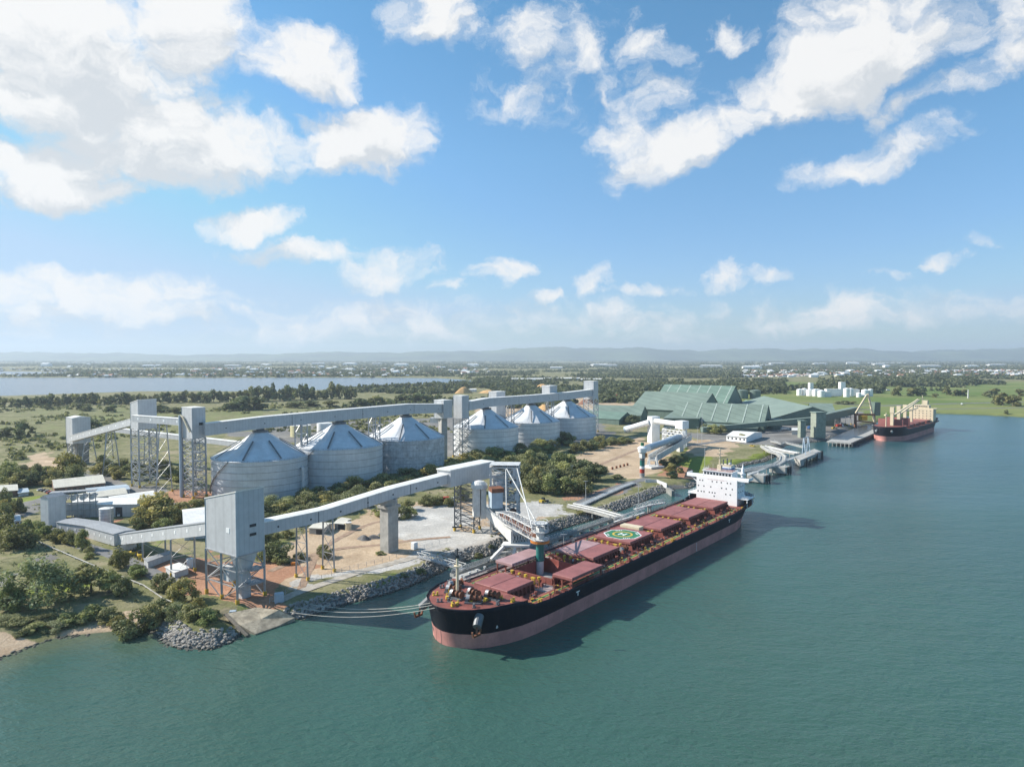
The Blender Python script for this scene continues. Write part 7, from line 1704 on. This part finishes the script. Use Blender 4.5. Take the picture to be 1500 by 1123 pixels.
# ---- woods: scattered far clumps nobody could count
def woods(name, PT, seed, m='leaf_far', nq=26, prof=.5):
    """PT: array of x, y, z, width, height"""
    r = np.random.default_rng(seed); n = len(PT); k = nq
    c = np.repeat(PT, k, 0); N_ = len(c); v = r.normal(size=(N_, 3)); v /= np.linalg.norm(v, axis=1)[:, None]; v[:, 2] = np.abs(v[:, 2])*1.0
    q = r.uniform(.5, 1.05, N_)[:, None]
    P = np.column_stack([c[:, 0]+v[:, 0]*q[:, 0]*c[:, 3]*.5, c[:, 1]+v[:, 1]*q[:, 0]*c[:, 3]*.5, c[:, 2]+np.clip(v[:, 2]*q[:, 0], .06, 1)*c[:, 4]])
    d = v+r.normal(size=(N_, 3))*.5; d /= np.linalg.norm(d, axis=1)[:, None]; a = np.cross(d, r.normal(size=(N_, 3))); a /= np.linalg.norm(a, axis=1)[:, None]; b = np.cross(d, a)
    s = (np.minimum(c[:, 3], c[:, 4]*1.3)*r.uniform(.16, .30, N_))[:, None]; a *= s; b *= s*.8
    V = np.stack([P-a-b, P+a-b, P+a+b, P-a+b], 1).reshape(-1, 3); Q = np.arange(4*N_).reshape(N_, 4)
    me = np_mesh(name, V, Q, [M[m]]); T = np.clip(np.repeat(r.uniform(.1, .9, n), k)+r.uniform(-.25, .25, N_), 0, 1)
    at = me.attributes.new('tone', 'FLOAT', 'FACE'); at.data.foreach_set('value', T.astype(np.float32))
    o = bpy.data.objects.new(name, me); COL.objects.link(o); tag(o, kind='stuff'); return o
def scatter(n, x0, x1, y0, y1, seed, keep, wr, hr, lin=True):
    """random photo-space candidates turned into ground points (even on the ground when lin is False)"""
    r = np.random.default_rng(seed)
    Y = r.uniform(y0, y1, n) if lin else np.exp(r.uniform(math.log(y0), math.log(y1), n))
    X = (r.uniform(x0, x1, n)-750)/1000*Y
    k = keep(X, Y); X, Y = X[k], Y[k]; r2 = np.random.default_rng(seed+1); nn = len(X)
    return np.column_stack([X, Y, np.full(nn, 3.0), r2.uniform(*wr, nn), r2.uniform(*hr, nn)])
def notwater(X, Y):
    P = np.stack([X, Y], 1); return (sdf(P, LAKE) < -12) & (sdf(P, LAKE2) < -12) & (sdf(P, WATER_POLY) < -25)
def dens_keep(sc1, sc2, thr, seed, extra=None):
    def f(X, Y):
        v = vnoise(X+9e4, Y+9e4, sc1, seed)*.6+vnoise(X+9e4, Y+9e4, sc2, seed+1)*.4; k = (v > thr) & notwater(X, Y)
        if extra is not None: k &= extra(X, Y)
        return k
    return f
pxof = lambda X, Y: 750+1000*X/Y
# scrub of the near and middle ground on the left and behind the silos
sc1 = scatter(5200, -60, 900, 430, 1290, 5, dens_keep(90, 34, .52, 50, lambda X, Y: ((pxof(X, Y) < 330) & (Y > 480) & ~((Y < 620) & (pxof(X, Y) > 110)) | (Y > 780) & (pxof(X, Y) < 690))), (4, 11), (1.6, 4.5))
woods('scrub', sc1, 5, 'leaf_dark', 22)
# middle woods right and far
inbig = lambda X, Y: ~((pxof(X, Y) > 840) & (Y < 1270)) & ~((pxof(X, Y) > 640) & (pxof(X, Y) < 860) & (Y < 1130))
w1 = scatter(7000, 480, 1000, 1150, 2600, 7, dens_keep(260, 90, .47, 60, inbig), (9, 17), (7, 13))
def band_right(X, Y):
    p = pxof(X, Y); return (p > 860)
w2 = scatter(9000, 860, 1560, 1280, 3300, 8, dens_keep(300, 110, .56, 62, lambda X, Y: ~((pxof(X, Y) > 1060) & (Y < 1620)) & ~((pxof(X, Y) > 1290) & (Y < 1750))), (10, 18), (8, 14))
plant_ = scatter(2600, 895, 1165, 1600, 2050, 9, lambda X, Y: (np.abs(vnoise(X, Y, 60, 3)-.5) < .44) & ((pxof(X, Y) < 1150)), (10, 15), (13, 18))
plant2 = scatter(900, 1180, 1290, 1640, 1900, 10, lambda X, Y: pxof(X, Y) > 0, (10, 15), (11, 15))
plant3 = scatter(2200, 1200, 1430, 1950, 2500, 12, dens_keep(150, 60, .44, 66), (12, 18), (12, 17))
w3 = scatter(26000, -80, 1600, 2500, 9000, 11, dens_keep(520, 190, .46, 64), (14, 26), (8, 15), lin=False)
w4 = scatter(12000, -80, 1600, 6500, 15500, 13, dens_keep(1300, 420, .44, 68), (30, 60), (10, 18))
fs = scatter(2600, -80, 780, 3050, 4200, 14, dens_keep(260, 90, .42, 70), (12, 20), (7, 12))
woods('far_wood', np.concatenate([w1, w2, plant_, plant2, plant3, fs]), 8, 'leaf_far', 16)
woods('distant_wood', np.concatenate([w3, w4]), 9, 'leaf_far', 9)
# low ground scrub in the foreground
def near_keep(X, Y):
    P = np.stack([X, Y], 1); k = (sdf(P, WATER_POLY) < -5) & (vnoise(X+900, Y+900, 14, 71) > .45)
    px = pxof(X, Y); py = 523+86500/Y
    yard = (px > 205) & (py < 895) & (px < 720) & (py > 735); path_ = np.abs(py-(768+(px-10)*.455)) < 5
    return k & ~yard & ~path_ & (px < 335) & ~((px > 60) & (px < 320) & (py < 800) & (py > 690))
tuf = scatter(3400, -20, 340, 222, 420, 15, near_keep, (.8, 2.4), (.4, 1.2)); tuf[:, 2] = [GZ(a, b_)-.05 for a, b_ in tuf[:, :2]]
woods('undergrowth', tuf, 15, 'leaf_pale', 12)
def mid_keep(X, Y):
    P = np.stack([X, Y], 1); px = pxof(X, Y); py = 523+86500/Y
    bank = (sdf(P, WATER_POLY) < -3) & (sdf(P, WATER_POLY) > -13); th = (px > 380) & (px < 870) & (py > 655) & (py < 790) & (py > 800-(px-380)*.30-60) & (py < 800-(px-380)*.26)
    return (bank & (vnoise(X+900, Y+900, 9, 72) > .62)) | (th & (vnoise(X+900, Y+900, 20, 73) > .5))
tu2 = scatter(5200, 380, 1130, 262, 620, 16, mid_keep, (.9, 2.6), (.4, 1.1)); tu2[:, 2] = [GZ(a, b_)-.05 for a, b_ in tu2[:, :2]]
woods('undergrowth', tu2, 16, 'leaf', 12)
# ================================================================== riprap
def rock_mesh(seed):
    import bmesh
    b = bmesh.new(); bmesh.ops.create_icosphere(b, subdivisions=1, radius=.5); r = random.Random(seed)
    for v in b.verts: v.co *= r.uniform(.68, 1.15); v.co.z *= .8
    me = bpy.data.meshes.new('boulder'); b.to_mesh(me); b.free(); me.materials.append(M['shore_rock']); return me
RK = [rock_mesh(i) for i in range(6)]
def shore_pts(i0, i1, n, seed, d0, d1):
    r = random.Random(seed); seg = [(SH[i], SH[i+1]) for i in range(i0, i1)]; L = [math.dist(a, c) for a, c in seg]; out = []
    for _ in range(n):
        k = r.choices(range(len(seg)), L)[0]; (a, c) = seg[k]; t = r.random(); ex, ey = (c[0]-a[0])/L[k], (c[1]-a[1])/L[k]; d = r.uniform(d0, d1)
        x, y = a[0]+(c[0]-a[0])*t-ey*d, a[1]+(c[1]-a[1])*t+ex*d; out.append((x, y, max(GZ(x, y), -.6)))
    return out
i_m0, i_m1 = 7, 12
rng = random.Random(4)
mp_ = [p for p in shore_pts(7, 16, 900, 21, -.8, 7.5)]
mp_ = [p for p in mp_ if not (math.dist(p[:2], W(378, 906, 1)) < 8)]
mp_.sort(key=lambda p: p[1]); near = mp_[:300]
for i, (x, y, z) in enumerate(near):
    o = bpy.data.objects.new('boulder', RK[i % 6]); COL.objects.link(o); o.location = (x, y, z+.1); s_ = rng.uniform(.7, 1.7); o.scale = (s_, s_*rng.uniform(.7, 1.1), s_*rng.uniform(.7, 1)); o.rotation_euler = (rng.uniform(-.4, .4), rng.uniform(-.4, .4), rng.uniform(0, 6.3))
    tag(o, 'grey granite boulder in the rocky point by the tall shore tower', 'boulder', 'boulders of the rocky point')
rest = mp_[300:]+shore_pts(15, 30, 4300, 22, -.8, 8.0)+shore_pts(31, 36, 500, 24, -.5, 4)+shore_pts(0, 5, 160, 25, -.8, 1.8)+shore_pts(39, 41, 160, 26, -.5, 4)
PV = []; PF = []; nv = 0
for k, (x, y, z) in enumerate(rest):
    me = RK[k % 6]; s_ = rng.uniform(.6, 1.6); a = rng.uniform(0, 6.3); A = np.array([v.co[:] for v in me.vertices]) if k < 6 else RKV[k % 6]
    if k == 0: RKV = [np.array([v.co[:] for v in m_.vertices]) for m_ in RK]; RKF = [np.array([p.vertices[:] for p in m_.polygons]) for m_ in RK]
    c, sn = math.cos(a), math.sin(a); R_ = np.array([[c, -sn, 0], [sn, c, 0], [0, 0, rng.uniform(.7, 1)]])
    PV.append(RKV[k % 6]@R_.T*s_+np.array([x, y, z+.1])); PF.append(RKF[k % 6]+nv); nv += len(PV[-1])
me = np_mesh('riprap', np.concatenate(PV), np.concatenate(PF), [M['shore_rock']]); o = bpy.data.objects.new('riprap', me); COL.objects.link(o); tag(o, kind='stuff')
# ================================================================== far houses and sheds
def house_mesh(lx, ly, h, rh, wallm, roofm):
    mb = MB(); mb.box(0, 0, -.5, h, lx, ly); mb.mi = 1; o = .6
    e = [(-lx/2-o, -ly/2-o, h), (lx/2+o, -ly/2-o, h), (lx/2+o, ly/2+o, h), (-lx/2-o, ly/2+o, h)]; a, c = (-lx/2+ly*.3, 0, h+rh), (lx/2-ly*.3, 0, h+rh)
    mb.raw(e+[a, c], [(0, 1, 5, 4), (1, 2, 5), (2, 3, 4, 5), (3, 0, 4), (3, 2, 1, 0)])
    ob = mb.build('house', [M[wallm], M[roofm]], loc=(0, 0, 0)); me = ob.data; bpy.data.objects.remove(ob); return me
HM = [house_mesh(20, 13, 4.2, 3, 'white_dirty', 'roof_pale'), house_mesh(18, 12, 4.2, 3.2, 'cream', 'roof_blue'), house_mesh(22, 14, 4.5, 3.2, 'white', 'tile'), house_mesh(26, 15, 6.5, 2, 'white', 'white')]
WH = [house_mesh(70, 34, 9, 2.5, 'white', 'white'), house_mesh(90, 30, 8, 2, 'clad_light', 'roof_pale')]
def houses(n, x0, x1, y0, y1, seed, label, group, meshes, nm='house', cat='house', sc=(.8, 1.25), wts=None):
    r = random.Random(seed); k = 0
    for _ in range(n*6):
        if k >= n: break
        Y = r.uniform(y0, y1); X = (r.uniform(x0, x1)-750)/1000*Y
        if not bool(notwater(np.array([X]), np.array([Y]))[0]): continue
        o = bpy.data.objects.new(nm, r.choices(meshes, wts)[0]); COL.objects.link(o); o.location = (X, Y, 3.2); o.rotation_euler.z = r.uniform(-.5, .5); s_ = r.uniform(*sc); o.scale = (s_, s_, s_*1.25); tag(o, label, cat, group); k += 1
houses(95, 95, 640, 3020, 3420, 31, 'tiny pale roofed house on the far shore of the lake', 'houses across the lake', HM[:3])
houses(60, 280, 700, 3500, 5400, 32, 'speck of a pale house in the suburb behind the lake shore', 'suburb behind the lake', HM, sc=(1, 1.7))
houses(140, 1090, 1520, 2900, 4300, 33, 'tiny house in the suburb spread behind the far green fields', 'suburb behind the fields', HM, wts=(3, 2, 4, 3), sc=(.9, 1.4))
houses(26, 0, 1500, 4600, 8200, 34, 'small pale building speck on the far wooded plain', 'buildings on the far plain', HM[3:]+WH, 'far_building', 'building', sc=(1.2, 2))
for (px, py, wpx, dp, h, m, lb) in ((1298, 532.5, 54, 60, 12, 'white', 'long white warehouse roof beyond the suburb on the far plain'), (772, 558, 46, 40, 10, 'clad_light', 'long pale industrial shed beyond the lake end'), (822, 556.5, 56, 40, 9, 'roof_pale', 'long low white roofed shed right of the industrial shed beyond the lake'), (68, 536.5, 11, 60, 30, 'white', 'white dome roofed hall far beyond the lake'), (130, 531.8, 62, 60, 12, 'roof_pale', 'thin white roof line on the far plain at the left'), (866, 558, 30, 30, 9, 'white_dirty', 'small pale shed near the farther silo gallery end'), (1107, 536.5, 10, 30, 12, 'white', 'small white farm shed in the woods above the green sheds'), (815, 540, 18, 30, 14, 'white_dirty', 'white shed block in the woods beyond the lake end'), (800, 571, 16, 16, 8, 'clad', 'grey shed by the orange heaps'), (693, 573.5, 10, 12, 7, 'white_dirty', 'white shed beside the big orange heap')):
    x, y = W(px, py); root = empty('far_shed', (x, y, GR), lb, 'building', 'big sheds on the far plain'); lw = wpx*y/1000
    mb = MB(); mb.box(x, y, 2.5, GR+h*.8, lw, dp); mb.build('wall', M[m], root)
    mb = MB(); a = lw/2*1.02; b_ = dp/2*1.03; z = GR+h*.8+.02; mb.raw([(x-a, y-b_, z), (x+a, y-b_, z), (x+a, y+b_, z), (x-a, y+b_, z), (x-a*.96, y, z+h*.3), (x+a*.96, y, z+h*.3)], [(0, 1, 5, 4), (1, 2, 5), (2, 3, 4, 5), (3, 0, 4), (3, 2, 1, 0)]); mb.build('roof', M['roof_pale' if m != 'white' else 'white'], root)
# containers and clutter of the yard left of the green sheds
r = random.Random(41); nms = {'bluepaint': 'blue', 'red': 'red', 'white_dirty': 'white', 'orange': 'orange', 'steel': 'grey'}
k = 0
for i in range(22):
    px, py = 880+r.uniform(0, 62), 579+r.uniform(0, 9); m = r.choice(list(nms)); x, y = W(px, py); mb = MB(); rz = r.choice((.2, 1.77)); mb.box(x, y, GR-.3, GR+2.6+r.choice((0, 0, 2.6)), 12.2, 2.5, rz); mb.box(x, y, GR+5.3, GR+5.4, 12, 2.4, rz) if False else None
    o = mb.build('freight_container', M[m], loc=(x, y, GR)); tag(o, 'small %s container in the cluttered yard left of the green sheds' % nms[m], 'container', '%s containers in the cluttered yard' % nms[m])

# the rest of the suburbs, too small and many to tell apart
def suburb(n, x0, x1, y0, y1, seed, wts):
    r = random.Random(seed); mbs = [MB() for _ in range(4)]; k = 0; tot = MB()
    for _ in range(n*5):
        if k >= n: break
        Y = r.uniform(y0, y1); X = (r.uniform(x0, x1)-750)/1000*Y
        if vnoise(np.array([X+9e4]), np.array([Y+9e4]), 420, 88)[0] < .42 or not bool(notwater(np.array([X]), np.array([Y]))[0]): continue
        lx, ly, h = r.uniform(13, 22), r.uniform(10, 14), r.uniform(4, 6); a = r.uniform(-.6, .6)
        tot.mi = 0; tot.box(X, Y, 2.5, 3+h, lx, ly, a); tot.mi = r.choices((1, 2, 3), wts)[0]
        c, s_ = math.cos(a), math.sin(a); G = lambda p, q, z: (X+c*p-s_*q, Y+s_*p+c*q, z)
        e = [G(-lx*.53, -ly*.55, 3.02+h), G(lx*.53, -ly*.55, 3.02+h), G(lx*.53, ly*.55, 3.02+h), G(-lx*.53, ly*.55, 3.02+h), G(-lx*.2, 0, 6+h), G(lx*.2, 0, 6+h)]
        tot.raw(e, [(0, 1, 5, 4), (1, 2, 5), (2, 3, 4, 5), (3, 0, 4), (3, 2, 1, 0)]); k += 1
    return tot
for nm_args in ((520, 1080, 1560, 2900, 4700, 51, (3, 4, 1)), (260, -40, 720, 3030, 5200, 52, (4, 2, 2))):
    o = suburb(*nm_args).build('suburb_houses', [M['white_dirty'], M['roof_pale'], M['tile'], M['roof_blue']]); tag(o, kind='stuff')
